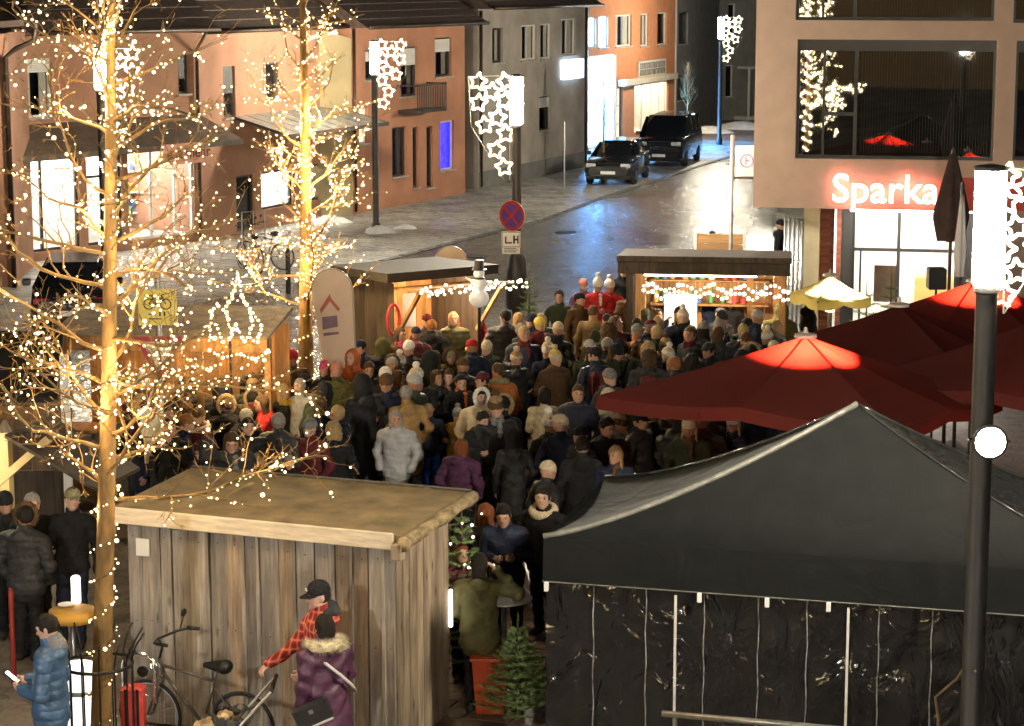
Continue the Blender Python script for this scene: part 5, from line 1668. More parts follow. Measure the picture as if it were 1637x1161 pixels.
part('counter', ms, WD_ORANGE, lambda b: b.bevelbox((-.02, -.32, 1.0), (SW + .02, .3, 1.05), .01))
for x in (.05, SW - .05): part('brace', ms, WD_ORANGE, lambda b: b.bar((x, -.02, 1.35), (x, -.85, 2.24), .06, .06))
part('price_board', ms, M_swhite, lambda b: b.bevelbox((.18, -.06, 1.5), (.42, -.035, 2.1), .01))
part('red_ring', ms, M_sred, lambda b: b.tube([(-.06 + .12 * math.cos(i * PI / 12), -.12, 1.68 + .26 * math.sin(i * PI / 12)) for i in range(25)], .028, 7, caps=False), True)
point_light('stall_lamp', (SW * .5, .45, 2.05), 75, (1, .66, .36), .06, ms); point_light('stall_lamp', (SW * .7, -.5, 2.1), 26, (1, .8, .55), .05, ms)
bq = []; ln = []
ca, sa = math.cos(R(33)), math.sin(R(33))
for i in range(60):
    l = Vector((-.05 + (SW + .4) * i / 59, -1.03 + rg.uniform(-.05, .05), 2.24 + rg.uniform(-.07, .1)))
    wv = Vector((mc.x + l.x * ca - l.y * sa, mc.y + l.x * sa + l.y * ca, l.z)); ln.append(wv); bq.append((wv, rg.uniform(.018, .04)))
light_chain('light_garland', 'bright white bulbs along the raised flap of the middle stall', bq, [ln], BULB_C, E_bulbw)
# snowman figure lit from inside on the stall corner
sn = at_y(766, 490, 38.2)
sno = empty('snowman_figure', sn, 0, 'lit white snowman figure with black hat beside the middle stall', 'decoration')
Ms = mat('lit_snowman_white', (.8, .8, .8), .6, .05, emit=(1, .95, .92), es=.05)
me = sdf_mesh('body', [ell((0, 0, .14), (.17, .16, .16)), ell((0, 0, .38), (.14, .13, .13)), ell((0, 0, .57), (.095, .095, .095)), cap((.1, 0, .42), (.27, -.03, .36), .025, .02), cap((-.1, 0, .42), (-.22, -.03, .5), .025, .02)], .016)
me.materials.append(Ms); link('body', me, sno)
part('hat', sno, M_sblack, lambda b: b.lathe([(.13, .63), (.13, .645), (.085, .65), (.08, .8), (.02, .81)], seg=14), 'auto')
part('scarf', sno, M_sblack, lambda b: b.lathe([(.09, .47), (.105, .485), (.1, .505), (.085, .51)], seg=14), 'auto')
part('stand', sno, M_iron, lambda b: b.tube([(0, 0, .02), (0, 0, -sn.z)], .03, 8))

# ---- beach flag banners
def flag(px0, px1, ytop, ybot, Y, m, label, skew=0.0, prints=()):
    a = at_y((px0 + px1) / 2, ytop, Y); bt = at_y((px0 + px1) / 2, ybot, Y)
    w = (px1 - px0) / FPX * (Y * 1.02)
    o = empty('feather_flag', (a.x, Y, 0), 0, label, 'banner')
    zt = a.z; L = zt - max(bt.z, .25)
    poly = []
    n = 16
    for i in range(n + 1):
        t = i / n; ang = PI - PI * t
        poly.append((w / 2 * math.cos(ang), -w * .55 + w * .55 * math.sin(ang)))
    right = [(w / 2 - .02 * k + skew * k, -w * .55 - (L - w * .55) * k / 6) for k in range(1, 7)]
    left = [(-w / 2 + .02 * k + skew * k, -w * .55 - (L - w * .55) * k / 6) for k in range(6, 0, -1)]
    part('cloth', o, m, lambda b: b.prism(poly + right + left, .012, mtx=RX, off=(0, .006, zt)))
    part('edge_pole', o, M_wire, lambda b: b.tube([(p[0] * 1.02, 0, zt + p[1] + .01) for p in poly] + [(p[0] * 1.02, 0, zt + p[1]) for p in right] + [(right[-1][0], 0, .02)], .014, 6), True)
    part('foot', o, M_iron, lambda b: b.bevelbox((-.3, -.2, 0), (.3, .2, .05), .01))
    for nm, mm, pl in prints:
        part(nm, o, mm, lambda b: b.prism([(x * w, z) for x, z in pl], .003, mtx=RX, off=(0, -.007, zt)))
    return o
M_fl = mat('pale_banner', (.60, .48, .38), .8, .08, 3)
Pv = mat('banner_print_violet', (.20, .14, .20), .8, .1); Pr = mat('banner_print_red', (.40, .12, .09), .8, .1)
flag(498, 562, 431, 720, 34.8, M_fl, 'beige feather flag banner with dark house print beside the smaller tree', .035,
     (('house_print', Pr, [(-.3, -.62), (-.05, -.38), (-.02, -.45), (.2, -.62), (.15, -.66), (-.05, -.5), (-.28, -.7)]), ('window_print', Pv, [(-.25, -.75), (.12, -.72), (.14, -.9), (-.24, -.95)]), ('line_print', Pv, [(-.22, -1.0), (.16, -.98), (.16, -1.02), (-.22, -1.05)])))
flag(694, 747, 395, 560, 42.5, M_fl, 'round topped beige banner standing behind the middle stall')

# ---- stalls at the left behind the lit tree
lc_ = at_z(97, 540, 2.35)
ls = empty('timber_stall', (lc_.x, lc_.y, 0), R(-6), 'long timber stall with orange beam behind the give way sign', 'market stall')
LW = 3.1
part('roof', ls, WD_WARM, lambda b: b.add([(-.1, -.25, 2.44), (LW, -.25, 2.44), (LW, 1.6, 2.62), (-.1, 1.6, 2.62), (-.1, -.25, 2.4), (LW, -.25, 2.4), (LW, 1.6, 2.56), (-.1, 1.6, 2.56)], [(0, 1, 2, 3), (7, 6, 5, 4), (0, 4, 5, 1), (1, 5, 6, 2), (2, 6, 7, 3), (3, 7, 4, 0)]))
part('fascia', ls, WD_ORANGE, lambda b: b.bevelbox((-.1, -.29, 2.22), (LW, -.25, 2.43), .01))
plank_wall(ls, 0, LW, 1.4, 0, 2.4, WD_ORANGE, w=.22); plank_wall(ls, 0, LW, 0, 0, 1.0, WD_WARM, w=.22)
part('counter', ls, WD_ORANGE, lambda b: b.bevelbox((-.02, -.3, 1.0), (LW, .3, 1.05), .01))
for x in (0, 1.0, 2.0, LW - .1): part('post', ls, WD_ORANGE, lambda b: b.bevelbox((x, -.02, 1.05), (x + .09, .07, 2.4), .008))
point_light('stall_lamp', (1.0, .6, 2.1), 12, (1, .62, .28), .06, ls); point_light('stall_lamp', (2.3, .6, 2.1), 14, (1, .62, .28), .06, ls)
l0 = at_z(-70, 532, 2.5)
l2 = empty('covered_stall', (l0.x, 29.6, 0), R(3), 'dark roofed stall with bright white corner post at the left edge', 'market stall')
LW2 = at_y(100, 580, 29.6).x - l0.x
part('roof', l2, mat('dark_tar_sheet', None), lambda b: (b.add([(-.1, -.3, 2.05), (LW2 - .05, -.3, 2.0), (LW2 - .2, 1.4, 2.62), (-.1, 1.4, 2.66), (-.1, -.3, 1.98), (LW2 - .05, -.3, 1.93), (LW2 - .2, 1.4, 2.55), (-.1, 1.4, 2.6)], [(0, 1, 2, 3), (7, 6, 5, 4), (0, 4, 5, 1), (1, 5, 6, 2), (2, 6, 7, 3), (3, 7, 4, 0)])))
part('corner_post', l2, mat('white_lacquered_post', (.75, .75, .72), .5, .05), lambda b: b.bevelbox((LW2 - .06, .0, 0), (LW2 + .05, .11, 2.52), .01))
part('post', l2, WD_DARK, lambda b: b.bevelbox((.3, 0, 0), (.4, .1, 1.98), .01))
part('beam', l2, WD_ORANGE, lambda b: b.bevelbox((-.1, -.34, 1.72), (LW2 - .35, -.24, 1.9), .01))
plank_wall(l2, 0, LW2 - .1, 1.3, 0, 2.3, WD_DARK, w=.25)
plank_wall(l2, 0, LW2 - .1, .0, 0, .95, WD_DARK, w=.25)
point_light('stall_lamp', (LW2 * .6, .3, 1.75), 22, (1, .7, .38), .05, l2)
# timber arbour at the left edge
ab = at_y(8, 690, 26.0)
ar = empty('timber_arbour', (ab.x, 26.0, 0), R(-15), 'pale timber post with slanting brace at the left edge', 'arbour')
Mt = mat('pale_yellow_timber', (.62, .46, .22), .6, .15, 5, stretch=(1, 1, .3))
part('post', ar, Mt, lambda b: b.bevelbox((-.06, -.06, 0), (.06, .06, ab.z), .008))
part('post_cap', ar, WD_WARM, lambda b: b.lathe([(.10, ab.z), (.09, ab.z + .02), (.02, ab.z + .14)], seg=4), False)
part('brace', ar, Mt, lambda b: b.bar((-.1, -.03, ab.z - .62), (.58, -.03, ab.z - .05), .09, .09))
part('beam', ar, WD_DARK, lambda b: b.bevelbox((.1, -.05, ab.z - .06), (1.1, .05, ab.z + .02), .01))
part('sloped_roof', ar, WD_DARK, lambda b: b.add([(.15, -.3, ab.z + .03), (1.3, -.3, ab.z - .55), (1.3, .9, ab.z - .55), (.15, .9, ab.z + .03), (.15, -.3, ab.z - .01), (1.3, -.3, ab.z - .59), (1.3, .9, ab.z - .59), (.15, .9, ab.z - .01)], [(0, 1, 2, 3), (7, 6, 5, 4), (0, 4, 5, 1), (1, 5, 6, 2), (2, 6, 7, 3), (3, 7, 4, 0)]))
point_light('arbour_lamp', (-.35, -.7, ab.z - .25), 16, (1, .85, .55), .05, ar)
# lit ornament: outlined pointed houses in bulbs on the long stall
oc = at_z(375, 545, 2.35)
bq = []; lines_ = []
rg = random.Random(77)
def seg_b(a, c, n, r0=.014, r1=.03):
    l = []
    for i in range(n):
        q = Vector(a).lerp(Vector(c), i / (n - 1)) + Vector((rg.gauss(0, .008), rg.gauss(0, .008), rg.gauss(0, .008)))
        l.append(q); bq.append((q, rg.uniform(r0, r1)))
    lines_.append(l)
def OP(px, py): return at_y(px, py, 31.3)
for pl_ in ([(334, 545), (338, 498), (346, 486), (362, 500), (372, 535), (356, 547), (345, 520)], [(360, 490), (372, 476), (380, 438), (388, 476), (400, 494), (404, 520), (392, 545), (376, 520), (366, 545)], [(404, 500), (418, 520), (412, 548), (400, 540)], [(334, 560), (356, 572), (384, 566), (408, 576), (430, 560)], [(300, 575), (330, 590), (352, 582)]):
    for i in range(len(pl_) - 1):
        a, c = OP(*pl_[i]), OP(*pl_[i + 1]); seg_b(a, c, max(3, int((c - a).length / .045)))
ornament = light_chain('light_ornament', 'house shaped light ornament above the long timber stall', bq, lines_, BULB_W, E_bulb)
part('mount_pole', ornament, M_iron, lambda b: b.tube([OP(368, 545), Vector((OP(368, 545).x, 31.3, 0))], .02, 6))
point_light('ornament_glow', OP(372, 520) + Vector((0, -.4, 0)), 26, (1, .70, .32), .05)
point_light('ornament_glow', OP(420, 580) + Vector((0, -.4, 0)), 20, (1, .70, .32), .05)

# ---- bar tables
def bar_table(px, py, r_, m, label, h=1.08, cloth_m=None):
    c = at_z(px, py, h)
    o = empty('bar_table', (c.x, c.y, 0), 0, label, 'table')
    part('table_top', o, m, lambda b: b.lathe([(r_ * .97, h - .025), (r_, h - .015), (r_, h - .005), (r_ * .97, h)], seg=28), 'auto')
    part('column', o, M_rim, lambda b: b.lathe([(.03, .03), (.03, h - .026)], seg=12), True)
    part('base', o, M_rim, lambda b: b.lathe([(.24, 0), (.23, .02), (.05, .035)], seg=20), 'auto')
    if cloth_m: part('cover', o, cloth_m, lambda b: b.lathe([(r_ * 1.02, h - .10), (r_ * 1.03, h - .05), (r_ * 1.015, h + .006), (r_ * .5, h + .009)], seg=28), True)
    return o
bar_table(806, 955, .30, mat('white_table_top', (.78, .74, .66), .4, .05), 'round white bar table beside the olive jacket')
tb = bar_table(116, 976, .24, mat('brown_table_top', (.3, .18, .07), .5, .1), 'round bar table with ochre cover behind the tree guard', cloth_m=mat('ochre_cover', (.5, .27, .04), .7, .2))
def on_table(px, py, z): return at_z(px, py, z)
cq = at_z(122, 960, 1.12)
cp_ = part('candle_jar', None, mat('white_glow_jar', (.9, .88, .84), .5, 0, emit=(1, .92, .8), es=1.3), lambda b: b.lathe([(.045, 0), (.05, .02), (.05, .27), (.035, .29)], seg=14), 'auto')
cp_.location = (cq.x, cq.y, 1.095); tag(cp_, 'glowing white jar standing on the ochre covered table', 'jar')
np_ = at_z(106, 968, 1.1)
nap = part('paper_plate', None, mat('white_paper', (.8, .78, .74), .8, .05), lambda b: (b.lathe([(.05, 0), (.085, .012), (.09, .02)], seg=16)), 'auto')
nap.location = (np_.x, np_.y, 1.095); tag(nap, 'white paper plate on the ochre covered table', 'plate')

# ---- fir trees
M_fir = mat('fir_needles', (.24, .34, .12), .6, .45, 14)
M_firt = mat('fir_stem', (.12, .08, .045), .85, .2)
def fir(loc, H, r_, seed, label, nl=16, needles=46, m=M_fir):
    rg = random.Random(seed)
    o = empty('fir_tree', loc, 0, label, 'tree')
    part('trunk', o, M_firt, lambda b: b.tube([(0, 0, 0), (.01, 0, H * .5), (0, 0, H)], [.035, .022, .006], 7), True)
    def f(b):
        def sprig(s, e, nn, ln):
            d = (e - s); L = d.length; d.normalize()
            a = d.orthogonal().normalized(); c = d.cross(a)
            b.tube([s, e], [.006, .003], 3, caps=False)
            for i in range(nn):
                t = (i + rg.random()) / nn
                p = s.lerp(e, .08 + .92 * t)
                an = rg.uniform(0, 2 * PI)
                w = (a * math.cos(an) + c * math.sin(an))
                n_ = (w * .8 + d * .65).normalized() * ln * rg.uniform(.7, 1.2)
                sd = n_.cross(d).normalized() * .0035
                b.add([p - sd, p + sd, p + n_], [(0, 1, 2)])
        for i in range(nl):
            z = H * (.10 + .86 * i / nl); R0 = r_ * (1 - i / nl) ** .85 + .03
            k = 8 if i < nl - 4 else 5
            for j in range(k):
                a = 2 * PI * (j + rg.uniform(-.3, .3)) / k + i * .7
                s = Vector((0, 0, z)); e = Vector((math.cos(a) * R0, math.sin(a) * R0, z + R0 * rg.uniform(.12, .42)))
                sprig(s, e, int(needles * (R0 / r_) + 16), .034)
                for _ in range(5):
                    t = rg.uniform(.3, .92); q = s.lerp(e, t); sd = rg.choice((-1, 1)) * rg.uniform(.5, .9)
                    e2 = q + Vector((math.cos(a + sd), math.sin(a + sd), rg.uniform(.05, .35))) * R0 * rg.uniform(.3, .5)
                    sprig(q, e2, int(needles * .5), .032)
        sprig(Vector((0, 0, H * .9)), Vector((0, 0, H * 1.08)), 40, .04)
    part('crown', o, m, f)
    return o
f0 = at_y(828, 990, 22.2)
fir((f0.x, 22.2, 0), f0.z * .98, .37, 3, 'small bushy fir tree beside the corner of the black tent', 13, 60)
f1 = at_y(738, 800, 23.6)
fir((f1.x, 23.6, 0), f1.z * .98, .38, 5, 'decorated fir tree behind the right corner of the hut', 14, 40)
rg = random.Random(5)
bq = [(Vector((f1.x + rg.gauss(0, .16), 23.45 + rg.gauss(0, .12), rg.uniform(1.0, f1.z))), rg.uniform(.012, .02)) for _ in range(24)]
light_chain('light_chain', 'few small white lights on the fir behind the hut', bq, [[b[0] for b in sorted(bq, key=lambda k: k[0].z)]], BULB_C, E_bulbw)
for k, (px, py, s, lab) in enumerate(((1386, 452, .55, 'small green fir beside the yellow parasol'), (1425, 438, .6, 'fir tree lit yellow in front of the bank glass'), (846, 432, .35, 'bundle of dark fir twigs tied to the middle lamp post'))):
    p = at_y(px, py, 38.6 if k < 2 else 44.0)
    fir((p.x, p.y, 0), p.z, s, 30 + k, lab, 12, 22)
# dark cover wrapped round the middle lamp post
wp = LAMPS[0][0]
wr = part('lamp_post_wrap', None, mat('dark_wrap', (.03, .032, .035), .4, .3, 6, .5, 20), lambda b: b.lathe([(.20, .95), (.22, 1.0), (.21, 1.6), (.17, 2.0), (.13, 2.05)], seg=16), 'auto')
wr.location = (wp.x, wp.y - .0, 0); tag(wr, 'dark sheet wrapped round the middle lamp post', 'cover')
# red bin
rb = at_z(783, 1046, .62)
bn = part('waste_bin', None, mat('red_plastic', (.55, .07, .02), .45, .1), lambda b: b.lathe([(.20, 0), (.26, .60), (.275, .605), (.275, .63), (.25, .635)], seg=4, mtx=Matrix.Rotation(R(45), 3, 'Z')), False)
bn.location = (rb.x, rb.y, 0); tag(bn, 'red plastic bin standing behind the small fir tree', 'bin')
part('rim', bn, mat('red_plastic', None), lambda b: b.lathe([(.285, .60), (.29, .615), (.285, .63)], seg=4, mtx=Matrix.Rotation(R(45), 3, 'Z')))
# white cylinder bin at the lower left, glow added in place of glaring lamplight
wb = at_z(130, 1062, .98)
wb_ = part('litter_bin', None, mat('white_enamel_added_glow', (.85, .85, .84), .3, .04, emit=(1, .98, .94), es=.45), lambda b: b.lathe([(.16, .03), (.165, .05), (.165, .96), (.15, .98), (.14, .9), (.14, .5)], seg=24), 'auto')
wb_.location = (wb.x - .02, wb.y, 0); tag(wb_, 'white cylinder bin with added glow behind the tree guard', 'bin')
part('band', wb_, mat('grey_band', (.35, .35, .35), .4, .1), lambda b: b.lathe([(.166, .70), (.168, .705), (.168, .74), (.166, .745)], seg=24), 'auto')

# ---- bicycle, stand, pannier, buggy
M_bikef = mat('bike_frame_paint', (.08, .07, .06), .3, .1, coat=.6)
def torus_pts(c, r_, n=32): return [(c[0], c[1] + r_ * math.cos(2 * PI * i / n), c[2] + r_ * math.sin(2 * PI * i / n)) for i in range(n + 1)]
hb_ = at_y(272, 1024, 21.1)
sd_ = at_y(365, 1070, 21.15)
bk = empty('bicycle', ((hb_.x + .22), 21.2, 0), R(68), 'dark bicycle leaning at the hut boards behind the bicycle stand', 'bicycle')
# local: y axis = forward after turning; front wheel at +y
for y in (-.52, .52):
    w = part('wheel', bk, M_rim, lambda b: (b.tube(torus_pts((0, y, .34), .315), .009, 6, caps=False), [b.tube([(0, y, .34), (0, y + .31 * math.cos(a), .34 + .31 * math.sin(a))], .0015, 3, caps=False) for a in [i * PI / 9 for i in range(18)]], b.tube([(-.05, y, .34), (.05, y, .34)], .02, 8)))
    part('tyre', w, M_tyre, lambda b: b.tube(torus_pts((0, y, .34), .337), .019, 7, caps=False), True)
part('frame', bk, M_bikef, lambda b: (b.tube([(0, -.08, .30), (0, .36, .78)], .02, 8), b.tube([(0, -.08, .30), (0, -.22, .80)], .017, 8), b.tube([(0, -.21, .76), (0, .38, .86)], .017, 8), b.tube([(0, -.08, .30), (.05, -.52, .34)], .01, 6), b.tube([(0, -.08, .30), (-.05, -.52, .34)], .01, 6), b.tube([(0, -.2, .72), (.05, -.52, .34)], .009, 6), b.tube([(0, -.2, .72), (-.05, -.52, .34)], .009, 6), b.tube([(0, .35, .74), (0, .40, .92)], .022, 8)), True)
part('fork', bk, M_bikef, lambda b: (b.tube([(.045, .37, .74), (.055, .52, .34)], .012, 6), b.tube([(-.045, .37, .74), (-.055, .52, .34)], .012, 6), b.tube([(-.05, .365, .75), (.05, .365, .75)], .015, 6)), True)
part('handlebar', bk, M_iron, lambda b: (b.tube([(0, .40, .92), (0, .36, 1.05), (0, .40, 1.12)], .014, 8), b.tube([(-.30, .22, 1.17), (-.22, .32, 1.15), (0, .41, 1.12), (.22, .32, 1.15), (.30, .22, 1.17)], .013, 8), b.tube([(-.31, .12, 1.17), (-.29, .25, 1.17)], .019, 8), b.tube([(.31, .12, 1.17), (.29, .25, 1.17)], .019, 8), b.tube([(.24, .3, 1.17), (.27, .27, 1.30)], .006, 6), b.ball((.27, .27, 1.33), (.06, .012, .04))), True)
sdl = sdf_mesh('saddle', [cap((0, -.33, .92), (0, -.12, .915), .075, .03), cap((-.05, -.34, .92), (.05, -.34, .92), .05, .05)], .014); sdl.materials.append(M_iron); link('saddle', sdl, bk)
part('seat_post', bk, M_rim, lambda b: b.tube([(0, -.22, .78), (0, -.25, .9)], .013, 8))
part('crank', bk, M_rim, lambda b: (b.tube([(.06, -.08, .30), (.07, .02, .16)], .009, 6), b.tube([(-.06, -.08, .30), (-.07, -.18, .44)], .009, 6), b.box((.12, .02, .16), (.09, .06, .02)), b.box((-.12, -.18, .44), (.09, .06, .02)), b.lathe([(.09, -.004), (.09, .004)], (.05, -.08, .30), 20, mtx=Matrix.Rotation(R(90), 3, 'Y'))))
part('headlamp', bk, mat('bike_lamp_glow', (1, .9, .6), .3, 0, emit=(1, .9, .65), es=2), lambda b: b.ball((0, .47, .84), (.035, .03, .035)), True)
def basket(b):
    for i in range(16):
        a = 2 * PI * i / 16
        b.tube([(.13 * math.cos(a), -.52 + .16 * math.sin(a), .72), (.17 * math.cos(a), -.52 + .2 * math.sin(a), .96)], .008, 4)
    for z, k in ((.72, .13), (.8, .145), (.88, .158), (.96, .172)):
        b.tube([(k * math.cos(2 * PI * i / 18), -.52 + (k + .03) * math.sin(2 * PI * i / 18), z) for i in range(19)], .012, 5, caps=False)
hp = at_y(222, 1048, 20.95)
st = empty('bicycle_stand', (hp.x, 20.95, 0), R(-12), 'bent steel tube bicycle stand beside the tree', 'bicycle stand')
part('hoop', st, mat('polished_steel', (.6, .6, .6), .2, .05, metal=1), lambda b: b.tube([(-.16, 0, 0), (-.16, 0, .98), (-.13, 0, 1.07), (-.05, 0, 1.1), (.07, 0, 1.09), (.14, 0, 1.04), (.16, 0, .92), (.16, 0, .62), (.14, 0, .6)], .024, 10), True)
part('cross_bar', st, mat('polished_steel', None), lambda b: b.tube([(-.16, 0, .72), (.16, 0, .66)], .012, 8), True)
part('reflector', st, M_iron, lambda b: b.lathe([(.055, -.01), (.055, .01)], (.05, -.04, .93), 18, mtx=Matrix.Rotation(R(90), 3, 'X')))
pn = at_y(214, 1125, 20.85)
pan = part('pannier_bag', None, mat('red_tarpaulin', (.55, .05, .04), .4, .15, 8, .4, 12), lambda b: b.bevelbox((-.11, -.09, -.30), (.11, .09, .20), .035))
pan.location = (pn.x, 20.82, pn.z); tag(pan, 'red bag hanging at the bicycle stand', 'bag')
part('strap', pan, M_iron, lambda b: (b.span((-.07, -.096, -.28), (-.045, -.088, .18)), b.span((.045, -.096, -.28), (.07, -.088, .18))))
# buggy
bg_ = at_y(436, 1097, 20.15)
bu = empty('pushchair', (bg_.x - .36, 20.22, 0), R(-90), 'black pushchair with grey folded hood pushed by the couple', 'pushchair')
# local -y forward (towards the left in the picture), handle at +y
M_bf = mat('grey_buggy_tube', (.5, .5, .5), .3, .05, metal=.8); M_bc = mat('dark_buggy_cloth', (.05, .055, .05), .85, .2, 12, .3, 30)
for s in (-1, 1): part('side_frame', bu, M_bf, lambda b: (b.tube([(s * .24, .36, bg_.z), (s * .24, .0, .62), (s * .24, -.42, .22)], .014, 8), b.tube([(s * .24, .28, .18), (s * .24, -.02, .6)], .012, 8)), True)
part('handle', bu, M_iron, lambda b: b.tube([(-.24, .36, bg_.z), (.24, .36, bg_.z)], .022, 8), True)
part('seat', bu, M_bc, lambda b: (b.add([(-.19, .16, .72), (.19, .16, .72), (.19, -.12, .38), (-.19, -.12, .38), (-.19, -.40, .36), (.19, -.40, .36), (.19, .10, .62), (-.19, .10, .62)], [(0, 1, 2, 3), (3, 2, 5, 4)]),), False)
hd_ = sdf_mesh('hood', [ell((0, .02, .70), (.21, .25, .19))], .016, cutfn=lambda X, Y, Z: np.maximum(-(Z - .66 - .45 * (Y + .0)), np.abs(np.sqrt((X / .23) ** 2 + ((Y - .02) / .27) ** 2 + ((Z - .74) / .22) ** 2) - .95) * .2 - .02))
hd_.materials.append(mat('grey_striped_hood', (.06, .062, .055), .8, .6, 3, stretch=(1, 9, 1))); link('hood', hd_, bu)
fur_ = sdf_mesh('fur_blanket', [ell((0, -.22, .55), (.18, .2, .14)), ell((.05, -.34, .52), (.12, .12, .12)), ell((0, -.1, .66), (.14, .1, .1))], .014, wrinkle=lambda X, Y, Z, m: .018 * np.sin(X * 61) * np.sin(Y * 57 + 1) * np.sin(Z * 66))
fur_.materials.append(mat('white_brown_fur', (.50, .36, .2), .95, .75, 7, .8, 60)); link('fur_blanket', fur_, bu)
for s in (-1, 1):
    for y in (.28, -.42):
        w = part('wheel', bu, M_tyre, lambda b: b.tube([(s * .27, y + .11 * math.cos(a), .13 + .11 * math.sin(a)) for a in [i * 2 * PI / 20 for i in range(21)]], .02, 6, caps=False), True)
        part('hub', w, M_bf, lambda b: b.lathe([(.09, -.01), (.09, .01)], (s * .27, y, .13), 16, mtx=Matrix.Rotation(R(90), 3, 'Y')))
# far bicycles by the shops, bollards
for k, (px, py, lab) in enumerate(((400, 428, 'parked bicycle in front of the set back shop'), (424, 424, 'second parked bicycle next to the slim rack'))):
    p = at_z(px, py + 6, 0)
    c_ = copy_tree(bk); c_.location = (p.x, p.y, .008); c_.rotation_euler = (0, 0, R(30 + 35 * k)); tag(c_, lab, 'bicycle')
p = at_z(461, 468, 0)
bo_ = part('bollard', None, M_iron, lambda b: b.lathe([(.06, 0), (.06, .95), (.05, 1.0), (.0601, 1.02), (.02, 1.08)], seg=12), 'auto'); bo_.location = (p.x, p.y, 0); tag(bo_, 'dark bollard left of the smaller tree', 'bollard')
p = at_z(255, 470, 0)
p = at_z(902, 300, 0)
bo2 = part('slim_post', None, mat('galvanised_post', None), lambda b: b.lathe([(.03, 0), (.03, 2.3), (.02, 2.32)], seg=8), 'auto'); bo2.location = (p.x, p.y, .008); tag(bo2, 'slim grey post at the corner of the grey house', 'post')
rk = at_z(386, 436, 0)
rck = empty('display_rack', (rk.x, rk.y + .3, .008), R(40), 'slim metal display rack outside the set back shop', 'rack')
for x in (0, .35, .7): part('upright', rck, M_wire, lambda b: b.tube([(x, 0, 0), (x, 0, 1.5)], .018, 6))
for z in (.4, .9, 1.5): part('bar', rck, M_wire, lambda b: b.tube([(0, 0, z), (.7, 0, z)], .014, 6))
# loose cable at the tent corner
cbp = [at_y(1553, 1050, 18.3), at_y(1530, 1085, 18.4), at_y(1495, 1115, 18.6), at_y(1500, 1150, 18.7)]
cb_ = part('cable', None, mat('brown_cable', (.30, .2, .1), .5, .2), lambda b: b.tube([NP + Vector((0, -.1, cbp[0].z))] + cbp + [Vector((cbp[-1].x, cbp[-1].y, 0))], .012, 6), True); tag(cb_, 'brown cable hanging from the nearest lamp post', 'cable')
# ================================================================ PEOPLE
SKIN, COAT, LEGS, SHOE, EYE, LIP, TRIM = range(7)
HEADC = Vector((0, -.01, 1.645))
def rot_z(v, a, c):
    x, y = v[0] - c[0], v[1] - c[1]
    return (c[0] + x * math.cos(a) - y * math.sin(a), c[1] + x * math.sin(a) + y * math.cos(a), v[2])
def hand(pr, w, d, palm_n, curl=.6, k=.006, small=False):
    """palm and five unequal fingers leaving wrist w along d; palm_n = palm side"""
    w = Vector(w); d = Vector(d).normalized(); n = Vector(palm_n); n = (n - d * n.dot(d)).normalized(); s = d.cross(n)
    pr.append(cap(w, w + d * .03, .028, .03, SKIN, .012))
    for o in (-.02, 0, .02):
        pr.append(cap(w + d * .02 + s * o, w + d * .082 + s * o * 1.1, .017, .015, SKIN, .012))
    for i, (o, L) in enumerate(((-.030, .062), (-.010, .074), (.010, .070), (.030, .055))):
        a = w + d * .085 + s * o
        b1 = a + (d * math.cos(curl * .7) + n * math.sin(curl * .7)) * L * .55
        b2 = b1 + (d * math.cos(curl * 1.7) + n * math.sin(curl * 1.7)) * L * .5
        pr.append(cap(a, b1, .0105, .0095, SKIN, k)); pr.append(cap(b1, b2, .0095, .0085, SKIN, k))
    t0 = w + d * .03 - s * .03; t1 = t0 + (d * .75 - s * .5 + n * .35).normalized() * .042; t2 = t1 + (d * .8 + n * .5).normalized() * .034
    pr.append(cap(t0, t1, .0135, .012, SKIN, k)); pr.append(cap(t1, t2, .012, .010, SKIN, k))
def head_prims(yaw, nod=0.0, c=HEADC):
    M = Matrix.Rotation(yaw, 3, 'Z') @ Matrix.Rotation(nod, 3, 'X')
    def P(x, y, z): return tuple(c + M @ Vector((x, y, z)))
    pr = [ell(c, (.079, .094, .116), SKIN, .02), ell(P(0, .02, .02), (.08, .088, .095), SKIN, .02),
          ell(P(0, -.035, -.062), (.054, .055, .055), SKIN, .03), cap(P(0, -.084, .012), P(0, -.106, -.022), .010, .0155, SKIN, .012),
          cap(P(-.03, -.083, .033), P(.03, -.083, .033), .012, .012, SKIN, .02), ell(P(.08, .008, -.012), (.012, .022, .032), SKIN, .01), ell(P(-.08, .008, -.012), (.012, .022, .032), SKIN, .01),
          ell(P(0, -.078, -.088), (.022, .02, .018), SKIN, .02)]
    b = MB()
    for s in (-1, 1): b.ball(P(s * .031, -.083, .008), (.0115, .0085, .0085), EYE, 8, 5)
    b.ball(P(0, -.088, -.055), (.023, .008, .0065), LIP, 8, 5)
    for s in (-1, 1): b.ball(P(s * .032, -.0905, .031), (.019, .006, .0045), EYE, 8, 4)
    return pr, (b.v, b.f, b.mi), M
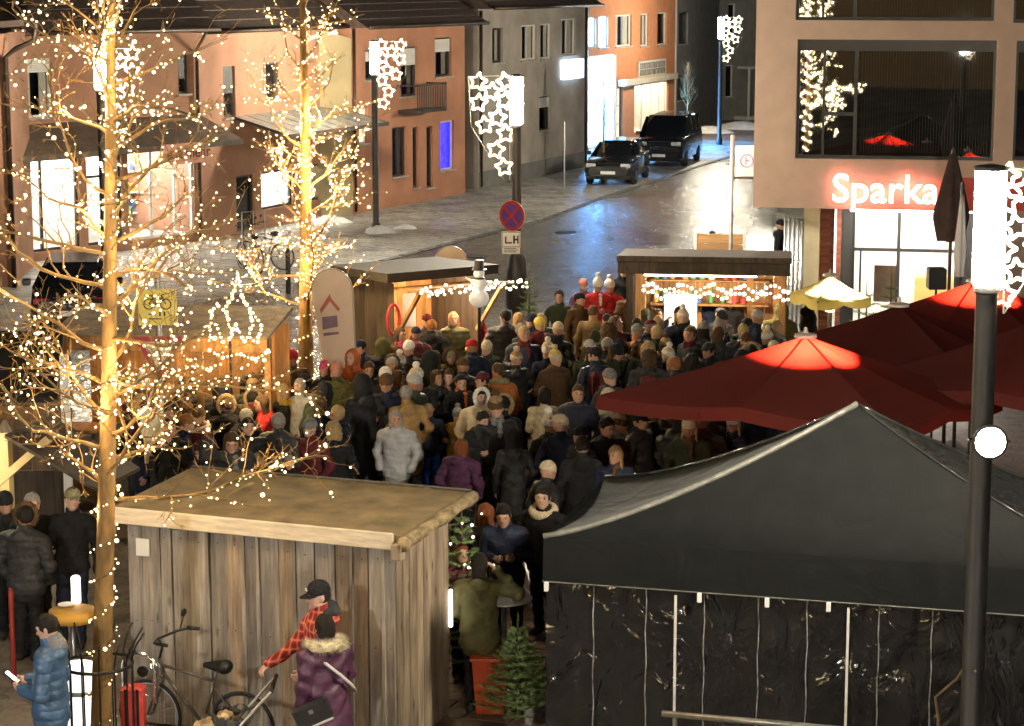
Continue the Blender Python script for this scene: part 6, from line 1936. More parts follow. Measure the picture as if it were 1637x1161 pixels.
def body(name, arms, yaw=0.0, nod=0.0, hem=.82, puff=1.0, stance=.1, lean=0.0, h=.015, step=0.0, hand_k=.006, seed=1, belly=0.0, hoodlump=True, wr=.009, quilt=False):
    """arms: two (elbow, wrist, palm normal, curl) or None = hands in pockets; person faces -y"""
    pr = []
    HC = HEADC + Vector((0, -lean * .72, -lean * .06))
    def Lx(v): return (v[0], v[1] - lean * max(0, v[2] - .9), v[2])
    for s, st_ in ((-1, step), (1, -step)):
        hip = (s * .088, 0, .93); kn = (s * (stance - .005), -.02 + st_ * .5, .50); an = (s * stance, .03 + st_, .10)
        pr += [cap(hip, kn, .098, .074, LEGS, .03), cap(kn, an, .072, .058, LEGS, .03), cap((an[0], an[1] + .02, .05), (an[0] + s * .012, an[1] - .15, .042), .05, .042, SHOE, .015), cap(an, (an[0], an[1] + .01, .05), .055, .052, SHOE, .015)]
    p = puff
    pr += [cap(Lx((0, .0, .97)), Lx((0, 0, 1.30)), .172 * p, .178 * p, COAT, .05, .70), cap(Lx((-.135, .012, 1.40)), Lx((.135, .012, 1.40)), .082 * p, None, COAT, .06),
           ell(Lx((0, -.03 - belly, 1.05)), (.15 * p, .11 * p + belly, .2), COAT, .05), cap(Lx((0, .01, 1.36)), Lx((0, .008, 1.52)), .105, .078, COAT, .03)]
    if hem < .95: pr += [cap((0, .0, hem + .12), Lx((0, 0, 1.0)), (.19 + .05 * (.85 - hem)) * p, .178 * p, COAT, .04, .76)]
    if hem < .7: pr += [cap((0, .01, hem + .1), (0, 0, .9), .215 * p, .19 * p, COAT, .04, .78)]
    if hoodlump: pr += [ell(Lx((0, .105, 1.43)), (.12, .065, .09), COAT, .03)]
    pr += [cap(Lx((0, .012, 1.44)), tuple(HC - Vector((0, -.01, .08))), .056, .05, SKIN, .02)]
    for s, a in zip((-1, 1), arms):
        sh = Lx((s * .195 * (.5 + .5 * p), .012, 1.395))
        if a is None:
            el = (s * .30 * (.6 + .4 * p), .06, 1.12); wr_ = (s * .205 * p, -.085, .93)
            pr += [cap(sh, el, .072 * p, .060 * p, COAT, .03), cap(el, wr_, .060 * p, .055 * p, COAT, .03)]
        else:
            el, wr_, pn, cu = a
            d = (Vector(wr_) - Vector(el)).normalized()
            pr += [cap(sh, el, .072 * p, .060 * p, COAT, .03), cap(el, wr_, .058 * p, .046 * p, COAT, .025), cap(Vector(wr_) - d * .02, Vector(wr_) + d * .005, .05 * p, .046 * p, COAT, .01)]
            hand(pr, wr_, d, pn, cu, hand_k)
    hp, ex, M = head_prims(yaw, nod, HC)
    pr += hp
    rg = random.Random(seed); f = [rg.uniform(0, 6) for _ in range(6)]
    def wrk(X, Y, Z, mt):
        w = np.sin(Z * 38 + 3 * np.sin(X * 9 + f[0]) + f[1]) * .5 + np.sin(Z * 23 + X * 19 + f[2]) * np.sin(Y * 21 + f[3])
        if quilt: w = w * .6 + 1.1 * np.abs(np.sin(Z * 34 + .25 * np.sin(X * 14))) ** .5 * -1 + .8 + 0 * X
        return np.where(mt == COAT, w * wr, np.where(mt == LEGS, np.sin(Z * 45 + X * 12 + f[4]) * wr * .5, 0))
    me = sdf_mesh(name, pr, h, wrinkle=wrk, extra=ex)
    for i in range(7): me.materials.append(None)
    return me, Matrix.Translation(HC) @ M.to_4x4()

PZ = {}
dn = lambda s: ((s * .27, .03, 1.12), (s * .28, -.04, .86), (-s, -.2, 0), .45)
cupL = ((-.27, .02, 1.13), (-.12, -.24, 1.17), (1, 0, .2), 1.0); cupR = ((.27, .02, 1.13), (.12, -.24, 1.17), (-1, 0, .2), 1.0)
PZ['pockets'] = body('body', (None, None), seed=1)
PZ['down'] = body('body', (dn(-1), dn(1)), seed=2, yaw=.25)
PZ['cup'] = body('body', (cupL, cupR), seed=3, nod=.15)
PZ['cup_turn'] = body('body', (cupL, None), seed=4, yaw=-.6, nod=.1)
PZ['drink'] = body('body', (None, ((.27, -.1, 1.2), (.10, -.25, 1.48), (-1, .2, 0), 1.1)), seed=5, yaw=.2)
PZ['phone'] = body('body', (((-.25, -.1, 1.15), (-.08, -.33, 1.35), (1, 0, .1), .9), ((.25, -.1, 1.15), (.08, -.33, 1.35), (-1, 0, .1), .9)), seed=6, nod=.05)
PZ['long'] = body('body', (None, dn(1)), hem=.52, seed=7, yaw=-.3)
PZ['long_turn'] = body('body', (cupL, dn(1)), hem=.45, seed=8, yaw=.6, puff=1.06)
PZ['puffer'] = body('body', (None, None), puff=1.16, hem=.78, seed=9, yaw=.45, wr=.012, quilt=True)
PZ['puffer_cup'] = body('body', (None, cupR), puff=1.16, hem=.72, seed=10, yaw=-.35, nod=.1, wr=.012, quilt=True)
PZ['lean'] = body('body', (cupL, cupR), puff=1.04, hem=.8, seed=11, nod=.35, lean=.22)
PZ['slim'] = body('body', (dn(-1), ((.24, -.05, 1.12), (.14, -.22, 1.02), (-1, 0, .2), .8)), puff=.92, hem=.86, seed=12, yaw=.5)
PZ['chat'] = body('body', (((-.28, -.08, 1.15), (-.20, -.33, 1.28), (.4, 0, 1), .3), None), seed=14, yaw=.7, nod=-.05, hem=.76)
PZ['bag'] = body('body', (((-.26, .0, 1.14), (-.22, -.2, 1.3), (1, 0, 0), 1.2), dn(1)), seed=15, yaw=-.5, hem=.66, puff=1.08)
PZ['hips'] = body('body', (((-.36, .06, 1.16), (-.2, -.04, 1.0), (0, 0, -1), .6), dn(1)), seed=16, yaw=.15, nod=.2, puff=1.02, stance=.15)
PZ['walk'] = body('body', (((-.25, .12, 1.14), (-.25, .1, .88), (1, 0, 0), .5), ((.25, -.06, 1.13), (.26, -.18, .9), (-1, 0, 0), .5)), seed=13, step=.22)

# ---- hair, hats, hoods (children of a person, shaped round the head)
HM = {}
def hmesh(key, prims, n, h=.0115, **kw):
    me = sdf_mesh(key.split('#')[0], prims, h, **kw)
    for _ in range(n): me.materials.append(None)
    HM[key] = me
face_cut = lambda X, Y, Z: np.maximum(-(Y + .035 + .9 * np.maximum(Z - .035, 0)), -9) if False else -(Y + .040 + 1.6 * np.maximum(Z - .03, 0))
low = lambda z0: (lambda X, Y, Z: np.maximum(z0 - Z + 0 * X, 0 * X - 1) * 1.0)
hmesh('hair#short', [ell((0, .012, .022), (.090, .102, .112), 0, .02)], 1, cutfn=lambda X, Y, Z: np.maximum(-(Y + .045 + 1.3 * np.maximum(Z - .035, 0)), -(Z + .06 + 0 * X)), wrinkle=lambda X, Y, Z, m: .004 * np.sin(X * 90) * np.sin(Y * 80 + Z * 60))
hmesh('hair#long', [ell((0, .014, .02), (.092, .104, .113), 0, .02), cap((0, .05, -.0), (0, .065, -.24), .09, .075, 0, .03, .55), cap((-.075, .01, -.0), (-.085, .0, -.2), .028, .02), cap((.075, .01, -.0), (.085, .0, -.2), .028, .02)], 1, cutfn=lambda X, Y, Z: -(Y + .045 + 1.3 * np.maximum(Z - .035, 0)), wrinkle=lambda X, Y, Z, m: .005 * np.sin(X * 110 + Z * 9))
hmesh('hair#bun', [ell((0, .012, .02), (.090, .102, .112), 0, .02), ell((0, .06, .125), (.048, .048, .042), 0, .02)], 1, cutfn=lambda X, Y, Z: np.maximum(-(Y + .045 + 1.3 * np.maximum(Z - .035, 0)), -(Z + .07 + 0 * X)))
hmesh('hair#curly', [ell((0, .02, .01), (.125, .125, .14), 0, .02), ell((0, .05, -.08), (.125, .09, .11), 0, .02)], 1, cutfn=lambda X, Y, Z: -(Y + .04 + 0 * X + 0 * Z), wrinkle=lambda X, Y, Z, m: .016 * np.sin(X * 70 + 1) * np.sin(Y * 75) * np.sin(Z * 72 + 2))
bw = lambda X, Y, Z, m: .0025 * np.sin(np.arctan2(Y, X) * 30)
hmesh('beanie', [ell((0, .012, .045), (.094, .107, .108), 0, .02), cap((0, .005, .025), (0, .012, .05), .098, .097, 1, .01, 1.1)], 2, cutfn=lambda X, Y, Z: (.012 - Z + .22 * Y) + 0 * X, wrinkle=bw)
hmesh('bobble_hat', [ell((0, .012, .05), (.097, .11, .12), 0, .02), cap((0, .005, .025), (0, .012, .055), .101, .1, 1, .01, 1.1), ell((0, .025, .20), (.052, .052, .048), 1, .01)], 2, cutfn=lambda X, Y, Z: (.012 - Z + .22 * Y) + 0 * X, wrinkle=lambda X, Y, Z, m: np.where(m == 1, .008 * np.sin(X * 120) * np.sin(Y * 110) * np.sin(Z * 115), .003 * np.sin(np.arctan2(Y, X) * 24)))
hmesh('cap', [ell((0, .012, .04), (.092, .106, .09), 0, .02), cap((-.05, -.11, .03), (.05, -.11, .03), .022, None, 0, .012), cap((-.035, -.15, .022), (.035, -.15, .022), .018, None, 0, .012)], 1, cutfn=lambda X, Y, Z: np.maximum(.02 - Z + .0 * Y + 0 * X, np.where(Y < -.095, np.abs(Z - .03 + .0) - .009, -1) + 0 * X))
hshell = lambda r: (lambda X, Y, Z: np.maximum(-(Y + .055 + 0 * X + 0 * Z), -.0 - (np.sqrt((X / r[0]) ** 2 + ((Y - .02) / r[1]) ** 2 + ((Z - .0) / r[2]) ** 2) - 1) * .1))
hmesh('hood#up', [ell((0, .03, .01), (.128, .128, .15), 0, .02), cap((0, .05, -.09), (0, .03, -.15), .11, .12, 0, .04)], 1, cutfn=hshell((.106, .110, .126)), wrinkle=lambda X, Y, Z, m: .004 * np.sin(X * 40) * np.sin(Z * 35))
def fur_ring(key, R0, Rz, cy, cz, thick, amp, tilt=0.0):
    pr = []
    n = 16
    for i in range(n):
        a0, a1 = 2 * PI * i / n, 2 * PI * (i + 1) / n
        def P(a): return (R0 * math.cos(a), cy + tilt * math.sin(a), cz + Rz * math.sin(a))
        pr.append(cap(P(a0), P(a1), thick, None, 0, .012))
    hmesh(key, pr, 1, wrinkle=lambda X, Y, Z, m: amp * np.sin(X * 130 + 9 * np.sin(Z * 50)) * np.sin(Y * 125) * np.sin(Z * 120 + 1))
fur_ring('fur_trim#face', .112, .135, -.045, .01, .030, .014)
fur_ring('fur_trim#collar', .12, .03, .035, -.165, .045, .016, .12)
hmesh('headband', [cap((0, .0, .02), (0, .01, .045), .097, .096, 0, .01, 1.12)], 1, cutfn=lambda X, Y, Z: np.abs(Z - .035 - .1 * Y) - .03 + 0 * X)
hmesh('scarf', [cap((0, .01, -.13), (0, .012, -.17), .088, .098, 0, .02), cap((.04, -.09, -.17), (.05, -.15, -.33), .035, .03, 0, .02)], 1, wrinkle=lambda X, Y, Z, m: .006 * np.sin(Z * 95 + X * 20))

SK = [mat('skin_%d' % i, c, .5, .08, 20, subs=.1) for i, c in enumerate(((.52, .30, .21), (.45, .25, .17), (.58, .36, .27), (.36, .19, .12)))]
M_eye = mat('eye_dark', (.03, .02, .015), .2, 0); M_lip = mat('lip', (.35, .12, .10), .5, 0)
M_shoe = mat('shoe_dark', (.03, .025, .02), .6, .2)
def fab(c, kind='f'):
    key = 'fabric_%s_%02d%02d%02d' % (kind, int(c[0] * 99), int(c[1] * 99), int(c[2] * 99))
    if kind == 'n': return mat(key, c, .6, .2, 8, .7, 22, spec=.3)
    if kind == 'h': return mat(key, c, .75, .45, 30, .6, 70, stretch=(4, 4, 1), spec=.25)
    if kind == 'k': return mat(key, c, .95, .25, 40, .8, 70, spec=.15)
    return mat(key, c, .9, .25, 12, .7, 30, spec=.15)
COL = dict(black=(.022, .022, .024), char=(.05, .05, .052), navy=(.022, .028, .055), dgreen=(.04, .05, .03), olive=(.10, .095, .035), brown=(.11, .065, .035), tan=(.34, .24, .12), camel=(.36, .22, .09),
           cream=(.62, .52, .36), white=(.78, .75, .70), grey=(.22, .22, .22), lgrey=(.42, .42, .43), red=(.42, .03, .03), maroon=(.12, .025, .03), rust=(.36, .12, .035), orange=(.55, .16, .05),
           blue=(.03, .2, .75), mid=(.10, .16, .28), pink=(.72, .10, .22), salmon=(.55, .24, .18), yellow=(.62, .52, .10), mustard=(.48, .30, .05), purple=(.10, .04, .09), jeans=(.09, .12, .2), khaki=(.26, .23, .13), violet=(.16, .09, .2),
           blond=(.40, .28, .13), brownh=(.09, .05, .025), darkh=(.02, .015, .012), auburn=(.22, .07, .025), greyh=(.3, .28, .25), ginger=(.3, .12, .04))
def person(loc, height, yaw, pose, coat, legs, top, label, skin=0, kind='f', extra=(), base=None, group='people at the market', scale_x=1.0, mats=None):
    me, HMx = PZ[pose]
    o = link('person', me, None, loc, (0, 0, R(yaw)))
    s = height / 1.76
    o.scale = (s * scale_x, s * scale_x, s)
    mm = mats or [SK[skin % 4], fab(COL[coat], kind), fab(COL[legs]), M_shoe, M_eye, M_lip, M_lip]
    for i, m in enumerate(mm):
        o.material_slots[i].link = 'OBJECT'; o.material_slots[i].material = m
    for t in top:
        key, cols = t[0], t[1:]
        c = link(key.split('#')[0], HM[key], o)
        c.matrix_local = HMx
        for i in range(len(c.material_slots)):
            c.material_slots[i].link = 'OBJECT'
            kd = 'h' if key.startswith('hair') else 'k'
            c.material_slots[i].material = fab(COL[cols[min(i, len(cols) - 1)]], kd)
    tag(o, label, 'person', group)
    return o
def crowd(px, yt, h, yaw, pose, coat, legs, top, label, skin=0, kind='f', sx=1.0):
    p = foot(px, yt, h)
    return person(p, h, yaw, pose, coat, legs, top, label, skin, kind, scale_x=sx)
SH = lambda c: ('hair#short', c)
LO = lambda c: ('hair#long', c)
BE = lambda c, d=None: ('beanie', c, d or c)
BO = lambda c, d=None: ('bobble_hat', c, d or c)
HU = lambda c: ('hood#up', c)
FF = lambda c: ('fur_trim#face', c)
FC = lambda c: ('fur_trim#collar', c)
ROWS = [
 # --- around the stall in the middle
 (519, 581, 1.66, 185, 'pockets', 'black', 'black', [BE('pink'), LO('brownh')], 'person in dark coat with bright pink beanie beside the smaller tree'),
 (543, 583, 1.70, 170, 'puffer', 'olive', 'black', [BE('salmon')], 'person in olive coat with salmon beanie next to the pink beanie'),
 (557, 562, 1.72, 175, 'pockets', 'orange', 'black', [HU('orange')], 'person with bright orange hood below the feather flag'),
 (589, 578, 1.74, 10, 'cup', 'black', 'black', [SH('brownh')], 'dark haired person facing the camera behind the tall black hood'),
 (576, 545, 1.78, 160, 'pockets', 'navy', 'black', [('cap', 'navy'), SH('darkh')], 'person in navy cap below the dark stall wall'),
 (607, 545, 1.75, 200, 'puffer', 'char', 'black', [HU('olive')], 'person under olive hood in front of the glowing stall'),
 (586, 600, 1.90, 205, 'long', 'black', 'black', [HU('black')], 'very tall person in long black hooded coat, back turned'),
 (613, 602, 1.80, -5, 'cup', 'navy', 'black', [BE('brown')], 'person in brown beanie facing the camera holding something in both hands'),
 (617, 589, 1.70, 150, 'pockets', 'black', 'black', [BE('white')], 'person in plain white beanie just behind the brown beanie'),
 (654, 548, 1.70, -20, 'pockets', 'black', 'black', [BE('white')], 'person with white cap and face turned to the camera in the middle'),
 (636, 592, 1.64, 60, 'slim', 'camel', 'jeans', [LO('brownh')], 'woman in camel jacket looking right behind the grey jacket'),
 (655, 617, 1.72, 190, 'long', 'camel', 'black', [SH('greyh')], 'person in long camel coat with the back turned'),
 (634, 655, 1.66, 195, 'puffer', 'lgrey', 'khaki', [LO('greyh')], 'person in light grey puffer jacket and pale trousers near the hut roof', ),
 (532, 676, 1.62, 182, 'puffer', 'black', 'black', [('hair#curly', 'blond')], 'person with curly blond hair seen from behind at the hut roof'),
 (493, 674, 1.66, 175, 'pockets', 'maroon', 'black', [BE('grey')], 'person in maroon coat and grey beanie at the hut roof'),
 (690, 646, 1.40, 5, 'pockets', 'navy', 'blue', [SH('blond')], 'boy in navy jacket and bright blue trousers facing the camera'),
 (725, 655, 1.32, -25, 'cup', 'mustard', 'lgrey', [BO('lgrey', 'grey')], 'child in mustard jacket with grey striped bobble hat'),
 (737, 704, 1.55, 150, 'puffer', 'purple', 'black', [LO('auburn')], 'woman with auburn hair and purple coat seen from behind'),
 (768, 624, 1.66, 178, 'puffer', 'cream', 'black', [SH('darkh'), FF('white')], 'person with white fur rimmed hood and dark hair in the crowd centre'),
 (793, 583, 1.74, 185, 'puffer', 'rust', 'black', [SH('brownh'), FC('khaki')], 'person in rust orange jacket with khaki collar, back turned'),
 (783, 547, 1.66, -30, 'pockets', 'dgreen', 'black', [BE('cream')], 'person in cream knit hat with face turned left'),
 (828, 563, 1.66, 200, 'pockets', 'black', 'black', [BO('tan', 'cream')], 'person in tan bobble hat and dark coat'),
 (884, 563, 1.68, 185, 'puffer', 'brown', 'black', [BO('yellow', 'cream')], 'person in pale yellow bobble hat and brown fur coat', 0, 'k'),
 (870, 618, 1.70, 180, 'slim', 'cream', 'jeans', [LO('darkh'), ('scarf', 'black')], 'woman in cream jacket and jeans with black shoulders, back turned'),
 (868, 740, 1.64, 120, 'pockets', 'black', 'black', [BE('cream')], 'person with tall cream beanie looking right near the tent'),
 (771, 597, 1.70, -70, 'pockets', 'dgreen', 'black', [('cap', 'maroon'), SH('darkh')], 'person in maroon cap looking left in the crowd centre'),
 (716, 557, 1.72, 190, 'puffer', 'olive', 'black', [BE('khaki'), FF('brown')], 'person in olive coat with brown fur hood before the red jacket'),
 (743, 575, 1.70, 165, 'pockets', 'black', 'black', [BE('brown')], 'person in brown beanie and black coat left of the white knit hat'),
 (739, 601, 1.66, 15, 'cup', 'black', 'black', [SH('darkh'), ('scarf', 'orange')], 'person with orange scarf facing the camera'),
 (699, 592, 1.66, 30, 'drink', 'char', 'black', [LO('brownh')], 'woman with brown hair drinking beside the olive fur hood'),
 (722, 592, 1.68, -15, 'cup', 'black', 'black', [SH('brownh')], 'brown haired person in black between two faces in the crowd'),
 (759, 546, 1.70, 170, 'pockets', 'navy', 'black', [BE('red')], 'person in red beanie below the snowman figure'),
 (760, 655, 1.70, 200, 'lean', 'black', 'black', [SH('darkh')], 'dark haired person in black leaning over behind the mustard child'),
 (822, 690, 1.58, 185, 'long', 'black', 'black', [HU('black')], 'small person in black hood between cream jacket and dark haired neighbour'),
 (977, 592, 1.74, 190, 'pockets', 'char', 'black', [BE('grey')], 'person in grey beanie behind the tip of the front red parasol'),
 (962, 622, 1.66, 200, 'puffer', 'cream', 'brown', [HU('cream')], 'person in cream hooded jacket half under the red parasol tip'),
 (920, 615, 1.82, 185, 'puffer', 'navy', 'black', [SH('brownh')], 'broad person in navy jacket right of the cream jacket woman'),
 (1070, 571, 1.68, -60, 'pockets', 'black', 'black', [SH('blond')], 'blond person looking over the edge of the red parasol'),
 (1058, 648, 1.68, 60, 'phone', 'olive', 'black', [SH('brownh')], 'person under the red parasol holding up a pale object'),
 (1015, 520, 1.76, 185, 'pockets', 'rust', 'black', [BE('grey')], 'person in rust jacket and grey beanie before the booth, back turned'),
 (900, 463, 1.80, -10, 'pockets', 'dgreen', 'black', [SH('darkh')], 'dark haired person in green parka at the back of the crowd by the road'),
 (923, 469, 1.76, 40, 'down', 'brown', 'black', [('cap', 'black'), SH('darkh')], 'person in brown jacket and black cap left of the red coats'),
 (932, 448, 1.62, 10, 'pockets', 'violet', 'black', [BE('salmon')], 'person in pink hat and violet coat beside the red coats'),
 (956, 446, 1.78, 0, 'cup', 'red', 'red', [BO('white'), ('scarf', 'white')], 'person in red costume with white hat and white beard like scarf'),
 (976, 450, 1.72, -15, 'down', 'red', 'red', [BO('white')], 'second person in red coat with white hat beside the booth'),
 (943, 490, 1.72, 170, 'long', 'tan', 'black', [SH('brownh')], 'person in long tan fur coat below the red coats', 0, 'k'),
 (993, 424, 1.78, 160, 'long', 'black', 'black', [HU('black')], 'black hooded person standing at the left wall of the booth'),
 (1014, 458, 1.70, 185, 'puffer', 'brown', 'black', [LO('brownh')], 'brown haired person in front of the booth post'),
 (1056, 446, 1.66, 30, 'cup', 'olive', 'black', [BE('greyh'), ('scarf', 'white')], 'person in grey hat and white scarf at the booth counter'),
 (1072, 450, 1.74, 185, 'long', 'black', 'black', [HU('maroon')], 'person in pointed maroon hood before the bright serving board'),
 (1140, 462, 1.76, 185, 'puffer', 'navy', 'black', [SH('darkh')], 'dark haired person in navy before the booth middle'),
 (1118, 462, 1.68, 160, 'pockets', 'maroon', 'black', [SH('ginger')], 'ginger haired person in maroon coat at the booth'),
 (1166, 473, 1.66, 175, 'pockets', 'black', 'black', [SH('blond')], 'blond person in black coat before the booth'),
 (1188, 466, 1.70, 185, 'pockets', 'char', 'black', [BE('white')], 'person in white beanie at the right end of the booth'),
 (1208, 492, 1.60, 190, 'puffer', 'white', 'black', [SH('brownh')], 'person in shining white jacket at the right end of the booth'),
 (1243, 487, 1.76, 185, 'puffer', 'olive', 'black', [HU('olive')], 'broad person in dark olive hood left of the yellow parasol'),
 (1302, 471, 1.74, 100, 'pockets', 'black', 'black', [SH('darkh')], 'dark profile of a person below the yellow parasol'),
 (810, 497, 1.80, 175, 'puffer', 'black', 'black', [('cap', 'black'), SH('darkh')], 'person in black cap directly before the middle lamp post'),
 (866, 510, 1.68, 190, 'pockets', 'maroon', 'black', [BE('yellow')], 'person in yellow green beanie and dark maroon coat'),
 (752, 486, 1.72, 150, 'down', 'red', 'black', [SH('blond')], 'blond person in red jacket at the flap of the middle stall'),
 (729, 500, 1.74, 185, 'puffer', 'olive', 'black', [LO('blond')], 'blond person in dark olive coat before the stall'),
 (694, 513, 1.68, 175, 'pockets', 'black', 'black', [SH('ginger')], 'red haired person in black before the glowing stall'),
 (680, 503, 1.74, 200, 'pockets', 'char', 'black', [('cap', 'maroon')], 'person in dark red cap before the stall counter'),
 (664, 522, 1.70, 190, 'pockets', 'maroon', 'black', [('cap', 'navy')], 'person in navy cap and dark red coat at the stall'),
 (642, 524, 1.68, 200, 'slim', 'brown', 'black', [LO('brownh'), ('scarf', 'pink')], 'person with long brown hair and pink scarf before the stall'),
 # --- left, below the lit branches
 (426, 592, 1.76, 95, 'pockets', 'brown', 'black', [SH('brownh')], 'bearded looking person in brown coat with profile to the right'),
 (437, 556, 1.76, 10, 'pockets', 'lgrey', 'black', [BE('red')], 'person in light grey jacket with red hat behind the branches'),
 (464, 562, 1.72, 20, 'pockets', 'brown', 'black', [BE('red')], 'person in brown coat and red hat left of the smaller tree'),
 (428, 632, 1.68, -80, 'drink', 'red', 'black', [LO('brownh')], 'woman in dark red coat looking left with a cup'),
 (455, 614, 1.62, 30, 'slim', 'black', 'black', [LO('blond'), ('scarf', 'mustard')], 'woman with mustard scarf beside the tree trunk'),
 (478, 608, 1.70, 180, 'pockets', 'lgrey', 'black', [SH('greyh')], 'person in pale grey jacket at the smaller tree trunk'),
 (367, 637, 1.68, 170, 'puffer', 'black', 'black', [SH('brownh'), FF('tan')], 'person with tan fur hood below the branches'),
 (311, 654, 1.64, 150, 'puffer', 'maroon', 'black', [BE('brown'), FC('cream')], 'person in brown hat with cream collar right of the notice sheets'),
 (354, 616, 1.80, 185, 'long', 'black', 'black', [HU('black')], 'person under black hood between two fur collars'),
 (354, 582, 1.72, 175, 'pockets', 'maroon', 'black', [LO('auburn')], 'auburn haired person behind the branches'),
 (418, 724, 1.30, -10, 'pockets', 'brown', 'black', [SH('blond')], 'small blond child at the hut roof edge'),
 (457, 729, 1.34, 180, 'pockets', 'black', 'black', [SH('greyh')], 'child with ash blond hair at the hut roof edge'),
 (453, 660, 1.72, 150, 'puffer', 'char', 'black', [SH('greyh')], 'person in charcoal puffer jacket left of the grey beanie', 0, 'n'),
 (395, 668, 1.70, 190, 'pockets', 'black', 'black', [SH('darkh')], 'dark haired person in black behind the branch tips'),
 (330, 700, 1.72, 185, 'long', 'black', 'black', [HU('char')], 'person in charcoal hood behind the left end of the hut'),
 # --- right of the hut
 (816, 797, 1.80, 150, 'lean', 'navy', 'black', [SH('darkh')], 'person in navy quilted jacket bending forward right of the hut', 0, 'n'),
 (782, 805, 1.66, 195, 'puffer', 'char', 'black', [LO('auburn')], 'auburn haired woman right of the hut roof'),
 (872, 776, 1.78, 178, 'puffer', 'black', 'black', [SH('darkh'), FC('cream')], 'person in black coat with cream hood lining left of the tent'),
 (960, 805, 1.30, -30, 'pockets', 'black', 'black', [BE('cream')], 'child in cream knit hat looking over the tent edge'),
 (744, 872, 1.50, 20, 'pockets', 'maroon', 'black', [SH('auburn')], 'small red haired person beside the fir behind the hut'),
 (925, 700, 1.76, 190, 'long', 'black', 'black', [SH('darkh')], 'person in long black coat between cream beanie and parasol'),
 # --- left front
 (106, 783, 1.84, 5, 'down', 'black', 'navy', [('cap', 'khaki'), SH('brownh')], 'man in black jacket and khaki cap looking down behind the tree'),
 (38, 813, 1.74, 160, 'puffer', 'char', 'black', [SH('darkh'), FF('brown')], 'person with brown fur rimmed hood at the left edge, back turned'),
 (52, 790, 1.74, 30, 'cup', 'black', 'black', [SH('greyh')], 'grey haired person behind the fur rimmed hood'),
 (12, 786, 1.72, 10, 'pockets', 'black', 'black', [BE('black')], 'person in black beanie at the left picture edge'),
 # --- on the road behind the booth
 (1143, 369, 1.76, 20, 'walk', 'lgrey', 'grey', [SH('darkh')], 'person in pale coat walking on the road behind the booth'),
 (1156, 390, 1.74, 175, 'pockets', 'black', 'black', [SH('darkh')], 'dark haired person in black just behind the booth roof'),
 (1246, 353, 1.80, 80, 'pockets', 'black', 'black', [BE('black')], 'black clad person standing between the timber screen and bank pipes'),
]
for i, r_ in enumerate(ROWS):
    r_ = list(r_)
    if i % 2 == 0 and 140 <= r_[3] <= 210 and 'back' not in r_[8] and 'from behind' not in r_[8]: r_[3] = r_[3] - 180 + (i * 41) % 70 - 35
    q_ = crowd(*r_[:9], skin=i, kind=r_[10] if len(r_) > 10 else ('n' if i % 3 == 0 else 'f'), sx=.95 + .14 * ((i * 37) % 10) / 10)
    q_.rotation_euler = (R((i * 53) % 7 - 3), R((i * 29) % 5 - 2), q_.rotation_euler[2])
# the dark mass of people under and behind the parasols, hardly told apart
rg = random.Random(99)
placed = [o.location.copy() for o in bpy.data.objects if o.name.startswith('person')]
heroes = [foot(r_[0], r_[1], r_[2]) for r_ in ROWS if r_[0] < 1000]
poses = ['pockets', 'long', 'puffer', 'down', 'cup_turn', 'long_turn', 'puffer_cup', 'chat', 'bag', 'hips', 'cup', 'drink', 'puffer', 'lean']
TOPS = [([SH('darkh')], 'short dark hair'), ([SH('brownh')], 'short brown hair'), ([LO('brownh')], 'long brown hair'), ([LO('darkh')], 'long black hair'), ([BE('black')], 'black beanie'), ([BE('char')], 'charcoal beanie'),
        ([HU('black')], 'black hood up'), ([BE('grey')], 'grey beanie'), ([('cap', 'black'), SH('darkh')], 'black cap'), ([SH('greyh')], 'grey hair'), ([HU('dgreen')], 'green hood up'), ([BO('maroon', 'grey')], 'maroon bobble hat'), ([BE('navy')], 'navy beanie'), ([SH('ginger')], 'reddish hair')]
TOPS += [([BE('cream')], 'cream beanie'), ([BO('cream', 'white')], 'cream bobble hat'), ([BE('lgrey')], 'pale grey beanie'), ([SH('darkh'), FF('tan')], 'tan fur hood'), ([LO('blond')], 'long blond hair'), ([BO('tan', 'brown')], 'tan bobble hat'), ([('hair#curly', 'brownh')], 'curly brown hair'), ([SH('blond')], 'short blond hair')]
COATS = [('black', 'black'), ('char', 'charcoal'), ('navy', 'navy'), ('dgreen', 'dark green'), ('brown', 'brown'), ('olive', 'olive'), ('maroon', 'maroon'), ('khaki', 'khaki'), ('tan', 'tan'), ('grey', 'grey'), ('rust', 'rust brown'), ('jeans', 'denim blue')]
PACK = MB(); PACK.bevelbox((-.15, .10, 1.02), (.15, .27, 1.42), .05); PACK.bevelbox((-.11, .27, 1.06), (.11, .32, 1.22), .03); PACK = PACK.mesh('backpack', None)
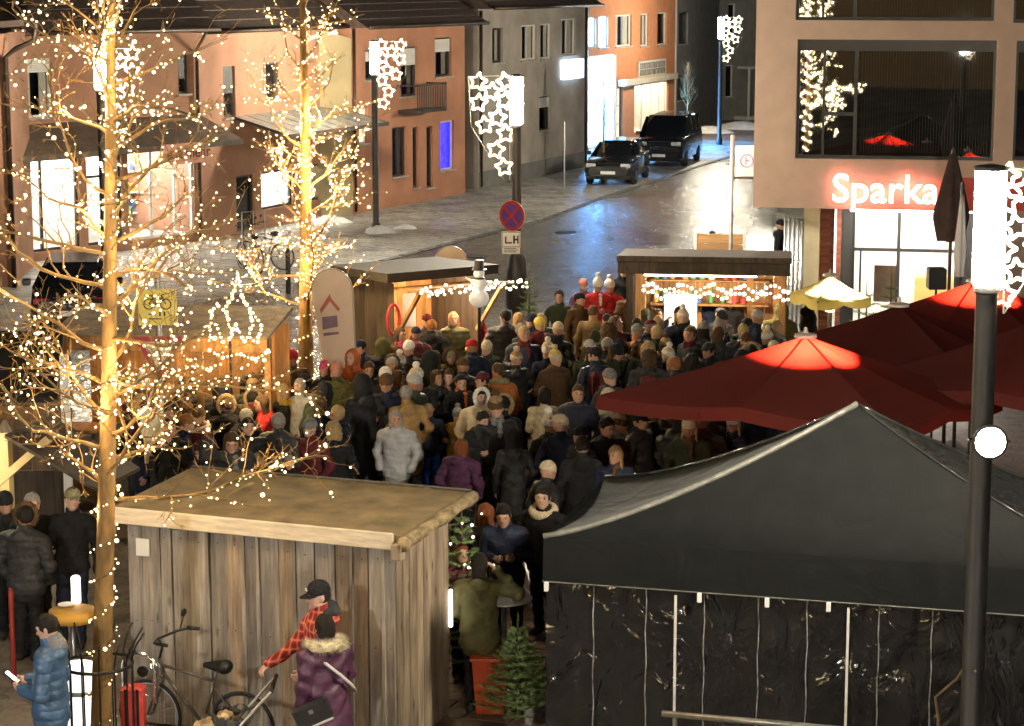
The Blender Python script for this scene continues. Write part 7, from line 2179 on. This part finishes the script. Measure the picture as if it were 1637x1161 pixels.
def fill(n, px0, px1, y0, y1, where, group, gap=.42):
    combos = [(t, c) for t in TOPS for c in COATS]
    rg.shuffle(combos); combos.sort(key=lambda q: COATS.index(q[1]) // 4 + rg.random() * 1.9)
    k = 0; tries = 0
    while k < n and tries < 4000:
        tries += 1
        h = rg.uniform(1.62, 1.86)
        p = foot(rg.uniform(px0, px1), rg.uniform(y0, y1), h)
        if any((p - q).length < gap for q in placed): continue
        if any(abs(p.x / p.y - q.x / q.y) < .0062 and -2.6 < p.y - q.y < 0 for q in heroes): continue
        placed.append(p)
        (top, tn), (cc, cn_) = combos[k]
        k += 1
        yaw = rg.choice((180, 170, 195, 150, 20, -10, 60, -60, 90)) + rg.uniform(-12, 12)
        lab = 'person in %s coat with %s %s' % (cn_, tn, where)
        tp = list(top) + ([('scarf', rg.choice(['grey', 'maroon', 'black', 'brown', 'navy']))] if rg.random() < .5 else [])
        if top[0][0] in ('beanie', 'bobble_hat') and rg.random() < .45: tp.append(LO(rg.choice(['brownh', 'darkh', 'blond'])))
        q_ = person(p, h, yaw, rg.choice(poses), cc, rg.choice(['black', 'black', 'jeans', 'char']), tp, lab, rg.randint(0, 3), rg.choice('ffn'), group=group, scale_x=rg.uniform(.93, 1.1))
        q_.rotation_euler = (R(rg.uniform(-4, 4)), R(rg.uniform(-3, 3)), q_.rotation_euler[2])
        if rg.random() < .14:
            bpk = link('backpack', PACK, q_); bpk.material_slots[0].link = 'OBJECT'; bpk.material_slots[0].material = fab(COL[rg.choice(['char', 'maroon', 'navy', 'olive', 'grey'])], 'n')
fill(34, 1010, 1250, 492, 575, 'in the crowd before the booth', 'dark crowd before the booth', .36)
fill(16, 820, 1010, 500, 560, 'in the crowd at the road side', 'dark crowd at the road side', .36)
fill(16, 985, 1250, 625, 668, 'under the front red parasol', 'dark crowd under the parasol')
fill(14, 600, 800, 560, 640, 'squeezed in the middle of the crowd', 'dark crowd in the middle', .34)
fill(10, 380, 540, 600, 680, 'below the smaller lit tree', 'dark crowd at the left', .36)
fill(7, 270, 380, 600, 690, 'behind the lit branch tips', 'dark crowd behind the branches', .36)
fill(5, 880, 1000, 640, 720, 'near the tip of the red parasol', 'dark crowd by the parasol tip')
fill(5, 200, 300, 600, 660, 'behind the give way sign', 'dark crowd behind the sign')

# ---- people in front, modelled finer
pl = mat('red_plaid_flannel', (.5, .04, .03), .9, 0)
nt, b = nodes_of(pl)
tc = nt.nodes.new('ShaderNodeTexCoord'); sp = nt.nodes.new('ShaderNodeSeparateXYZ'); nt.links.new(tc.outputs['Object'], sp.inputs[0])
def band(sock, freq, ph, th):
    m1 = nt.nodes.new('ShaderNodeMath'); m1.operation = 'MULTIPLY_ADD'; m1.inputs[1].default_value = freq; m1.inputs[2].default_value = ph; nt.links.new(sock, m1.inputs[0])
    m2 = nt.nodes.new('ShaderNodeMath'); m2.operation = 'SINE'; nt.links.new(m1.outputs[0], m2.inputs[0])
    m3 = nt.nodes.new('ShaderNodeMath'); m3.operation = 'GREATER_THAN'; m3.inputs[1].default_value = th; nt.links.new(m2.outputs[0], m3.inputs[0])
    return m3.outputs[0]
adx = nt.nodes.new('ShaderNodeMath'); adx.operation = 'ADD'; nt.links.new(sp.outputs[0], adx.inputs[0]); nt.links.new(sp.outputs[1], adx.inputs[1])
def mixc(a, fac, col, f=1.0):
    m = nt.nodes.new('ShaderNodeMix'); m.data_type = 'RGBA'
    mm = nt.nodes.new('ShaderNodeMath'); mm.operation = 'MULTIPLY'; mm.inputs[1].default_value = f; nt.links.new(fac, mm.inputs[0]); nt.links.new(mm.outputs[0], m.inputs[0])
    if a is None: m.inputs[6].default_value = (.55, .05, .03, 1)
    else: nt.links.new(a, m.inputs[6])
    m.inputs[7].default_value = col + (1,)
    return m.outputs[2]
c_ = mixc(None, band(sp.outputs[2], 78, 0, .1), (.20, .02, .015), .75)
c_ = mixc(c_, band(adx.outputs[0], 78, .6, .1), (.12, .012, .01), .6)
c_ = mixc(c_, band(sp.outputs[2], 78, 3.1, .8), (.75, .30, .20), .55)
c_ = mixc(c_, band(adx.outputs[0], 78, 3.7, .8), (.75, .30, .20), .5)
nt.links.new(c_, b.inputs['Base Color'])

HI = .0085
PZ['man_push'] = body('body', (((-.26, -.16, 1.13), (-.20, -.42, .99), (0, 0, -1), .9), ((.27, .05, 1.14), (.25, -.2, 1.02), (-1, 0, 0), .8)), yaw=.1, nod=.12, hem=.80, puff=1.05, h=HI, seed=31, step=.08, hand_k=.004)
PZ['woman_purple'] = body('body', (((-.30, -.05, 1.12), (-.19, -.28, 1.0), (1, 0, 0), .8), dn(1)), yaw=-.1, hem=.60, puff=1.26, h=HI, seed=32, hoodlump=True, hand_k=.004, wr=.014)
PZ['phone_man'] = body('body', (((-.29, .02, 1.10), (-.13, -.23, 1.12), (1, 0, .5), .7), ((.28, .0, 1.10), (.14, -.22, 1.10), (-1, 0, .5), .8)), nod=.35, hem=.74, puff=1.14, h=HI, seed=33, hand_k=.004, wr=.012, quilt=True)
PZ['arm_up'] = body('body', (((-.42, -.03, 1.32), (-.20, -.03, 1.56), (1, 0, 0), .25), ((.25, .0, 1.12), (.1, -.24, 1.14), (-1, 0, .2), .9)), nod=.15, hem=.70, puff=1.14, h=HI, seed=34, hand_k=.004, wr=.01)
fgroup = 'people in front'
pm_ = foot(508, 938, 1.86)
man = person((pm_.x, 20.72, 0), 1.86, -70, 'man_push', 'red', 'black', [], 'man in red plaid jacket and black cap pushing a pushchair', 2, mats=[SK[2], pl, fab(COL['black']), M_shoe, M_eye, M_lip, M_lip], group=fgroup)
def child_part(o, pose, name, me, mats_):
    c = link(name, me, o); c.matrix_local = PZ[pose][1]
    for m in mats_: me.materials.append(m)
    return c
capm = sdf_mesh('cap', [ell((0, .012, .05), (.096, .112, .098), 0, .02)], .008, cutfn=lambda X, Y, Z: (.022 - Z + 0 * X + 0 * Y))
cp1 = child_part(man, 'man_push', 'cap', capm, [fab(COL['black'], 'k')])
vis = MB()
vs = []; n = 14
for i in range(n + 1):
    a = PI * 1.12 + (PI * .76) * i / n
    for r_, z in ((1.0, .032), (1.62, .022)):
        yy = math.sin(a) * .108 * (1 if r_ == 1 else 1.72); vs.append((math.cos(a) * .094 * (1 if r_ == 1 else .98), .012 + yy, z))
vis.add(vs, [(2 * i, 2 * i + 1, 2 * i + 3, 2 * i + 2) for i in range(n)])
vis.add([(x, y, z - .007) for x, y, z in vs], [(2 * i, 2 * i + 2, 2 * i + 3, 2 * i + 1) for i in range(n)])
vis.build('visor', fab(COL['black'], 'k'), cp1)
part('badge', cp1, M_swhite, lambda b: (b.bevelbox((-.018, -.107, .066), (.018, -.099, .098), .003),))
part('side_badge', cp1, M_swhite, lambda b: b.bevelbox((-.098, -.01, .035), (-.092, .01, .048), .002))
child_part(man, 'man_push', 'hair', sdf_mesh('hair', [ell((0, .02, -.005), (.087, .1, .09), 0, .02)], .009, cutfn=lambda X, Y, Z: np.maximum(-(Y + .0 + 0 * X), np.abs(Z + .01) - .05)), [fab(COL['darkh'], 'h')])
hoodm = sdf_mesh('hood', [ell((0, .10, -.15), (.13, .075, .085), 0, .03), cap((-.09, .03, -.15), (-.05, -.07, -.2), .04, .03), cap((.09, .03, -.15), (.05, -.07, -.2), .04, .03)], .009)
child_part(man, 'man_push', 'hood', hoodm, [fab(COL['char'])])
# woman in purple
wp_ = foot(519, 982, 1.70)
wom = person((wp_.x, 20.18, 0), 1.70, -140, 'woman_purple', 'purple', 'black', [], 'woman in dark purple coat with cream fur collar and shoulder bag beside the hut', 2, mats=[SK[2], mat('purple_shiny_coat', (.085, .028, .062), .45, .2, 6, .5, 22), mat('plum_skirt', (.20, .06, .12), .8, .2), M_shoe, M_eye, M_lip, M_lip], group=fgroup)
child_part(wom, 'woman_purple', 'hair', sdf_mesh('hair', [ell((0, .016, .015), (.098, .112, .122), 0, .02), ell((0, .06, -.06), (.08, .06, .08), 0, .03)], .009, cutfn=lambda X, Y, Z: -(Y + .04 + 1.2 * np.maximum(Z - .04, 0) + 0 * X), wrinkle=lambda X, Y, Z, m: .004 * np.sin(X * 90 + Z * 30)), [fab(COL['darkh'], 'h')])
def fur_collar(root, pose, m, R0=.17, seed=3, n=2600):
    rgf = random.Random(seed); b = MB()
    for i in range(n):
        a = rgf.uniform(-PI * .22, PI * 1.22); t = rgf.uniform(0, 2 * PI)
        cx, cyy, cz = R0 * math.cos(a), .03 + R0 * .8 * math.sin(a), -.165 + .015 * math.sin(a)
        rad = Vector((math.cos(a), math.sin(a), 0)); nn = rad * math.cos(t) + Vector((0, 0, 1)) * math.sin(t)
        p = Vector((cx, cyy, cz)) + nn * .045
        d = (nn + Vector((rgf.gauss(0, .4), rgf.gauss(0, .4), rgf.gauss(0, .4)))).normalized() * rgf.uniform(.03, .06)
        s = d.orthogonal().normalized() * .004
        b.add([p - s, p + s, p + d], [(0, 1, 2)])
    pts = [(R0 * math.cos(a), .03 + R0 * .8 * math.sin(a), -.165 + .015 * math.sin(a)) for a in [-PI * .22 + PI * 1.44 * i / 24 for i in range(25)]]
    b.tube(pts, .052, 8)
    c = b.build('fur_collar', m, root); c.matrix_local = PZ[pose][1]
    return c
fur_collar(wom, 'woman_purple', mat('cream_fur', (.78, .68, .48), .95, .25, 20))
strap_pts = [(-.20, -.09, 1.42), (-.14, .11, 1.38), (.02, .215, 1.22), (.17, .20, 1.08), (.27, .12, .98)]
st_ = part('bag_strap', wom, mat('pale_strap', (.62, .58, .55), .5, .1), lambda b: b.tube([(-x, y, z) for x, y, z in strap_pts], .017, 6), True)
bagp = part('shoulder_bag', None, mat('black_leather', (.02, .02, .022), .3, .1, 8, .2, 50), lambda b: b.bevelbox((-.17, -.05, -.11), (.17, .05, .11), .03))
bgp = at_y(500, 1140, 19.93)
bagp.location = bgp; bagp.rotation_euler = (0, R(-24), 0)
tag(bagp, 'black shoulder bag with pale edge hanging behind the purple coat', 'bag')
part('pale_edge', bagp, mat('pale_strap', None), lambda b: b.bevelbox((-.165, -.056, -.118), (.165, -.03, -.098), .006))
part('clasp', bagp, M_rim, lambda b: b.bevelbox((-.02, -.058, .01), (.02, -.05, .05), .004))
# man in blue with a phone
bmn = foot(64, 985, 1.78)
blu = person((bmn.x + .07, 19.9, 0), 1.78, -96, 'phone_man', 'mid', 'grey', [], 'man in blue quilted jacket looking at his phone at the lower left', 2, mats=[SK[2], mat('blue_quilted_nylon', (.05, .105, .20), .45, .2, 6, .6, 18), fab(COL['lgrey']), M_shoe, M_eye, M_lip, M_lip], group=fgroup)
child_part(blu, 'phone_man', 'hair', sdf_mesh('hair', [ell((0, .014, .02), (.09, .104, .114), 0, .02)], .009, cutfn=lambda X, Y, Z: np.maximum(-(Y + .045 + 1.3 * np.maximum(Z - .035, 0)), -(Z + .05 + 0 * X)), wrinkle=lambda X, Y, Z, m: .005 * np.sin(X * 90 + Y * 40) * np.sin(Z * 80)), [fab(COL['darkh'], 'h')])
child_part(blu, 'phone_man', 'scarf', sdf_mesh('scarf', [cap((0, .01, -.13), (0, .012, -.17), .09, .105, 0, .02)], .01), [fab(COL['grey'], 'k')])
hx_ = blu.matrix_world
bpy.context.view_layer.update()
php = blu.matrix_world @ Vector((.0, -.36, 1.17))
ph = part('mobile_phone', None, mat('phone_body', (.02, .02, .02), .3, 0), lambda b: b.bevelbox((-.038, -.006, -.078), (.038, .006, .078), .005))
ph.location = php; ph.rotation_euler = (R(-50), 0, R(-96 + 180))
tag(ph, 'glowing mobile phone in the hands of the man in blue', 'phone')
part('screen', ph, mat('phone_screen', (.9, .95, 1), .3, 0, emit=(.9, .95, 1), es=1.6), lambda b: (b.bevelbox((-.034, -.0085, -.072), (.034, -.0062, .072), .001),))
# woman in olive jacket with raised hand
gmn = foot(766, 886, 1.68)
grn = person((gmn.x, gmn.y, 0), 1.68, 178, 'arm_up', 'olive', 'black', [], 'person in olive parka with one hand raised to the head between hut and tent', 2, mats=[SK[2], mat('olive_parka', (.115, .105, .035), .7, .15, 8, .35, 26), fab(COL['black']), M_shoe, M_eye, M_lip, M_lip], group=fgroup)
child_part(grn, 'arm_up', 'hair', sdf_mesh('hair', [ell((0, .014, .02), (.093, .106, .114), 0, .02), cap((0, .05, -.0), (0, .06, -.16), .085, .07, 0, .03, .6)], .009, cutfn=lambda X, Y, Z: -(Y + .045 + 1.3 * np.maximum(Z - .035, 0) + 0 * X)), [fab(COL['darkh'], 'h')])
# red pole and blue blanket at the left edge
lp_ = at_y(17, 945, 23.4)
pole_ = part('red_pole', None, mat('red_lacquer', (.32, .04, .03), .4, .1), lambda b: b.lathe([(.03, 0), (.03, lp_.z), (.02, lp_.z + .03)], seg=10), 'auto'); pole_.location = (lp_.x, 23.4, 0); tag(pole_, 'thin red pole at the left picture edge', 'pole')
